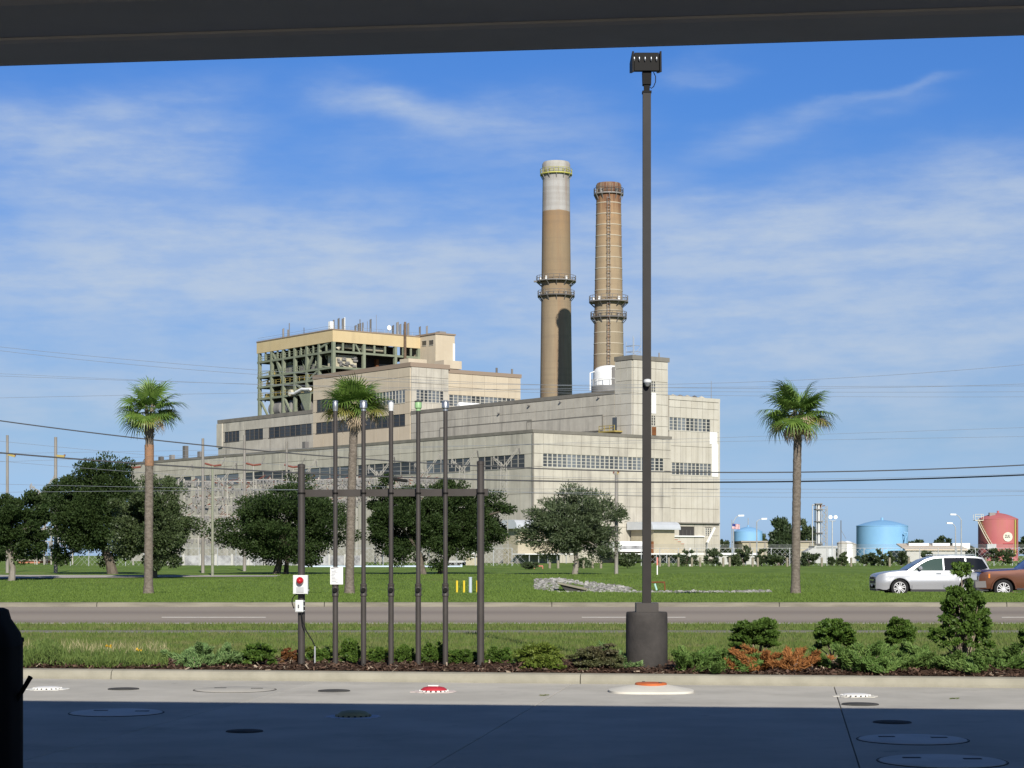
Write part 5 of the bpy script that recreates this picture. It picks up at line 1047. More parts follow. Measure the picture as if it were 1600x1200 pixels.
yn = ym + .4; nz = lambda y: PF.fz(xm, yn, y); nzr = [ZN - .8] + [nz(y) for y in (604, 616.5, 634, 650)]; nw = (PF.fx(yn, 700.8), PF.fx(yn, 804))
panels(blk, 'F', yn, rngl(xm + .02, xk, 6), nzr, 'clad_tan', [(nw[0], nw[1], nzr[3] - .01, nzr[2] + .01)]); window(blk, 'F', yn, nw[0], nw[1], nzr[3], nzr[2], 15)
lz_ = [ZM - .9] + [PF.fz(xh, ym, y) for y in (588, 608, 628, 646, 664, 690)]; lw1 = [(PF.fy(xh, 634), PF.fy(xh, 584)), (PF.fy(xh, 574), PF.fy(xh, 496))]
lw2 = [(PF.fy(xh, 634), PF.fy(xh, 495)), (PF.fy(xh, 488), PF.fy(xh, 421)), (PF.fy(xh, 412), PF.fy(xh, 384)), (PF.fy(xh, 375), PF.fy(xh, 352))]
panels(blk, 'L', xh, rngl(ym, yk, 9), lz_[:4], 'clad_tan', [(a, b, lz_[3] - .01, lz_[2] + .01) for a, b in lw1]); panels(blk, 'L', xh, rngl(ym, yk, 9), lz_[3:], 'clad_tan', [(a, b, lz_[5] - .01, lz_[4] + .01) for a, b in lw2])
lk = [ZK - .8, lz_[4] + .0, lz_[5], lz_[6]]; panels(blk, 'L', xh, rngl(yk + .002, ye, 7), lk, 'clad', [(a, b, lz_[5] - .01, lz_[4] + .01) for a, b in lw2])
for i, (a, b) in enumerate(lw1): window(blk, 'L', xh, a, b, lz_[3], lz_[2], 10 if i == 0 else 12, 'glass_dark' if i else 'glass_dull', 'sash' if i == 0 else 'sash_dark', rows=3)
for i, (a, b) in enumerate(lw2): window(blk, 'L', xh, a, b, lz_[5], lz_[4], max(4, int((b - a) / 2.0)), 'glass_dark', 'sash_dark', rows=3)
obj('corner_duct', MB().box(xh - .5, xh - .22, ye - 2.2, ye + .2, PF.fz(xh, ye, 700), ZK - .9), 'clad', blk)
for px in (776, 800): x = PF.fx(yn + 4, px); obj('roof_vent', MB().tube((x, yn + 4, ZN - .4), (x, yn + 4, ZN + 1.5), .22), 'vent_metal', blk)
for px, dz in ((703, 1.2), (648, 1.0)): x = PF.fx(ym + 3, px); obj('roof_unit', MB().box(x - 2.2, x + 2.2, ym + 2, ym + 5, ZM - .4, ZM + dz), 'clad_tan', blk)
t = thing('white_tank', 'long white horizontal tank lying on the hall roof in front of the tan block', 'tank', (PF.fx(ym - 6, 735), ym - 6, ZH - .4), frame=PF)
x0, x1 = PF.fx(ym - 6, 716), PF.fx(ym - 6, 749); zt_ = PF.fz(x0, ym - 6, 628); rt = .95
obj('shell', MB().path([(x0, ym - 6, zt_ - rt), (x0 + .3, ym - 6, zt_ - rt), (x1 - .3, ym - 6, zt_ - rt), (x1, ym - 6, zt_ - rt)], [rt * .6, rt, rt, rt * .6], 16), 'white_panel', t); obj('cradle', MB().box(x0 + 1, x0 + 1.4, ym - 6.8, ym - 5.2, ZH - .4, zt_ - 1.6).box(x1 - 1.4, x1 - 1, ym - 6.8, ym - 5.2, ZH - .4, zt_ - 1.6), 'plant_grey', t)
# ---- boiler house: open green steel frame under a tan fascia
xb, yb = xh + 12, PF.fy(xh + 12, 519.8); yB = PF.fy(xb, 401); xF = PF.fx(yb, 656.5); ZB1 = PF.fz(xb, yb, 515.3); ZB0 = PF.fz(xb, yb, 533.5)
bh = thing('boiler_house', 'open green steel boiler house with a tan fascia and many roof vents', 'building', (xb, yb, 0), 'buildings of the power station', PF)
fa = .35
obj('fascia', MB().box(xb, xF, yb, yb + fa, ZB0, ZB1).box(xb, xb + fa, yb + fa, yB, ZB0, ZB1), 'fascia_tan', bh); obj('roof', MB().box(xb + fa, xF, yb + fa, yB, ZB1 - 1.0, ZB1 - .5), 'coping', bh); obj('roof_edge', MB().box(xb - .12, xF, yb - .12, yb + .4, ZB1, ZB1 + .25).box(xb - .12, xb + .4, yb + .4, yB, ZB1, ZB1 + .25), 'coping_tan', bh)
lev = [46.2, 42.7, 40.4, 37.7]; base_z = ZK - .4
cy = [PF.fy(xb, p) for p in (518.6, 497, 478, 459, 441, 422.6, 403.5)]; cx_ = [PF.fx(yb, p) for p in (520.6, 569.8, 619, 655)]
for y in cy: obj('column', MB().box(xb + .05, xb + .75, y - .32, y + .32, base_z, ZB0), 'green_steel', bh)
for x in cx_[1:]: obj('column', MB().box(x - .32, x + .32, yb + .05, yb + .75, base_z, ZB0), 'green_steel', bh)
for z in lev:
    obj('beam', MB().box(xb + .1, xb + .5, yb + .1, yB, z - .23, z + .23), 'green_steel', bh); obj('beam', MB().box(xb + .5, xF, yb + .1, yb + .5, z - .23, z + .23), 'green_steel', bh); obj('floor', MB().box(xb + .6, xF, yb + .6, yB, z - .22, z - .05), 'plant_dark', bh)
    mb = MB()
    for k in range(2): mb.tube((xb + .3, yb + 6, z + .8 + .5 * k), (xb + .3, yB, z + .8 + .5 * k), .05, n=4)
    for k in range(14): y = yb + 6 + (yB - yb - 6) * k / 13; mb.tube((xb + .3, y, z + .3), (xb + .3, y, z + 1.3), .06, n=4)
    obj('railing', mb, 'plant_yellow' if z < 41 else 'green_steel', bh)
for i in range(len(cy) - 1):
    y = (cy[i] + cy[i + 1]) / 2; obj('hanger', MB().box(xb + .2, xb + .5, y - .2, y + .2, 46.5, ZB0), 'green_steel', bh)
for i in range(3):
    for q in (.33, .67): x = cx_[i] + (cx_[i + 1] - cx_[i]) * q; obj('hanger', MB().box(x - .2, x + .2, yb + .2, yb + .5, 46.5, ZB0), 'green_steel', bh)
for i, z0, i2, z1 in ((5, ZB0, 4, 42.7), (4.6, 46.2, 4, 40.4), (1, ZB0 - 1, .3, ZB0), (1, 42.7, 2, 40.4), (6, 37.7, 5, base_z), (4, 37.7, 3, base_z), (3, 40.4, 2, 37.7), (1.5, 46.2, 2, 42.7)):
    gy = lambda q: cy[int(q)] + (cy[min(int(q) + 1, 6)] - cy[int(q)]) * (q - int(q)); obj('brace', MB().bar((xb + .4, gy(i), z0), (xb + .4, gy(i2), z1), .42), 'green_steel', bh)
obj('brace', MB().bar((cx_[0] + 6, yb + .5, ZB0), (cx_[1] - 1, yb + .5, 46.4), .35), 'green_steel', bh)
obj('furnace', MB().box(xb + 4.2, xF - 3, yb + 5, yB - .6, base_z, ZB0 + .5), 'plant_dark', bh)
obj('duct', MB().path([(PF.fx(yb + 2, 526), yb + 2, 46.9), (PF.fx(yb + 2, 529), yb + 2, 47.6), (PF.fx(yb + 2, 534), yb + 2, 47.75), (PF.fx(yb + 2, 601), yb + 2, 47.5)], .62, 12), 'plant_cream', bh)
ex = PF.fx(yb + 1.5, 525); obj('equipment_casing', MB().box(ex, ex + 5.4, yb + 1.5, yb + 4.8, 42.75, 45.7), 'plant_cream', bh)
mb = MB(); rr = random.Random(4)
for i in range(16): x = ex + rr.uniform(0, 4.8); z = rr.uniform(43, 45.4); mb.box(x, x + rr.uniform(.3, 1.2), yb + 1.1, yb + 1.5, z, z + rr.uniform(.15, .5))
obj('casing_fittings', mb, 'plant_grey', bh, kind='stuff'); obj('red_column', MB().box(PF.fx(yb + 3, 588), PF.fx(yb + 3, 592), yb + 3, yb + 3.8, 42.7, 45.5), 'rust', bh)
obj('casing', MB().box(PF.fx(yb + 4, 592), PF.fx(yb + 4, 616), yb + 4, yb + 4.9, 42.7, 44.6), 'plant_grey', bh)
for i, (y0, y1, z0, z1, m_) in enumerate(((yB - 2.6, yB - .8, 46.6, 48.2, 'plant_cream'), (yB - 5, yB - 3, 42.8, 44.3, 'plant_yellow'), (yB - 4.5, yB - 1.5, 40.6, 41.6, 'rust'), (yB - 14, yB - 8, 38.4, 40.0, 'plant_cream'), (yB - 22, yB - 14, 38.1, 39.4, 'plant_yellow'), (yB - 5, yB - 1, 38.1, 39.0, 'plant_yellow'), (yb + 4, yb + 12, 38.0, 39.4, 'plant_cream'), (yb + 9, yb + 16, 43.0, 44.2, 'plant_grey'), (yb + 18, yb + 23, 43, 44.8, 'plant_grey'), (yb + 12, yb + 14, 43.0, 45.4, 'plant_grey'))): obj('equipment', MB().box(xb + 1.6, xb + 3.4, y0, y1, z0, z1), m_, bh)
for i in range(26):
    y = rr.uniform(yb + 2, yB - 3); z = rr.choice((37.9, 40.6, 42.9, 42.9, 46.4)); obj('equipment', MB().box(xb + 1.8 + rr.random(), xb + 3.6 + rr.random(), y, y + rr.uniform(.8, 3.0), z, z + rr.uniform(.7, 1.7)), rr.choice(('plant_grey', 'plant_cream', 'plant_yellow', 'plant_dark', 'rust')), bh)
mb = MB()
for i in range(60):
    y = rr.uniform(yb + 3, yB - 1); z = rr.uniform(37, 47); L_ = rr.uniform(1.5, 6)
    if rr.random() < .5: mb.tube((xb + rr.uniform(1, 3), y, z), (xb + rr.uniform(1, 3), y + L_, z + rr.uniform(-.6, .6)), rr.uniform(.08, .2), n=6)
    else: mb.tube((xb + rr.uniform(1, 3), y, z), (xb + rr.uniform(1, 3), y, z + L_ * .6), rr.uniform(.08, .2), n=6)
obj('pipework', mb, 'green_steel', bh, kind='stuff')
obj('white_pipe', MB().path([(xb - .3, PF.fy(xb, p), PF.fz(xb, PF.fy(xb, p), y)) for p, y in ((455, 614.5), (462, 615), (468, 611), (474, 608), (480, 608.5), (487, 608))], .34, 10), 'white_panel', bh); obj('pipe_head', MB().tube((xb - .6, PF.fy(xb, 456), PF.fz(xb, PF.fy(xb, 456), 614)), (xb + .4, PF.fy(xb, 456), PF.fz(xb, PF.fy(xb, 456), 614)), .75, n=14), 'plant_cream', bh)
for p0, p1, y in ((478, 466, 635), (452, 436, 638), (434, 415, 641)): yy0, yy1 = PF.fy(xb, p0), PF.fy(xb, p1); obj('drum', MB().path([(xb + 2.2, yy0, 35.2), (xb + 2.2, yy0 + .4, 35.2), (xb + 2.2, yy1 - .3, 35.2), (xb + 2.2, yy1, 35.2)], [1.1, 1.75, 1.75, 1.1], 16), 'plant_grey', bh)
for p in (402, 419, 446): y = PF.fy(xb - 4, p); obj('white_cover', MB().lathe(xb - 4, y, [(1.5, ZK - .4), (1.5, ZK + .3), (.9, ZK + .8), (.01, ZK + .95)], 16, cap=False), 'white_panel', bh)
obj('hopper', MB().add([(xb - .2, PF.fy(xb, 486), 37.6), (xb - .2, PF.fy(xb, 468), 37.6), (xb - .2, PF.fy(xb, 480), 33), (xb - .2, PF.fy(xb, 484), 33), (xb + .1, PF.fy(xb, 486), 37.6), (xb + .1, PF.fy(xb, 468), 37.6), (xb + .1, PF.fy(xb, 480), 33), (xb + .1, PF.fy(xb, 484), 33)], [(0, 1, 2, 3), (7, 6, 5, 4), (0, 4, 5, 1), (1, 5, 6, 2), (2, 6, 7, 3), (3, 7, 4, 0)]), 'green_steel', bh)
# tan lift tower at its end
yT = PF.fy(xF, 680.5); xT = PF.fx(yT, 710.5); ZTT = PF.fz(xF, yT, 519.5)
obj('lift_tower', MB().box(xF, xT, yT, yb + 8, base_z, ZTT - .35), 'clad_tan', bh); obj('lift_tower_coping', MB().box(xF - .2, xT + .2, yT - .2, yb + 8.2, ZTT - .35, ZTT), 'coping_tan', bh)
for p, y in ((663, 536.5), (674, 535.5)):
    yy = PF.fy(xF, p); z = PF.fz(xF, yy, y); w = obj('tower_window', MB().box(xF - .06, xF + .02, yy - .75, yy + .75, z - .5, z + .55), 'glass_dark', bh); obj('window_frame', MB().box(xF - .10, xF - .04, yy - .85, yy + .85, z - .62, z - .5).box(xF - .10, xF - .04, yy - .85, yy + .85, z + .55, z + .66), 'sash', w)
obj('white_strip', MB().box(PF.fx(yT, 707.5), xT + .03, yT - .06, yT - .01, PF.fz(xT, yT, 577), PF.fz(xT, yT, 537)), 'white_panel', bh); obj('roof_hatch', MB().box(xF + 1.5, xF + 3.3, yT + .5, yT + 2, ZTT, ZTT + .45), 'vent_metal', bh)
# roof vents, in the order they stand along the skyline
RV = [(442.6, 514, .16, 'L'), (450, 515, .13, 'L'), (452, 505, .07, 'L'), (475, 512, .05, 'L'), (521.5, 500, .12, 'F'), (529, 498, .15, 'F'), (536, 498, .2, 'F'), (555.5, 509, .16, 'F'), (561.5, 506, .27, 'F'), (562.5, 499, .07, 'F'), (567, 504, .12, 'F'), (574, 502, .04, 'F'), (579, 499.5, .15, 'F'), (588, 492, .03, 'F'), (614, 509, .16, 'F'), (621, 504, .2, 'F'), (625.5, 507, .16, 'F'), (631.5, 506, .12, 'F'), (637.5, 505.5, .2, 'F'), (656, 511, .15, 'F'), (667, 510, .15, 'F')]
for px, y, r_, s_ in RV:
    if s_ == 'F': yy = yb + 2; x = PF.fx(yy, px); z = PF.fz(x, yy, y)
    else: x = xb + 2; yy = PF.fy(x, px); z = PF.fz(x, yy, y)
    mb = MB().tube((x, yy, ZB1 - .5), (x, yy, z), r_ * 1.5, n=8)
    if r_ > .14: mb.bar((x, yy, z - .05), (x + r_ * 1.2, yy, z + .12), r_ * 2.6, .1)
    obj('roof_vent', mb, 'vent_metal', bh)
x = PF.fx(yb - .6, 633); obj('exhaust_stack', MB().lathe(x, yb - .6, [(.30, PF.fz(x, yb - .6, 567)), (.30, PF.fz(x, yb - .6, 545)), (.26, PF.fz(x, yb - .6, 503))], 14), 'stack_brown', bh)
x = PF.fx(yb + 2, 517); obj('roof_louvre', MB().box(x - .42, x + .42, yb + 1.6, yb + 2.4, ZB1 - .5, PF.fz(x, yb + 2, 502.5)), 'white_panel', bh); x = PF.fx(yb + 2, 538.7); obj('white_stack', MB().tube((x, yb + 2, ZB1 - .5), (x, yb + 2, PF.fz(x, yb + 2, 496)), .12), 'white_panel', bh)
x = PF.fx(yb + 2, 606); zd = PF.fz(x, yb + 2, 512.5); obj('dish', MB().path([(x, yb + 1.8, zd), (x, yb + 1.6, zd), (x, yb + 1.45, zd)], [.1, .5, .58], 14), 'white_panel', bh); obj('dish_mast', MB().tube((x, yb + 1.9, ZB1 - .5), (x, yb + 1.9, zd), .07).tube((x - 4, yb + 1.9, ZB1 + .6), (x + 1, yb + 1.9, ZB1 + .6), .05, n=5), 'galv', bh)
mb = MB()
for (a0, a1) in ((523, 655),):
    xa_, xb_ = PF.fx(yb + .3, a0), PF.fx(yb + .3, a1)
    for zq in (.55, 1.0): mb.tube((xa_, yb + .3, ZB1 + zq), (xb_, yb + .3, ZB1 + zq), .025, n=4)
    for k in range(13): x = xa_ + (xb_ - xa_) * k / 12; mb.tube((x, yb + .3, ZB1 + .2), (x, yb + .3, ZB1 + 1.0), .03, n=4)
for zq in (.55, 1.0): mb.tube((xb + .3, yb + .3, ZB1 + zq), (xb + .3, yB, ZB1 + zq), .025, n=4)
obj('roof_railing', mb, 'galv', bh)
# ================================================================== CHIMNEYS
def chimney_mat(name, bands, rust_amt, zones=()):
    m = bpy.data.materials.new(name); m.use_nodes = True; q = NT(m.node_tree); p = q.N['Principled BSDF']; pos = q.n('ShaderNodeNewGeometry').outputs['Position']
    sp = q.n('ShaderNodeSeparateXYZ'); q.link(pos, sp.inputs[0]); z = q.m('ADD', sp.outputs[2], q.m('MULTIPLY', q.m('SUBTRACT', q.noise(pos, .35, 4), .5), .5))
    col = (*bands[0][1], 1); 
    for z0, c, w in bands[1:]: col = q.mix(q.ramp(z, z0 - w, z0 + w), col, c)
    n = q.noise(q.vmul(pos, (1, 1, .25)), .8, 6, .65); col = q.mix(q.m('MULTIPLY', q.ramp(n, .35, .75), .35), col, (.17, .13, .09))
    s = q.ramp(q.noise(q.vmul(pos, (1, 1, .03)), .75, 5, .6), .50, .68); col = q.mix(q.m('MULTIPLY', s, rust_amt), col, (.20, .09, .04)); 
    lift = q.m('MULTIPLY', q.ramp(q.noise(q.vmul(pos, (.02, .02, 1)), .9, 3, .6), .5, .62), .16); col = q.mix(lift, col, (.14, .11, .08))
    for z0, z1, amt in zones:
        w_ = q.m('MULTIPLY', q.ramp(z, min(z0, z1), max(z0, z1)) if z1 > z0 else q.m('SUBTRACT', 1.0, q.ramp(z, z1, z0)), amt)
        if z1 < z0: w_ = q.m('MULTIPLY', w_, q.ramp(z, z1 - 9, z1 - 7))
        col = q.mix(q.m('MULTIPLY', w_, q.ramp(q.noise(q.vmul(pos, (1, 1, .05)), 1.1, 5, .65), .42, .60)), col, (.135, .052, .025))
    q.put(p.inputs['Base Color'], col); p.inputs['Roughness'].default_value = .9; M[name] = m
def ch(label, X_, Yd, rb_, rt_, ytop, m, rings, plats, ladder, seed):
    t = thing('chimney', label, 'chimney', (X_, Yd, 0), 'chimneys of the power station'); zt = EYE + (HY - ytop) / F * Yd; zz = lambda py: EYE + (HY - py) / F * Yd
    rad = lambda z: rb_ + (rt_ - rb_) * min(1, max(0, (z - zz(610)) / (zt - zz(610))))
    prof = [(rad(z), z) for z in np.linspace(0, zt - 2.8, 40)]
    obj('shaft', MB().lathe(X_, Yd, prof + [(rt_ * 1.05, zt - 2.5), (rt_ * 1.05, zt - .4), (rt_ * .97, zt), (rt_ * .8, zt), (rt_ * .8, zt - 2)], 48, cap=False), m, t)
    for y in rings: z = zz(y); obj('ring', MB().lathe(X_, Yd, [(rad(z) + .005, z - .12), (rad(z) + .05, z - .07), (rad(z) + .05, z + .07), (rad(z) + .005, z + .12)], 48, cap=False), 'ring_pale', t)
    for y, ro, mm in plats:
        z = zz(y); r = rad(z); pl = obj('platform', MB().lathe(X_, Yd, [(r, z - .12), (r + ro, z - .12), (r + ro, z + .12), (r, z + .12)], 40, cap=False), mm, t); mb = MB()
        for k in range(22): a = 6.2832 * k / 22; mb.tube((X_ + (r + ro * .96) * math.cos(a), Yd + (r + ro * .96) * math.sin(a), z), (X_ + (r + ro * .96) * math.cos(a), Yd + (r + ro * .96) * math.sin(a), z + 1.15), .05, n=4)
        for hq in (.6, 1.15): mb.path([(X_ + (r + ro * .96) * math.cos(6.2832 * k / 32), Yd + (r + ro * .96) * math.sin(6.2832 * k / 32), z + hq) for k in range(33)], .05, 4, cap=False)
        obj('railing', mb, mm, pl); mb = MB()
        for k in range(12): a = 6.2832 * k / 12; mb.bar((X_ + r * math.cos(a), Yd + r * math.sin(a), z - 1.1), (X_ + (r + ro) * math.cos(a), Yd + (r + ro) * math.sin(a), z - .1), .14)
        obj('bracket', mb, 'vent_metal', pl)
        for k in (3.6, 4.1, 5.3): obj('beacon', MB().box(X_ + (r + ro * .6) * math.cos(k) - .2, X_ + (r + ro * .6) * math.cos(k) + .2, Yd + (r + ro * .6) * math.sin(k) - .2, Yd + (r + ro * .6) * math.sin(k) + .2, z + .1, z + .8), 'white_panel' if ro > .8 else 'vent_metal', pl)
    if ladder:
        a = ladder; mb = MB(); z0, z1 = zz(575), zt - 3
        for e in (-.28, .28):
            f = lambda z: (X_ + (rad(z) + .35) * math.cos(a) + e, Yd + (rad(z) + .35) * math.sin(a), z); mb.tube(f(z0), f(z1), .05, n=4)
        z = z0
        while z < z1: r = rad(z) + .35; mb.box(X_ + r * math.cos(a) - .28, X_ + r * math.cos(a) + .28, Yd + r * math.sin(a) - .04, Yd + r * math.sin(a) + .04, z - .03, z + .03); z += .6
        obj('ladder', mb, 'vent_metal', t); mb = MB(); z = z0 + 2
        while z < z1: r = rad(z) + .35; mb.path([(X_ + r * math.cos(a) + .42 * math.cos(k), Yd + r * math.sin(a) + .42 * math.sin(k), z) for k in (3.0, 3.6, 4.2, 4.71, 5.2, 5.8, 6.4)], .04, 4); z += 1.3
        obj('ladder_cage', mb, 'rust', t)
    return t, rad, zz
mat('ring_pale', (.40, .345, .26), None, .9); mat('rail_yellow', (.42, .40, .10), None, .7)
YL, YR = 425.0, 384.0
zL = lambda y: EYE + (HY - y) / F * YL; zR = lambda y: EYE + (HY - y) / F * YR
chimney_mat('stack_left', [(0, (.265, .205, .13), 1), (zL(470), (.245, .178, .105), 6), (zL(365), (.255, .165, .088), 4), (zL(331.5), (.36, .35, .335), .12), (zL(273), (.36, .35, .32), .3)], .3)
chimney_mat('stack_right', [(0, (.27, .22, .145), 1), (zR(470), (.31, .23, .14), 5), (zR(370), (.33, .21, .11), 5), (zR(314), (.20, .095, .045), 3.0), (zR(303), (.22, .165, .11), .6)], .75, [(zR(350), zR(300), 1.0)])
t, rad, zz = ch('taller chimney with a pale grey top band above tan concrete', (869 - CX) / F * YL, YL, 25 / F * YL, 20.8 / F * YL, 254, 'stack_left', [], [(273, .55, 'rail_yellow'), (440, 1.15, 'vent_metal'), (463, .8, 'vent_metal')], None, 1)
obj('gantry_arm', MB().bar(((848 - CX) / F * YL, YL - 1, zz(440)), ((834 - CX) / F * YL, YL - 1, zz(441)), .35), 'vent_metal', t)
t, rad, zz = ch('shorter rust stained chimney with pale rings and a caged ladder', (951 - CX) / F * YR, YR, 24.3 / F * YR, 18.9 / F * YR, 287, 'stack_right', [319, 336, 353, 370, 387, 404, 421, 438, 455, 487, 504, 521, 538, 555], [(304, .5, 'vent_metal'), (472, 1.1, 'vent_metal'), (497, .75, 'vent_metal')], -1.62, 2)
Xc = (951 - CX) / F * YR; YT = YR - 9; rw = 25 / F * YT; Xc = (952 - CX) / F * YT
t = thing('domed_tank', 'white domed tank wrapped round the foot of the shorter chimney', 'tank', (Xc, YT, 25)); tz = lambda py: EYE + (HY - py) / F * YT; z1, z0 = tz(571), tz(604)
obj('shell', MB().lathe(Xc, YT, [(rw * .98, z0), (rw * .98, tz(584)), (rw * .97, tz(581)), (rw * .92, tz(578)), (rw * .80, tz(575)), (rw * .58, tz(572.6)), (rw * .3, tz(571.3)), (.01, z1)], 40, cap=False), 'white_panel', t); obj('base', MB().lathe(Xc, YT, [(rw * 1.12, 25), (rw * 1.12, z0 - .3), (rw * 1.12, z0)], 40), 'plant_grey', t)
mb = MB()
for hq in (1.3,): mb.path([(Xc + rw * 1.12 * math.cos(6.2832 * k / 32), YT + rw * 1.12 * math.sin(6.2832 * k / 32), z0 + hq) for k in range(33)], .05, 4, cap=False)
for k in range(16): mb.tube((Xc + rw * 1.12 * math.cos(6.2832 * k / 16), YT + rw * 1.12 * math.sin(6.2832 * k / 16), z0), (Xc + rw * 1.12 * math.cos(6.2832 * k / 16), YT + rw * 1.12 * math.sin(6.2832 * k / 16), z0 + 1.3), .05, n=4)
obj('railing', mb, 'white_panel', t); obj('pipe', MB().path([(Xc - rw * 1.2, YT - .6, z0 - .8), (Xc - rw * 1.2, YT - .6, z0 + 2.6), (Xc - rw * .9, YT - .6, z0 + 2.9)], .14, 8), 'white_panel', t); obj('ladder', MB().box(Xc + .35, Xc + .95, YT - rw * 1.08, YT - rw * 1.0, z0, z1 - .6), 'vent_metal', t)

# ================================================================== LOADING DOCKS
mat('dock_tan', (.36, .32, .23), (.41, .365, .27), .85, .6); mat('hood_metal', (.50, .52, .54), (.56, .58, .60), .45, .6, metal=.2); mat('concrete_far', (.46, .45, .42), (.40, .39, .36), .9, .5); mat('mottle', (.17, .17, .175), (.40, .40, .40), .9, .9, detail=8); mat('brick_red', (.40, .17, .11), None, .9)
def dock(px0, pxc, px1, label, ystop, yhood0, yhood1, ybase, out=6.0):
    """a box standing out from the wing front: corner at px column pxc"""
    c = -out; x0 = PF.fx(c, pxc); x1 = PF.fx(c, px1); y1 = PF.fy(x0, px0); z = lambda y: PF.fz(x0, c, y)
    t = thing('loading_dock', label, 'loading dock', (x0, c, 0), 'loading docks below the power station', PF)
    obj('wall', MB().box(x0, x1, c, min(y1, -.3), .3, z(yhood1) + .1), 'dock_tan', t)
    o = .9; zt, zb = z(yhood0), z(yhood1); pr_ = [(c - o, zb), (c - o, zb + .25), (c - o * .8, zb + (zt - zb) * .6), (c - o * .3, zt - .12), (c + .3, zt), (min(y1, -.3), zt), (min(y1, -.3), zb)]
    obj('hood', MB().prism([(x0 - o, y, zq) for y, zq in pr_], (x1 - x0 + o * 1.6, 0, 0)), 'hood_metal', t)
    return t, x0, x1, c, z
t, x0, x1, c, z = dock(786, 809, 872, 'tan loading dock with a silver curved hood behind the loose olive tree', 0, 812, 826, 884)
obj('lower_roof', MB().box(x0 - 1.0, x1 + .5, c - 3.0, c - .02, z(866.5), z(865)), 'white_panel', t); obj('lower_wall', MB().box(x0 - .5, x1, c - .4, c - .03, .3, z(867)), 'plant_grey', t); obj('ledge', MB().box(x0 - .2, x1, c - .5, c - .02, z(845), z(843)), 'clad_warm', t)
for i in range(5): obj('roof_post', MB().tube((x0 + i * 1.8, c - 2.8, .3), (x0 + i * 1.8, c - 2.8, z(866.5)), .08, n=6), 'galv', t)
t, x0, x1, c, z = dock(986, 1021, 1054, 'tan loading dock with a silver hood right of the lamp post', 0, 815, 827.5, 884)
for i in range(3): obj('brick_step', MB().box(x1 + i * .7, x1 + .7 + i * .7, c, c + 2, .3, z(843 + i * 3.4)), 'dock_tan', t); obj('brick_cap', MB().box(x1 + i * .7, x1 + .7 + i * .7, c - .05, c + 2, z(843 + i * 3.4), z(842.2 + i * 3.4)), 'brick_red', t)
obj('lower_roof', MB().box(x0 - 7, x1 + 3.6, c - 3.2, c - .02, z(866.5), z(864.6)), 'white_panel', t); obj('lower_wall', MB().box(x0 - 7, x1 + 2, c - .6, c - .03, .3, z(867)), 'plant_grey', t)
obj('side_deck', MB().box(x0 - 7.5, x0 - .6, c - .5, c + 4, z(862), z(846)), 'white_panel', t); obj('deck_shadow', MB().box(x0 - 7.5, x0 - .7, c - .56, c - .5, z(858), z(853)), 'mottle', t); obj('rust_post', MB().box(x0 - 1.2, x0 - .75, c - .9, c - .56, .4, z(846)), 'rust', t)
for i in range(6): obj('roof_post', MB().tube((x0 - 6.5 + i * 2.2, c - 3.0, .3), (x0 - 6.5 + i * 2.2, c - 3.0, z(866.5)), .09, n=6), 'galv', t)
obj('dark_doorway', MB().box(x0 - 5.2, x0 - 3.3, -.29, -.22, z(838), z(822)), 'plant_dark', t)
# low buildings and yard walls behind the fence
def shed(name, label, px0, px1, py0, Yd, m, roofm, depth=8, gable=0.0, zb=.2, group='low buildings behind the fence'):
    a, b = P(px0, py0, Yd), P(px1, py0, Yd); t = thing(name, label, 'building', ((a.x + b.x) / 2, Yd, zb), group)
    obj('wall', MB().box(a.x, b.x, Yd, Yd + depth, zb - .4, a.z - .25), m, t)
    if gable: obj('roof', MB().prism([(a.x - .4, Yd - .4, a.z - .25), (b.x + .4, Yd - .4, a.z - .25), (b.x + .4, Yd + depth / 2, a.z + gable), (a.x - .4, Yd + depth / 2, a.z + gable)], (0, 0, .2)), roofm, t)
    else: obj('roof', MB().box(a.x - .25, b.x + .25, Yd - .25, Yd + depth, a.z - .25, a.z), roofm, t)
    return t, a, b
mat('sheet_grey', (.36, .36, .355), (.42, .42, .41), .6, .5); mat('roof_sand', (.55, .46, .36), (.60, .52, .42), .8, .5); mat('roof_brown', (.26, .235, .20), (.30, .27, .235), .85, .3)
t, a, b = shed('low_building', 'long low tan building with a dark roof edge left of the ragged evergreen', 1160, 1278, 845, 330, 'dock_tan', 'roof_brown', 14)
for i in range(5): x = a.x + (b.x - a.x) * (i + .5) / 5; obj('pilaster', MB().box(x - .15, x + .15, 329.9, 330, .2, a.z - .3), 'roof_brown', t)
t, a, b = shed('metal_shed', 'grey metal shed under the lattice exhaust stack', 1275, 1306, 853, 300, 'sheet_grey', 'sheet_grey', 6); obj('door', MB().box(a.x + 1.9, a.x + 2.7, 299.9, 299.98, .3, 3), 'galv', t); obj('lean_to', MB().prism([(a.x - 1.6, 299.7, .2), (a.x - 1.6, 299.7, a.z - .9), (a.x - .02, 299.7, a.z - .1), (a.x - .02, 299.7, .2)], (0, 5, 0)), 'sheet_grey', t)
t, a, b = shed('flat_roofed_building', 'sand roofed low building between the blue and red tanks', 1417, 1508, 858, 360, 'concrete_far', 'roof_sand', 16, gable=.9)
for px in (1434, 1471, 1498): x = (px - CX) / F * 366; obj('roof_monitor', MB().box(x - 1.9, x + 1.9, 365, 369, a.z, a.z + 1.15), 'white_panel', t)
t, a, b = shed('white_wall_building', 'white low wall building at the right foot of the power station', 1123, 1182, 864, 260, 'concrete_far', 'white_panel', 6)
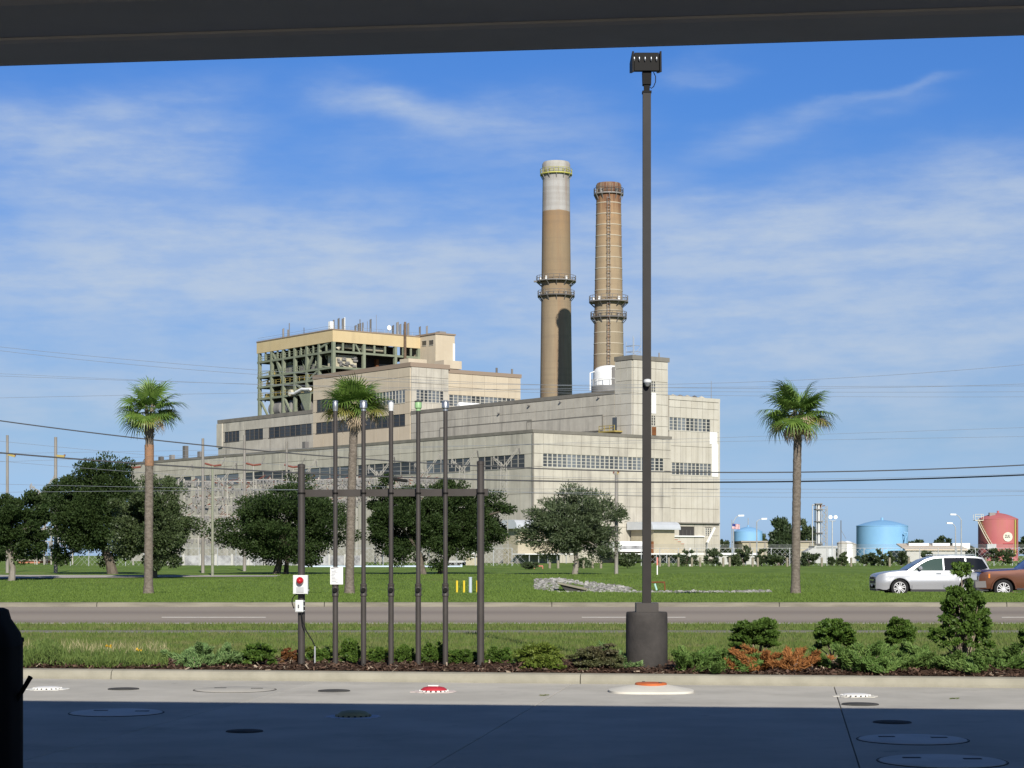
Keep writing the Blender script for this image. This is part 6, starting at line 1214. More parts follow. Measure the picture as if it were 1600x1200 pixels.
t, a, b = shed('yard_building', 'low red brown building beyond the left edge oak', 28, 62, 874, 300, 'brick_red', 'roof_brown', 8); t, a, b = shed('grey_kiosk', 'small grey kiosk with a white notice below the rack post', 728, 746, 866, 235, 'dock_tan', 'roof_brown', 3); obj('notice', MB().box(a.x + .6, a.x + 1.1, 234.93, 234.98, 1.3, 2.1), 'white_panel', t)
t, a, b = shed('open_shelter', 'low grey open shelter behind the right oak trunk', 700, 733, 876, 240, 'plant_dark', 'sheet_grey', 3)
for i in range(4): x = a.x + (b.x - a.x) * i / 3; obj('support', MB().tube((x, 239.8, .3), (x, 239.8, a.z - .2), .06, n=6), 'galv', t)
t = thing('yard_wall', 'mottled pale yard wall behind the oaks and the left palm', 'wall', (P(415, 880, 236).x, 236, .3)); A_, B_ = P(262, 868, 236), P(565, 868, 236)
k = 12
for i in range(k): x0, x1 = A_.x + (B_.x - A_.x) * i / k, A_.x + (B_.x - A_.x) * (i + 1) / k; pbox('wall_panel', 'mottle', t, x0 + .03, x1 - .03, 235.9, 236.1, .2, A_.z); 
for i in range(k + 1): x = A_.x + (B_.x - A_.x) * i / k; pbox('pier', 'concrete_far', t, x - .14, x + .14, 235.75, 236.2, .2, A_.z + .15)
A_, B_ = P(470, 886, 205), P(721, 886, 205); t = thing('pipeline', 'long pale blue pipeline lying low behind the oak trunks', 'pipeline', ((A_.x + B_.x) / 2, 205, .4)); mat('pipe_blue', (.46, .54, .62), None, .5)
zc = EYE - (887 - HY) / F * 205; obj('pipe', MB().tube((A_.x, 205, zc), (B_.x, 205, zc), .24, n=14), 'pipe_blue', t)
for i in range(9): x = A_.x + (B_.x - A_.x) * (i + .5) / 9; obj('saddle', MB().box(x - .15, x + .15, 204.7, 205.3, .2, zc - .1), 'concrete_far', t)
obj('flange', MB().tube((B_.x - .1, 205, zc), (B_.x + .1, 205, zc), .36, n=14), 'pipe_blue', t)
# red pipework
Yd = 186; q_ = lambda px, py: tuple(P(px, py, Yd)); mat('hydrant_red', (.62, .20, .16), (.56, .17, .14), .6, 3); t = thing('fire_main', 'salmon red valve pipework on short posts left of the loose olive tree', 'pipework', (P(838, 890, Yd).x, Yd, .3))
obj('pipe', MB().path([q_(822, 890), q_(848, 890)], .055, 8).path([q_(835, 890), q_(835, 884.5), q_(848, 884.5), q_(848, 890)], .06, 8), 'hydrant_red', t); obj('valve', MB().tube(q_(835, 885), q_(835, 879.5), .07, n=10), 'hydrant_red', t); obj('handwheel', MB().tube(q_(833, 880.5), q_(837, 880.5), .05, n=8), 'hydrant_red', t)
for px in (832, 846): a = P(px, 890, Yd); obj('support', MB().tube((a.x, Yd, .1), (a.x, Yd, a.z), .10, n=8), 'concrete_far', t)
mat('post_wood', (.20, .18, .13), (.27, .245, .185), .95, 4)
me = MB().lathe(0, 0, [(.13, 0), (.13, .75), (.11, .82), (.001, .84)], 10, cap=False).mesh('bollard', 'post_wood')
BL = [(859, 'first wooden post right of the low red pipework'), (872, 'wooden post nearest left of the loose olive tree trunk'), (912, 'wooden post close right of the loose olive tree trunk'), (926, 'middle wooden post between olive tree trunk and dark hedge'), (939, 'wooden post just left of the weathered wooden pole'),
      (1031, 'wooden fence post behind the survey stake'), (1045, 'wooden fence post left of the round shrub by the dock steps'), (1060, 'wooden fence post at the left edge of the round dock shrub'), (1081, 'wooden fence post beside the white post'), (1094, 'wooden fence post between the two round shrubs under the power station corner'), (1130, 'left of two close wooden posts under the flag'), (1140, 'right of two close wooden posts under the flag'),
      (1176, 'left wooden post of a close pair left of the ragged evergreen'), (1184, 'right wooden post of a close pair left of the ragged evergreen'), (1230, 'wooden fence post just left of the right palm trunk'), (1284, 'wooden fence post under the grey shed wall'), (1330, 'wooden fence post at the left foot of the large blue tank'), (1390, 'wooden fence post under the middle of the large blue tank'), (1420, 'wooden fence post at the right foot of the large blue tank'), (1470, 'wooden fence post behind the silver car roof'), (1540, 'wooden fence post under the stair of the red tank')]
for px, lab in BL:
    Yd = 190 if px < 950 else 210; a = P(px, 890, Yd); o = inst('bollard', me, None, (a.x, Yd, zf(a.x, Yd) - .05), (1, 1, 1 if px < 950 else 1.25)); tag(o, lab, 'bollard', 'wooden posts along the far fence')
# chain link fence
def fence(label, px0, px1, Yd, h, n):
    a, b = P(px0, 880, Yd), P(px1, 880, Yd); t = thing('chain_link_fence', label, 'fence', ((a.x + b.x) / 2, Yd, .3), 'chain link fences round the power station')
    pm = MB().tube((0, 0, -.3), (0, 0, h), .045, n=6).mesh('post', 'galv')
    for i in range(n + 1): x = a.x + (b.x - a.x) * i / n; inst('post', pm, t, (x, Yd, zf(x, Yd)))
    z = zf(a.x, Yd); obj('top_rail', MB().tube((a.x, Yd, z + h - .05), (b.x, Yd, z + h - .05), .035, n=6), 'galv', t)
    for k in range(3): obj('barbed_wire', MB().tube((a.x, Yd - .05 - .05 * k, z + h + .12 + .12 * k), (b.x, Yd - .05 - .05 * k, z + h + .12 + .12 * k), .012, n=4), 'galv', t)
    mb = MB(); w = .6; x = a.x
    while x < b.x: mb.add([(x, Yd, z + .05), (x + .02, Yd, z + .05), (x + .02 + h - .1, Yd, z + h - .05), (x + h - .1, Yd, z + h - .05)], [(0, 1, 2, 3)]).add([(x, Yd, z + h - .05), (x + .02, Yd, z + h - .05), (x + .02 + h - .1, Yd, z + .05), (x + h - .1, Yd, z + .05)], [(0, 1, 2, 3)]); x += w
    obj('wire_mesh', mb, 'galv', t, kind='stuff')
fence('chain link fence along the right of the field below the tanks', 1002, 1640, 222, 2.1, 22); fence('chain link fence running behind the oaks on the left', 110, 800, 222, 2.1, 24)
# ================================================================== TANKS AND STACK
mat('tank_blue', (.19, .38, .60), (.215, .42, .64), .45, .2); mat('tank_red', (.40, .115, .12), (.43, .135, .14), .7, .15, streak=.35, streak_c=(.34, .17, .08)); mat('cream', (.62, .58, .47), None, .6)
def tank(label, px0, px1, yt_, ye_, Yd, m, roofm=None, dome=True):
    cx0 = ((px0 + px1) / 2 - CX) / F * Yd; r = (px1 - px0) / 2 / F * Yd; ze = EYE + (HY - ye_) / F * Yd; za = EYE + (HY - yt_) / F * Yd
    t = thing('storage_tank', label, 'storage tank', (cx0, Yd, .3), 'large round storage tanks'); obj('shell', MB().lathe(cx0, Yd, [(r, .0), (r, ze)], 56), m, t)
    pr_ = [(r * 1.01, ze - .15), (r * 1.01, ze)] + [(r * (1 - q), ze + (za - ze) * (1 - (1 - q) ** 1.7)) for q in (.15, .35, .6, .85)] + [(.01, za)]; obj('roof', MB().lathe(cx0, Yd, pr_, 56, cap=False), roofm or m, t)
    obj('roof_vent', MB().tube((cx0, Yd, za - .1), (cx0, Yd, za + .5), .28, n=10), roofm or m, t); return t, cx0, r, ze, za
t, cx0, r, ze, za = tank('large light blue storage tank with a shallow dome', 1338.5, 1418, 812.5, 821.5, 420, 'tank_blue')
q_ = lambda px, py: ((px - CX) / F * (420 - r * .45), 420 - r * .92, EYE + (HY - py) / F * 412)
obj('standpipe', MB().path([q_(1410.5, 866), q_(1410.5, 842), q_(1413, 838), q_(1414, 832), q_(1408.5, 831.5)], .16, 7).path([q_(1410.5, 842), q_(1409, 832)], .08, 5), 'tank_blue', t)
t, cx0, r, ze, za = tank('small distant light blue tank with a vent mast', 1147, 1191, 823, 830.5, 600, 'tank_blue'); obj('vent_mast', MB().tube((cx0, 600, za), (cx0, 600, za + 2.7), .12), 'galv', t)
t, cx0, r, ze, za = tank('faded red storage tank with a round white emblem and an outside stair', 1529, 1590, 801.5, 811, 430, 'tank_red')
obj('roof_hatch', MB().box(cx0 - r * .55, cx0 - r * .25, 428, 429, ze + .4, ze + 1.4), 'vent_metal', t)
Y_ = 430
def on(px, py, e=.06):          # a point on the tank's skin
    x = (px - CX) / F * (Y_ - r * .7) - cx0; x = max(-r * .999, min(r * .999, x)); return (cx0 + x * (1 + e / r), Y_ - math.sqrt(r * r - x * x) - e, EYE + (HY - py) / F * (Y_ - r * .8))
def patch(name, m, pts, e): mb = MB(); mb.ngon([on(px, py, e) for px, py in pts]); return obj(name, mb, m, t)
patch('emblem', 'cream', [(1572.5 + 7.6 * math.cos(-k * 6.2832 / 28), 838.8 + 7.4 * math.sin(-k * 6.2832 / 28)) for k in range(28)], .12)
cu = bpy.data.curves.new('emblem_letters', 'FONT'); cu.body = 'ZUL'; cu.size = .62; cu.extrude = .01; cu.align_x = 'CENTER'; cu.align_y = 'CENTER'; cu.materials.append(M['ink'])
tmp_ = bpy.data.objects.new('letters_curve', cu); lme = bpy.data.meshes.new_from_object(tmp_); bpy.data.objects.remove(tmp_); lo_ = bpy.data.objects.new('emblem_letters', lme); COL.objects.link(lo_); lo_.parent = t; pp = on(1571.5, 838, .22); pa = math.atan2(pp[1] - Y_, pp[0] - cx0); lo_.location = Vector(pp) - Vector(OFF[t]); lo_.rotation_euler = (R(90), 0, pa + R(90)); lo_.scale = (1.15, 1.5, 1)
mb = MB()
for i in range(9): mb.ngon([on(1565 + i * 1.9, 850, .14), on(1566.2 + i * 1.9, 850, .14), on(1566.2 + i * 1.9, 848.8, .14), on(1565 + i * 1.9, 848.8, .14)])
obj('lettering', mb, 'cover_red', t)
for px in (1584.5, 1586.5): a0, a1 = on(px, 812, .2), on(px, 866, .2); obj('rust_streak', MB().tube(a0, a1, .13, n=6), 'rail_yellow' if px < 1585 else 'rust', t)
mb = MB(); st_ = []
for i in range(26):
    q = i / 25; an = 3.55 + q * .95; z = ze - .4 - q * (ze - 1.2); p0 = (cx0 + (r + .1) * math.cos(an), Y_ + (r + .1) * math.sin(an), z); p1 = (cx0 + (r + 1.2) * math.cos(an), Y_ + (r + 1.2) * math.sin(an), z); mb.bar(p0, p1, .34, .07); st_.append((p1[0], p1[1], z))
obj('stair', mb, 'plant_yellow', t); obj('stair_rail', MB().path(st_, .09, 6).path([(a, b, c_ + .9) for a, b, c_ in st_], .06, 6), 'cream', t); an = 3.5; x, y = cx0 + (r + .8) * math.cos(an), Y_ + (r + .8) * math.sin(an)
mb = MB().box(x - .9, x + .9, y - .9, y + .9, ze - .4, ze - .25)
for ex_ in (-.9, .9):
    for ey in (-.9, .9): mb.tube((x + ex_, y + ey, ze - .4), (x + ex_, y + ey, ze + 1.0), .05, n=5)
mb.tube((x - .9, y - .9, ze + 1), (x + .9, y - .9, ze + 1), .05, n=5).tube((x - .9, y - .9, ze + .5), (x + .9, y - .9, ze + .5), .05, n=5); obj('stair_landing', mb, 'cream', t)
obj('control_box', MB().box((1541 - CX) / F * 424, (1555 - CX) / F * 424, 423, 424.2, EYE + (HY - 858) / F * 424, EYE + (HY - 850) / F * 424), 'galv', t)
# small white tanks
for i, (px, r_, lab) in enumerate(((1316, .85, 'left of the three slim white silos beside the grey shed'), (1324.5, .95, 'brightest middle silo of the three beside the grey shed'), (1332, .75, 'right of the three slim silos nearest the large blue tank'))):
    x = (px - CX) / F * 310; t = thing('silo', lab, 'silo', (x, 310 + i * .4, .3), 'slim white silos'); z = EYE + (HY - 846 - (2 if i == 2 else 0)) / F * 310
    obj('shell', MB().lathe(x, 310 + i * .4, [(r_, .2), (r_, z - .2), (r_ * .5, z), (.01, z + .1)], 20, cap=False), 'concrete_far' if i != 1 else 'white_panel', t); obj('rim', MB().lathe(x, 310 + i * .4, [(r_ * 1.05, z - .35), (r_ * 1.05, z - .2)], 20), 'roof_brown', t)
# lattice exhaust stack
Yd = 315; q_ = lambda px, py, dy=0: (((px - CX) / F * Yd), Yd + dy, EYE + (HY - py) / F * Yd)
t = thing('exhaust_stack', 'slim steel exhaust stack in a lattice frame above the grey shed', 'exhaust stack', (q_(1279, 0)[0], Yd, .3))
obj('flue', MB().tube(q_(1278.5, 856), q_(1278.5, 788), .32, n=14), 'galv', t); obj('bright_duct', MB().tube(q_(1278.7, 850, -.5), q_(1278.7, 787, -.5), .12, n=8), 'white_panel', t); obj('rust_duct', MB().tube(q_(1281.5, 793, -.4), q_(1281.5, 786.5, -.4), .16, n=8), 'rust', t)
for px in (1275, 1283, 1291.5):
    for dy in (-.6, 1.0): obj('leg', MB().tube(q_(px, 858, dy), q_(px, 788 if px < 1285 else 791, dy), .09, n=5), 'galv', t)
for y in (787.5, 796, 815, 833, 850): obj('landing', MB().box(q_(1273.5, y)[0], q_(1284, y)[0], Yd - .9, Yd + 1.2, q_(0, y)[2] - .08, q_(0, y)[2] + .08), 'vent_metal', t)
mb = MB(); ys_ = [796, 806, 815, 824, 833, 842, 850]
for a, b in zip(ys_, ys_[1:]): mb.tube(q_(1283, a, -.6), q_(1291.5, b, -.6), .05, n=4).tube(q_(1291.5, a, -.6), q_(1283, b, -.6), .05, n=4).tube(q_(1283, a, -.6), q_(1291.5, a, -.6), .05, n=4)
obj('lattice', mb, 'galv', t); obj('side_mast', MB().tube(q_(1269.5, 856), q_(1269.5, 788.5), .09, n=6).tube(q_(1269.5, 789), q_(1275, 789), .12, n=6), 'galv', t); obj('bracket_arm', MB().tube(q_(1283, 791), q_(1289, 790), .08, n=6), 'rust', t)
# lamps, poles, flag
def street_lamp(label, px, ytop, hx, hy, Yd, curved=True, m='galv', hm='white_panel'):
    x = (px - CX) / F * Yd; z = lambda y: EYE + (HY - y) / F * Yd; t = thing('street_lamp', label, 'street lamp', (x, Yd, .3), 'street lamps by the tank yard'); xh_ = (hx - CX) / F * Yd
    obj('pole', MB().tube((x, Yd, 0), (x, Yd, z(ytop)), .11, .07, 8), m, t); d = 1 if xh_ > x else -1
    obj('arm', MB().path([(x, Yd, z(ytop)), (x + (xh_ - x) * .3, Yd, z(ytop) + (z(hy) - z(ytop)) * .65), (x + (xh_ - x) * .6, Yd, z(hy) - .02), (xh_, Yd, z(hy))], .05, 6), m, t)
    obj('lamp_head', MB().prism([(xh_ - d * .3, Yd - .2, z(hy) - .08), (xh_ + d * .45, Yd - .14, z(hy) - .06), (xh_ + d * .45, Yd + .14, z(hy) - .06), (xh_ - d * .3, Yd + .2, z(hy) - .08)], (0, 0, .2)), hm, t)
street_lamp('street lamp with a curved arm beside the flagpole', 1146, 815, 1157, 806, 245); street_lamp('short lamp with its head bent left before the red tank', 1493, 824, 1484.5, 817.8, 250); street_lamp('taller lamp with a white head between blue and red tanks', 1502, 812, 1490, 804.2, 255); street_lamp('faint lamp pole in front of the small blue tank', 1182.5, 815, 1193, 811, 255)
Yd = 262; q_ = lambda px, py, dy=0: (((px - CX) / F * Yd), Yd + dy, EYE + (HY - py) / F * Yd)
t = thing('floodlight_mast', 'mast with two round floodlights right of the exhaust stack', 'floodlight', (q_(1300.5, 0)[0], Yd, .3)); obj('pole', MB().tube((q_(1300.5, 0)[0], Yd, 0), q_(1300.5, 814), .08, n=6), 'galv', t); obj('crossarm', MB().tube(q_(1296, 814), q_(1305.5, 814), .06, n=6), 'galv', t)
for px, y in ((1297.5, 808), (1305.5, 808)): obj('floodlight', MB().path([q_(px, y, .25), q_(px, y, 0), q_(px, y, -.1)], [.1, .27, .27], 12), 'white_panel', t)
t = thing('radio_mast', 'thin mast standing behind the slim white silos', 'mast', (q_(1314, 0)[0], Yd, .3)); obj('pole', MB().tube((q_(1314, 0)[0], Yd, 0), q_(1314, 813), .06, n=6), 'vent_metal', t); obj('guy_wire', MB().tube(q_(1314, 828), q_(1322, 842), .025, n=4), 'vent_metal', t)
Yd = 240; t = thing('flagpole', 'flagpole with a striped flag blowing right beside the power station corner', 'flagpole', (q_(1143.5, 0)[0] * 240 / 262, Yd, .3)); q_ = lambda px, py, dy=0: (((px - CX) / F * 240), 240 + dy, EYE + (HY - py) / F * 240)
obj('pole', MB().tube((q_(1143.5, 0)[0], Yd, 0), q_(1143.5, 812), .07, .05, 8), 'galv', t); mat('flag_red', (.55, .06, .07), None, .8); mat('flag_white', (.78, .77, .77), None, .8); mat('flag_blue', (.05, .06, .22), None, .8)
def fl(u, v): x, y, z = q_(1144.2 + 12 * u, 818 + 8 * v + 1.6 * u * (1 - v * .4), 0); return (x, 240 + .18 * math.sin(u * 7 + v), z)
fg = {}
for i in range(12):
    for j in range(13):
        m_ = 'flag_blue' if j < 7 and i < 5 else ('flag_red' if j % 2 == 0 else 'flag_white'); fg.setdefault(m_, MB()).quad(fl(i / 12, (j + 1) / 13), fl((i + 1) / 12, (j + 1) / 13), fl((i + 1) / 12, j / 13), fl(i / 12, j / 13))
fo = obj('flag', fg['flag_white'], 'flag_white', t); obj('red_stripes', fg['flag_red'], 'flag_red', fo); obj('canton', fg['flag_blue'], 'flag_blue', fo)
# ================================================================== POLES, LINES, SWITCHYARD
mat('pole_wood', (.20, .185, .165), (.27, .25, .225), .95, 3, stretch=(1, 1, .2), coords='obj'); mat('pole_green', (.22, .23, .17), None, .9); mat('wire', (.05, .05, .055), None, .7); mat('wire_pale', (.17, .185, .215), None, .7); mat('lattice', (.27, .255, .225), (.34, .32, .285), .7, .5); mat('insulator', (.17, .055, .04), None, .5)
def pole(label, px, ytop, Yd, w=4.8, m='pole_wood', arms=()):
    x = (px - CX) / F * Yd; z = lambda y: EYE + (HY - y) / F * Yd; t = thing('utility_pole', label, 'utility pole', (x, Yd, zf(x, Yd)), 'utility poles before the power station'); r_ = w / 2 / F * Yd
    obj('pole', MB().tube((x, Yd, zf(x, Yd) - .3), (x, Yd, z(ytop)), r_ * 1.15, r_ * .85, 10), m, t)
    for y, dx, dy in arms: obj('crossarm', MB().bar((x, Yd, z(y)), (x + dx / F * Yd, Yd, z(y + dy)), .16), 'plant_yellow' if dx > 0 else 'pole_wood', t); obj('insulator', MB().tube((x + dx / F * Yd, Yd, z(y + dy)), (x + dx / F * Yd, Yd, z(y + dy - 3)), .07, n=8), 'insulator', t)
    return t
pole('utility pole at the left edge behind the bare trunk oak', 11.5, 680, 150, arms=((710, 12, 3),)); pole('tall utility pole left of the pointed oak', 87, 683, 150, 5.5, arms=((712, 14, 1),)); pole('tall grey utility pole right of the first palm', 317, 685, 150); pole('thin greenish pole just right of the tall grey one', 332, 728, 132, 4.2, 'pole_green'); pole('utility pole seen above the two trunked oak', 382, 680, 165); pole('utility pole beside the left rack post', 448, 690, 170, 4); pole('weathered wooden pole right of the loose olive tree', 963, 738, 138, 5.4, arms=((740, -4, 0), (740, 3, -1)))
def wire(label, pts, Yd, w, m='wire', group='power lines across the street'):
    """a cable through sighted points, carried on past both edges of the view to poles out of sight"""
    xs_ = np.array([p[0] for p in pts], float); c = np.polyfit(xs_, [p[1] for p in pts], 2 if len(pts) > 2 else 1); px = np.linspace(-260, 1860, 46)
    P3 = [tuple(P(x, np.polyval(c, x), Yd)) for x in px]
    tag(obj('power_line', MB().path(P3, w / 2 / F * Yd, 5), m, at=P3[0]), label, 'power line', group); return P3
e1 = wire('upper thick power line sagging from the left edge', [(0, 657), (420, 706), (760, 729), (1122, 737), (1600, 727)], 112, 1.9); e2 = wire('lower thick power line crossing behind the vent pipes', [(0, 708), (420, 735), (840, 753), (1122, 753), (1600, 742)], 113, 2.4)
for k_, (lab, pts, Yd, w) in enumerate([('upper faint line at the level of the hall roof', [(1000, 606), (1122, 605), (1600, 603)], 175, .8), ('faint line just below the hall roof level', [(1000, 611), (1122, 612), (1600, 612)], 176, .8), ('faint line crossing the tower top windows', [(700, 610), (1122, 618), (1600, 620)], 177, .7), ('faint line below the right palm crown', [(1122, 684), (1600, 668)], 178, .7), ('fainter line below the right palm crown', [(1122, 690), (1600, 682)], 179, .7),
                            ('thin line just above the thick lower one', [(1000, 748), (1122, 749), (1600, 740)], 120, .8), ('first thin line below the thick lower one', [(840, 764), (1122, 764), (1600, 766)], 121, .8), ('second thin line below the thick lower one', [(840, 769), (1122, 770), (1600, 768)], 122, .8), ('lowest thin line near the dock roofs', [(840, 770), (1122, 776), (1600, 774)], 123, .8), ('upper faint line at far left in the sky', [(0, 542), (400, 578), (520, 586)], 180, .9), ('second faint line at far left in the sky', [(0, 548), (400, 585), (520, 592)], 181, .9)]):
    wire(lab, pts, Yd, w * .62, 'wire_pale')
for s_ in (0, -1):
    p = e1[s_]; t = thing('line_pole', 'wooden line pole far beyond the %s end of the street cables' % ('left' if s_ == 0 else 'right'), 'utility pole', (p[0], 112.5, 0), 'poles carrying the street cables'); obj('pole', MB().tube((p[0], 112.5, -.5), (p[0], 112.5, 12), .16, .12, 10), 'pole_wood', t)
q0, q1 = P(614, 748.6, 113), P(637, 751.6, 113); tag(obj('cable_splice', MB().path([q0, q0 + (q1 - q0) * .1, q0 + (q1 - q0) * .9, q1], [.05, .10, .10, .05], 10), 'black_rubber', at=tuple(q0)), 'black cable splice case hanging on the lower power line', 'cable splice')
def mast(label, px, ytop, ybot, w, Yd, arms=True):
    x = (px - CX) / F * Yd; z = lambda y: EYE + (HY - y) / F * Yd; h = w / 2 / F * Yd; t = thing('lattice_mast', label, 'lattice mast', (x, Yd, .3), 'lattice masts of the switchyard'); z0, z1 = .3, z(ytop)
    cs = [(-1, -1), (1, -1), (1, 1), (-1, 1)]
    for sx, sy_ in cs: obj('leg', MB().tube((x + sx * h, Yd + sy_ * h, z0), (x + sx * h * .55, Yd + sy_ * h * .55, z1), .06, n=5), 'lattice', t)
    mb = MB(); n = int((z1 - z0) / 1.3)
    for i in range(n):
        a, b = z0 + (z1 - z0) * i / n, z0 + (z1 - z0) * (i + 1) / n; ha, hb = h * (1 - .45 * i / n), h * (1 - .45 * (i + 1) / n)
        for (ax_, ay), (bx, by) in zip(cs, cs[1:] + cs[:1]): mb.tube((x + ax_ * ha, Yd + ay * ha, a), (x + bx * hb, Yd + by * hb, b), .038, n=4); 
        mb.tube((x - ha, Yd - ha, a), (x + ha, Yd - ha, a), .038, n=4)
    obj('lacing', mb, 'lattice', t)
    if arms:
        for dx, dy in ((-17, -6), (24, -22)):
            a = Vector((x, Yd, z(ytop + 12))); b = P(px + dx, ytop + dy, Yd); u = Vector((0, 0, .55)); mb = MB(); k = 8
            mb.tube(a, b, .05, n=4).tube(a + u, b + u * .3, .05, n=4)
            for i in range(k): mb.tube(a + (b - a) * i / k + u * (i % 2), a + (b - a) * (i + 1) / k + u * ((i + 1) % 2), .035, n=4)
            obj('arm', mb, 'lattice', t); obj('insulator', MB().tube(b, b + Vector((.1, 0, -.9)), .09, n=8), 'vent_metal', t)
    return t
mast('lattice mast in front of the last window of the wing, beside the right rack post', 787, 722, 840, 15, 262); mast('lattice mast between the fifth vent pipe and the right rack post', 722, 726, 850, 14, 266); mast('lattice mast seen between third and fourth vent pipes', 664, 733, 850, 13, 270); mast('lattice mast seen between second and third vent pipes', 592, 736, 850, 12, 272); mast('lattice mast left of the first palm crown at the far left', 64, 765, 880, 16, 262); mast('lattice mast behind the two trunked oak', 470, 742, 860, 12, 276); mast('lattice mast right of the tall grey utility pole', 345, 746, 860, 11, 280); mast('lattice mast behind the lighter green oak', 276, 748, 860, 11, 284)
# switchyard racks: busbars on posts
Yd = 250; z = lambda y: EYE + (HY - y) / F * Yd; X_ = lambda px: (px - CX) / F * Yd
def rack(label, p0, p1, ys_, dep):
    t = thing('switchyard_rack', label, 'switchgear rack', (X_((p0 + p1) / 2), Yd + dep, .3), 'switchgear racks behind the oaks'); r_ = random.Random(int(p0))
    for px in np.arange(p0, p1 + 1, (p1 - p0) / 5): obj('post', MB().box(X_(px) - .08, X_(px) + .08, Yd + dep - .08, Yd + dep + .08, .2, z(ys_[0]) + .3), 'lattice', t)
    for y in ys_: obj('busbar', MB().box(X_(p0), X_(p1), Yd + dep - .06, Yd + dep + .06, z(y) - .06, z(y) + .06), 'lattice', t)
    mb = MB()
    for i in range(int((p1 - p0) * 3.2)):
        x = X_(r_.uniform(p0, p1)); y = r_.choice(ys_); h = r_.uniform(.3, 1.1); mb.tube((x, Yd + dep, z(y)), (x + r_.uniform(-.2, .2), Yd + dep - .3, z(y) - h), r_.uniform(.05, .12), n=6)
    obj('insulators', mb, 'plant_grey', t, kind='stuff'); mb = MB()
    for i in range(int((p1 - p0) * 1.1)): px = r_.uniform(p0, p1 - 12); y = r_.choice(ys_); mb.tube((X_(px), Yd + dep, z(y)), (X_(px + r_.uniform(4, 14)), Yd + dep, z(y + r_.uniform(-8, 10))), .035, n=4)
    obj('jumper_leads', mb, 'insulator', t, kind='stuff')
rack('pale switchgear rack right of the lighter green oak', 288, 400, [752, 764, 777, 790, 806, 824, 842], 0); rack('pale switchgear rack behind the two trunked oak', 392, 520, [748, 758, 770, 784, 800, 820], 3); rack('pale switchgear rack behind the vent pipes', 515, 700, [745, 755, 766, 778], 6); rack('pale switchgear rack left of the pointed oak', 52, 108, [776, 790, 806, 826, 846], 2)
for px, y, lab in ((334, 727, 'red brown disconnect boom above the thin greenish pole'), (396, 726, 'red brown disconnect boom right of the tall grey pole'), (458, 729, 'red brown disconnect boom touching the left rack post'), (208, 730, 'red brown disconnect boom beside the first palm trunk')):
    a, b, c_ = P(px - 14, y - 3, 240), P(px, y + 1, 240), P(px + 12, y - .5, 240); t = thing('disconnect_switch', lab, 'switchgear', tuple(b), 'disconnect booms of the switchyard'); obj('boom', MB().path([a, b, c_], .14, 6), 'insulator', t); obj('blade', MB().bar(c_, P(px + 18, y - 13, 240), .12), 'vent_metal', t); obj('support', MB().tube(b, (b.x, 240, .3), .1, n=6), 'lattice', t)
# ================================================================== FIELD DETAILS
mat('stone', (.17, .165, .155), (.28, .27, .26), .9, 3, rnd=.5, coords='island'); 
def stones(name, label, pts, r0, r1):
    r_ = np.random.default_rng(9); mb = MB()
    for (x, d, dz) in pts:
        s = r_.uniform(r0, r1); z_ = zf(x, d) + dz; q = r_.normal(0, 1, (7, 3)); q /= np.linalg.norm(q, axis=1, keepdims=True); q *= s * np.array([1.15, 1, .75]) * r_.uniform(.7, 1.2, (7, 1))
        v = [(x + a, d + b, z_ + c_ * .8 + s * .15) for a, b, c_ in ((-s, -s * .7, -s * .4), (s, -s * .6, -s * .5), (s * .8, s, -s * .4), (-s * .9, s * .8, -s * .5), (-s * .6, -s * .4, s * .5), (s * .5, -s * .5, s * .6), (s * .5, s * .5, s * .45), (-s * .4, s * .5, s * .6))]
        v = [tuple(np.array(p) + r_.normal(0, s * .16, 3)) for p in v]; mb.add(v, [(0, 3, 2, 1), (4, 5, 6, 7), (0, 1, 5, 4), (1, 2, 6, 5), (2, 3, 7, 6), (3, 0, 4, 7)])
    tag(obj(name, mb, 'stone'), label, 'rocks', kind='stuff')
pts = []
r_ = random.Random(3)
while len(pts) < 620:
    px = r_.uniform(836, 985); u = (px - 836) / 149; ylo = 905 + 14 * max(0, u - .30) / .7; yhi = 926 - 5 * max(0, .25 - u) / .25 ; py = r_.uniform(ylo, yhi)
    if 872 < px < 912 and 911 + (px - 872) * .1 < py < 924: continue
    f = field_at(px, min(py, 926.5)); pts.append((f.x, f.y, .0))
stones('riprap', 'heap of pale broken riprap stones round the culvert mouth', pts, .06, .155); pts = []
for i in range(330): px = r_.uniform(975, 1205); f = field_at(px, r_.uniform(924.5, 927)); pts.append((f.x, f.y, 0 if px < 1140 else .03))
stones('stone_strip', 'thin line of pale stones along the foot of the field', pts, .05, .13)
f = field_at(893, 925.5); t = thing('culvert', 'concrete culvert mouth with a dark slanting opening among the pale stones', 'culvert', f); Yd = f.y - .3; q_ = lambda px, py, dy=0: ((px - CX) / F * Yd, Yd + dy, EYE + (HY - py) / F * Yd)
obj('lip', MB().prism([q_(870, 910.5), q_(872, 909.8), q_(917, 919), q_(918, 922.2), q_(913, 921.6), q_(873, 912.6)], (0, 2.5, 0)), 'kerb_road', t); obj('opening', MB().prism([q_(875, 913, .15), q_(913, 921.4, .15), q_(909, 926, .15), q_(886, 926, .15)], (0, 1.5, 0)), 'plant_dark', t)
mat('marker_yellow', (.62, .46, .03), None, .6); mat('marker_grey', (.38, .44, .50), None, .6)
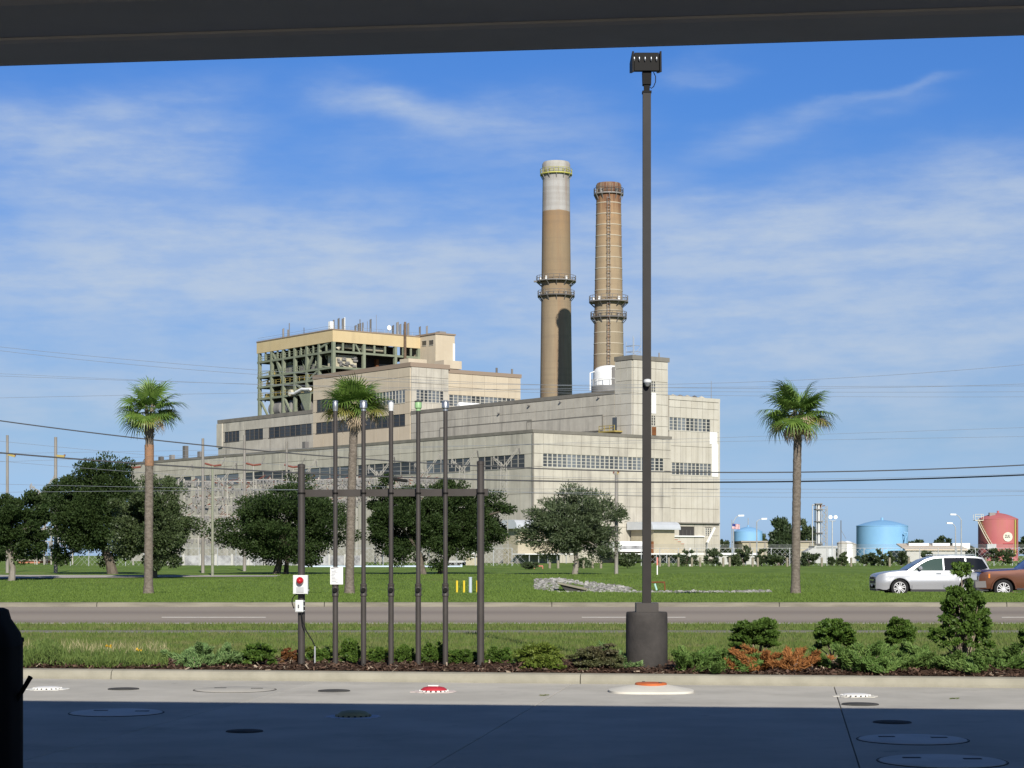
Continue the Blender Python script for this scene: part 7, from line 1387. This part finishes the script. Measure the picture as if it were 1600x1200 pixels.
for px, y0, lab, m_ in ((714, 907, 'left yellow marker post beside the right rack post', 'marker_yellow'), (725, 907, 'second yellow marker post, left of the grey one', 'marker_yellow'), (745.5, 907, 'yellow marker post right of the grey one', 'marker_yellow'), (735, 901.5, 'taller grey blue marker post among the yellow ones', 'marker_grey')):
    f = field_at(px, 926.8); Yd = f.y; h = EYE + (HY - y0) / F * Yd; r__ = (1.7 if m_ == 'marker_yellow' else 2.6) / F * Yd; t = thing('marker_post', lab, 'marker post', f, 'marker posts in the grass'); obj('post', MB().lathe(f.x, Yd, [(r__, f.z - .2), (r__, h - .04)], 10), m_, t); obj('post_cap', MB().lathe(f.x, Yd, [(r__ * 1.12, h - .05), (r__ * 1.12, h - .01), (.001, h)], 10), m_, t)
f = field_at(1029, 923); Yd = f.y; q_ = lambda px, py, dy=0: ((px - CX) / F * Yd, Yd + dy, EYE + (HY - py) / F * Yd); t = thing('pipe_frame', 'rusty bent pipe frame in the grass right of the lamp post', 'pipe frame', f)
obj('top_bar', MB().path([q_(1018, 910), q_(1038.5, 909.5), q_(1039, 925)], .045, 7), 'rust', t); mat('teal', (.35, .55, .50), None, .6); obj('leaning_post', MB().tube(q_(1023, 912), q_(1027, 925), .05, n=7), 'teal', t); obj('elbow', MB().tube(q_(1037, 908.5), q_(1037, 911.5), .07, n=7), 'rust', t)
f = field_at(1027, 898); Yd = f.y; t = thing('survey_stake', 'thin white stake with a red top in the grass right of the lamp post', 'stake', f); zt_ = EYE + (HY - 873) / F * Yd; obj('stake', MB().box(f.x - .035, f.x + .035, Yd - .03, Yd + .03, f.z - .2, zt_), 'white_panel', t); obj('red_top', MB().box(f.x - .05, f.x + .05, Yd - .05, Yd + .05, zt_ - .45, zt_ + .1), 'hydrant_red', t)
t = thing('white_post', 'white fence post standing among the shrubs at the foot of the dock', 'post', (P(1078, 880, 215).x, 215, .3)); obj('post', MB().tube((P(1078, 880, 215).x, 215, .2), P(1078, 857, 215), .09, n=8), 'white_panel', t); obj('post_cap', MB().tube(P(1078, 857, 215), P(1078, 856, 215), .12, n=8), 'white_panel', t)
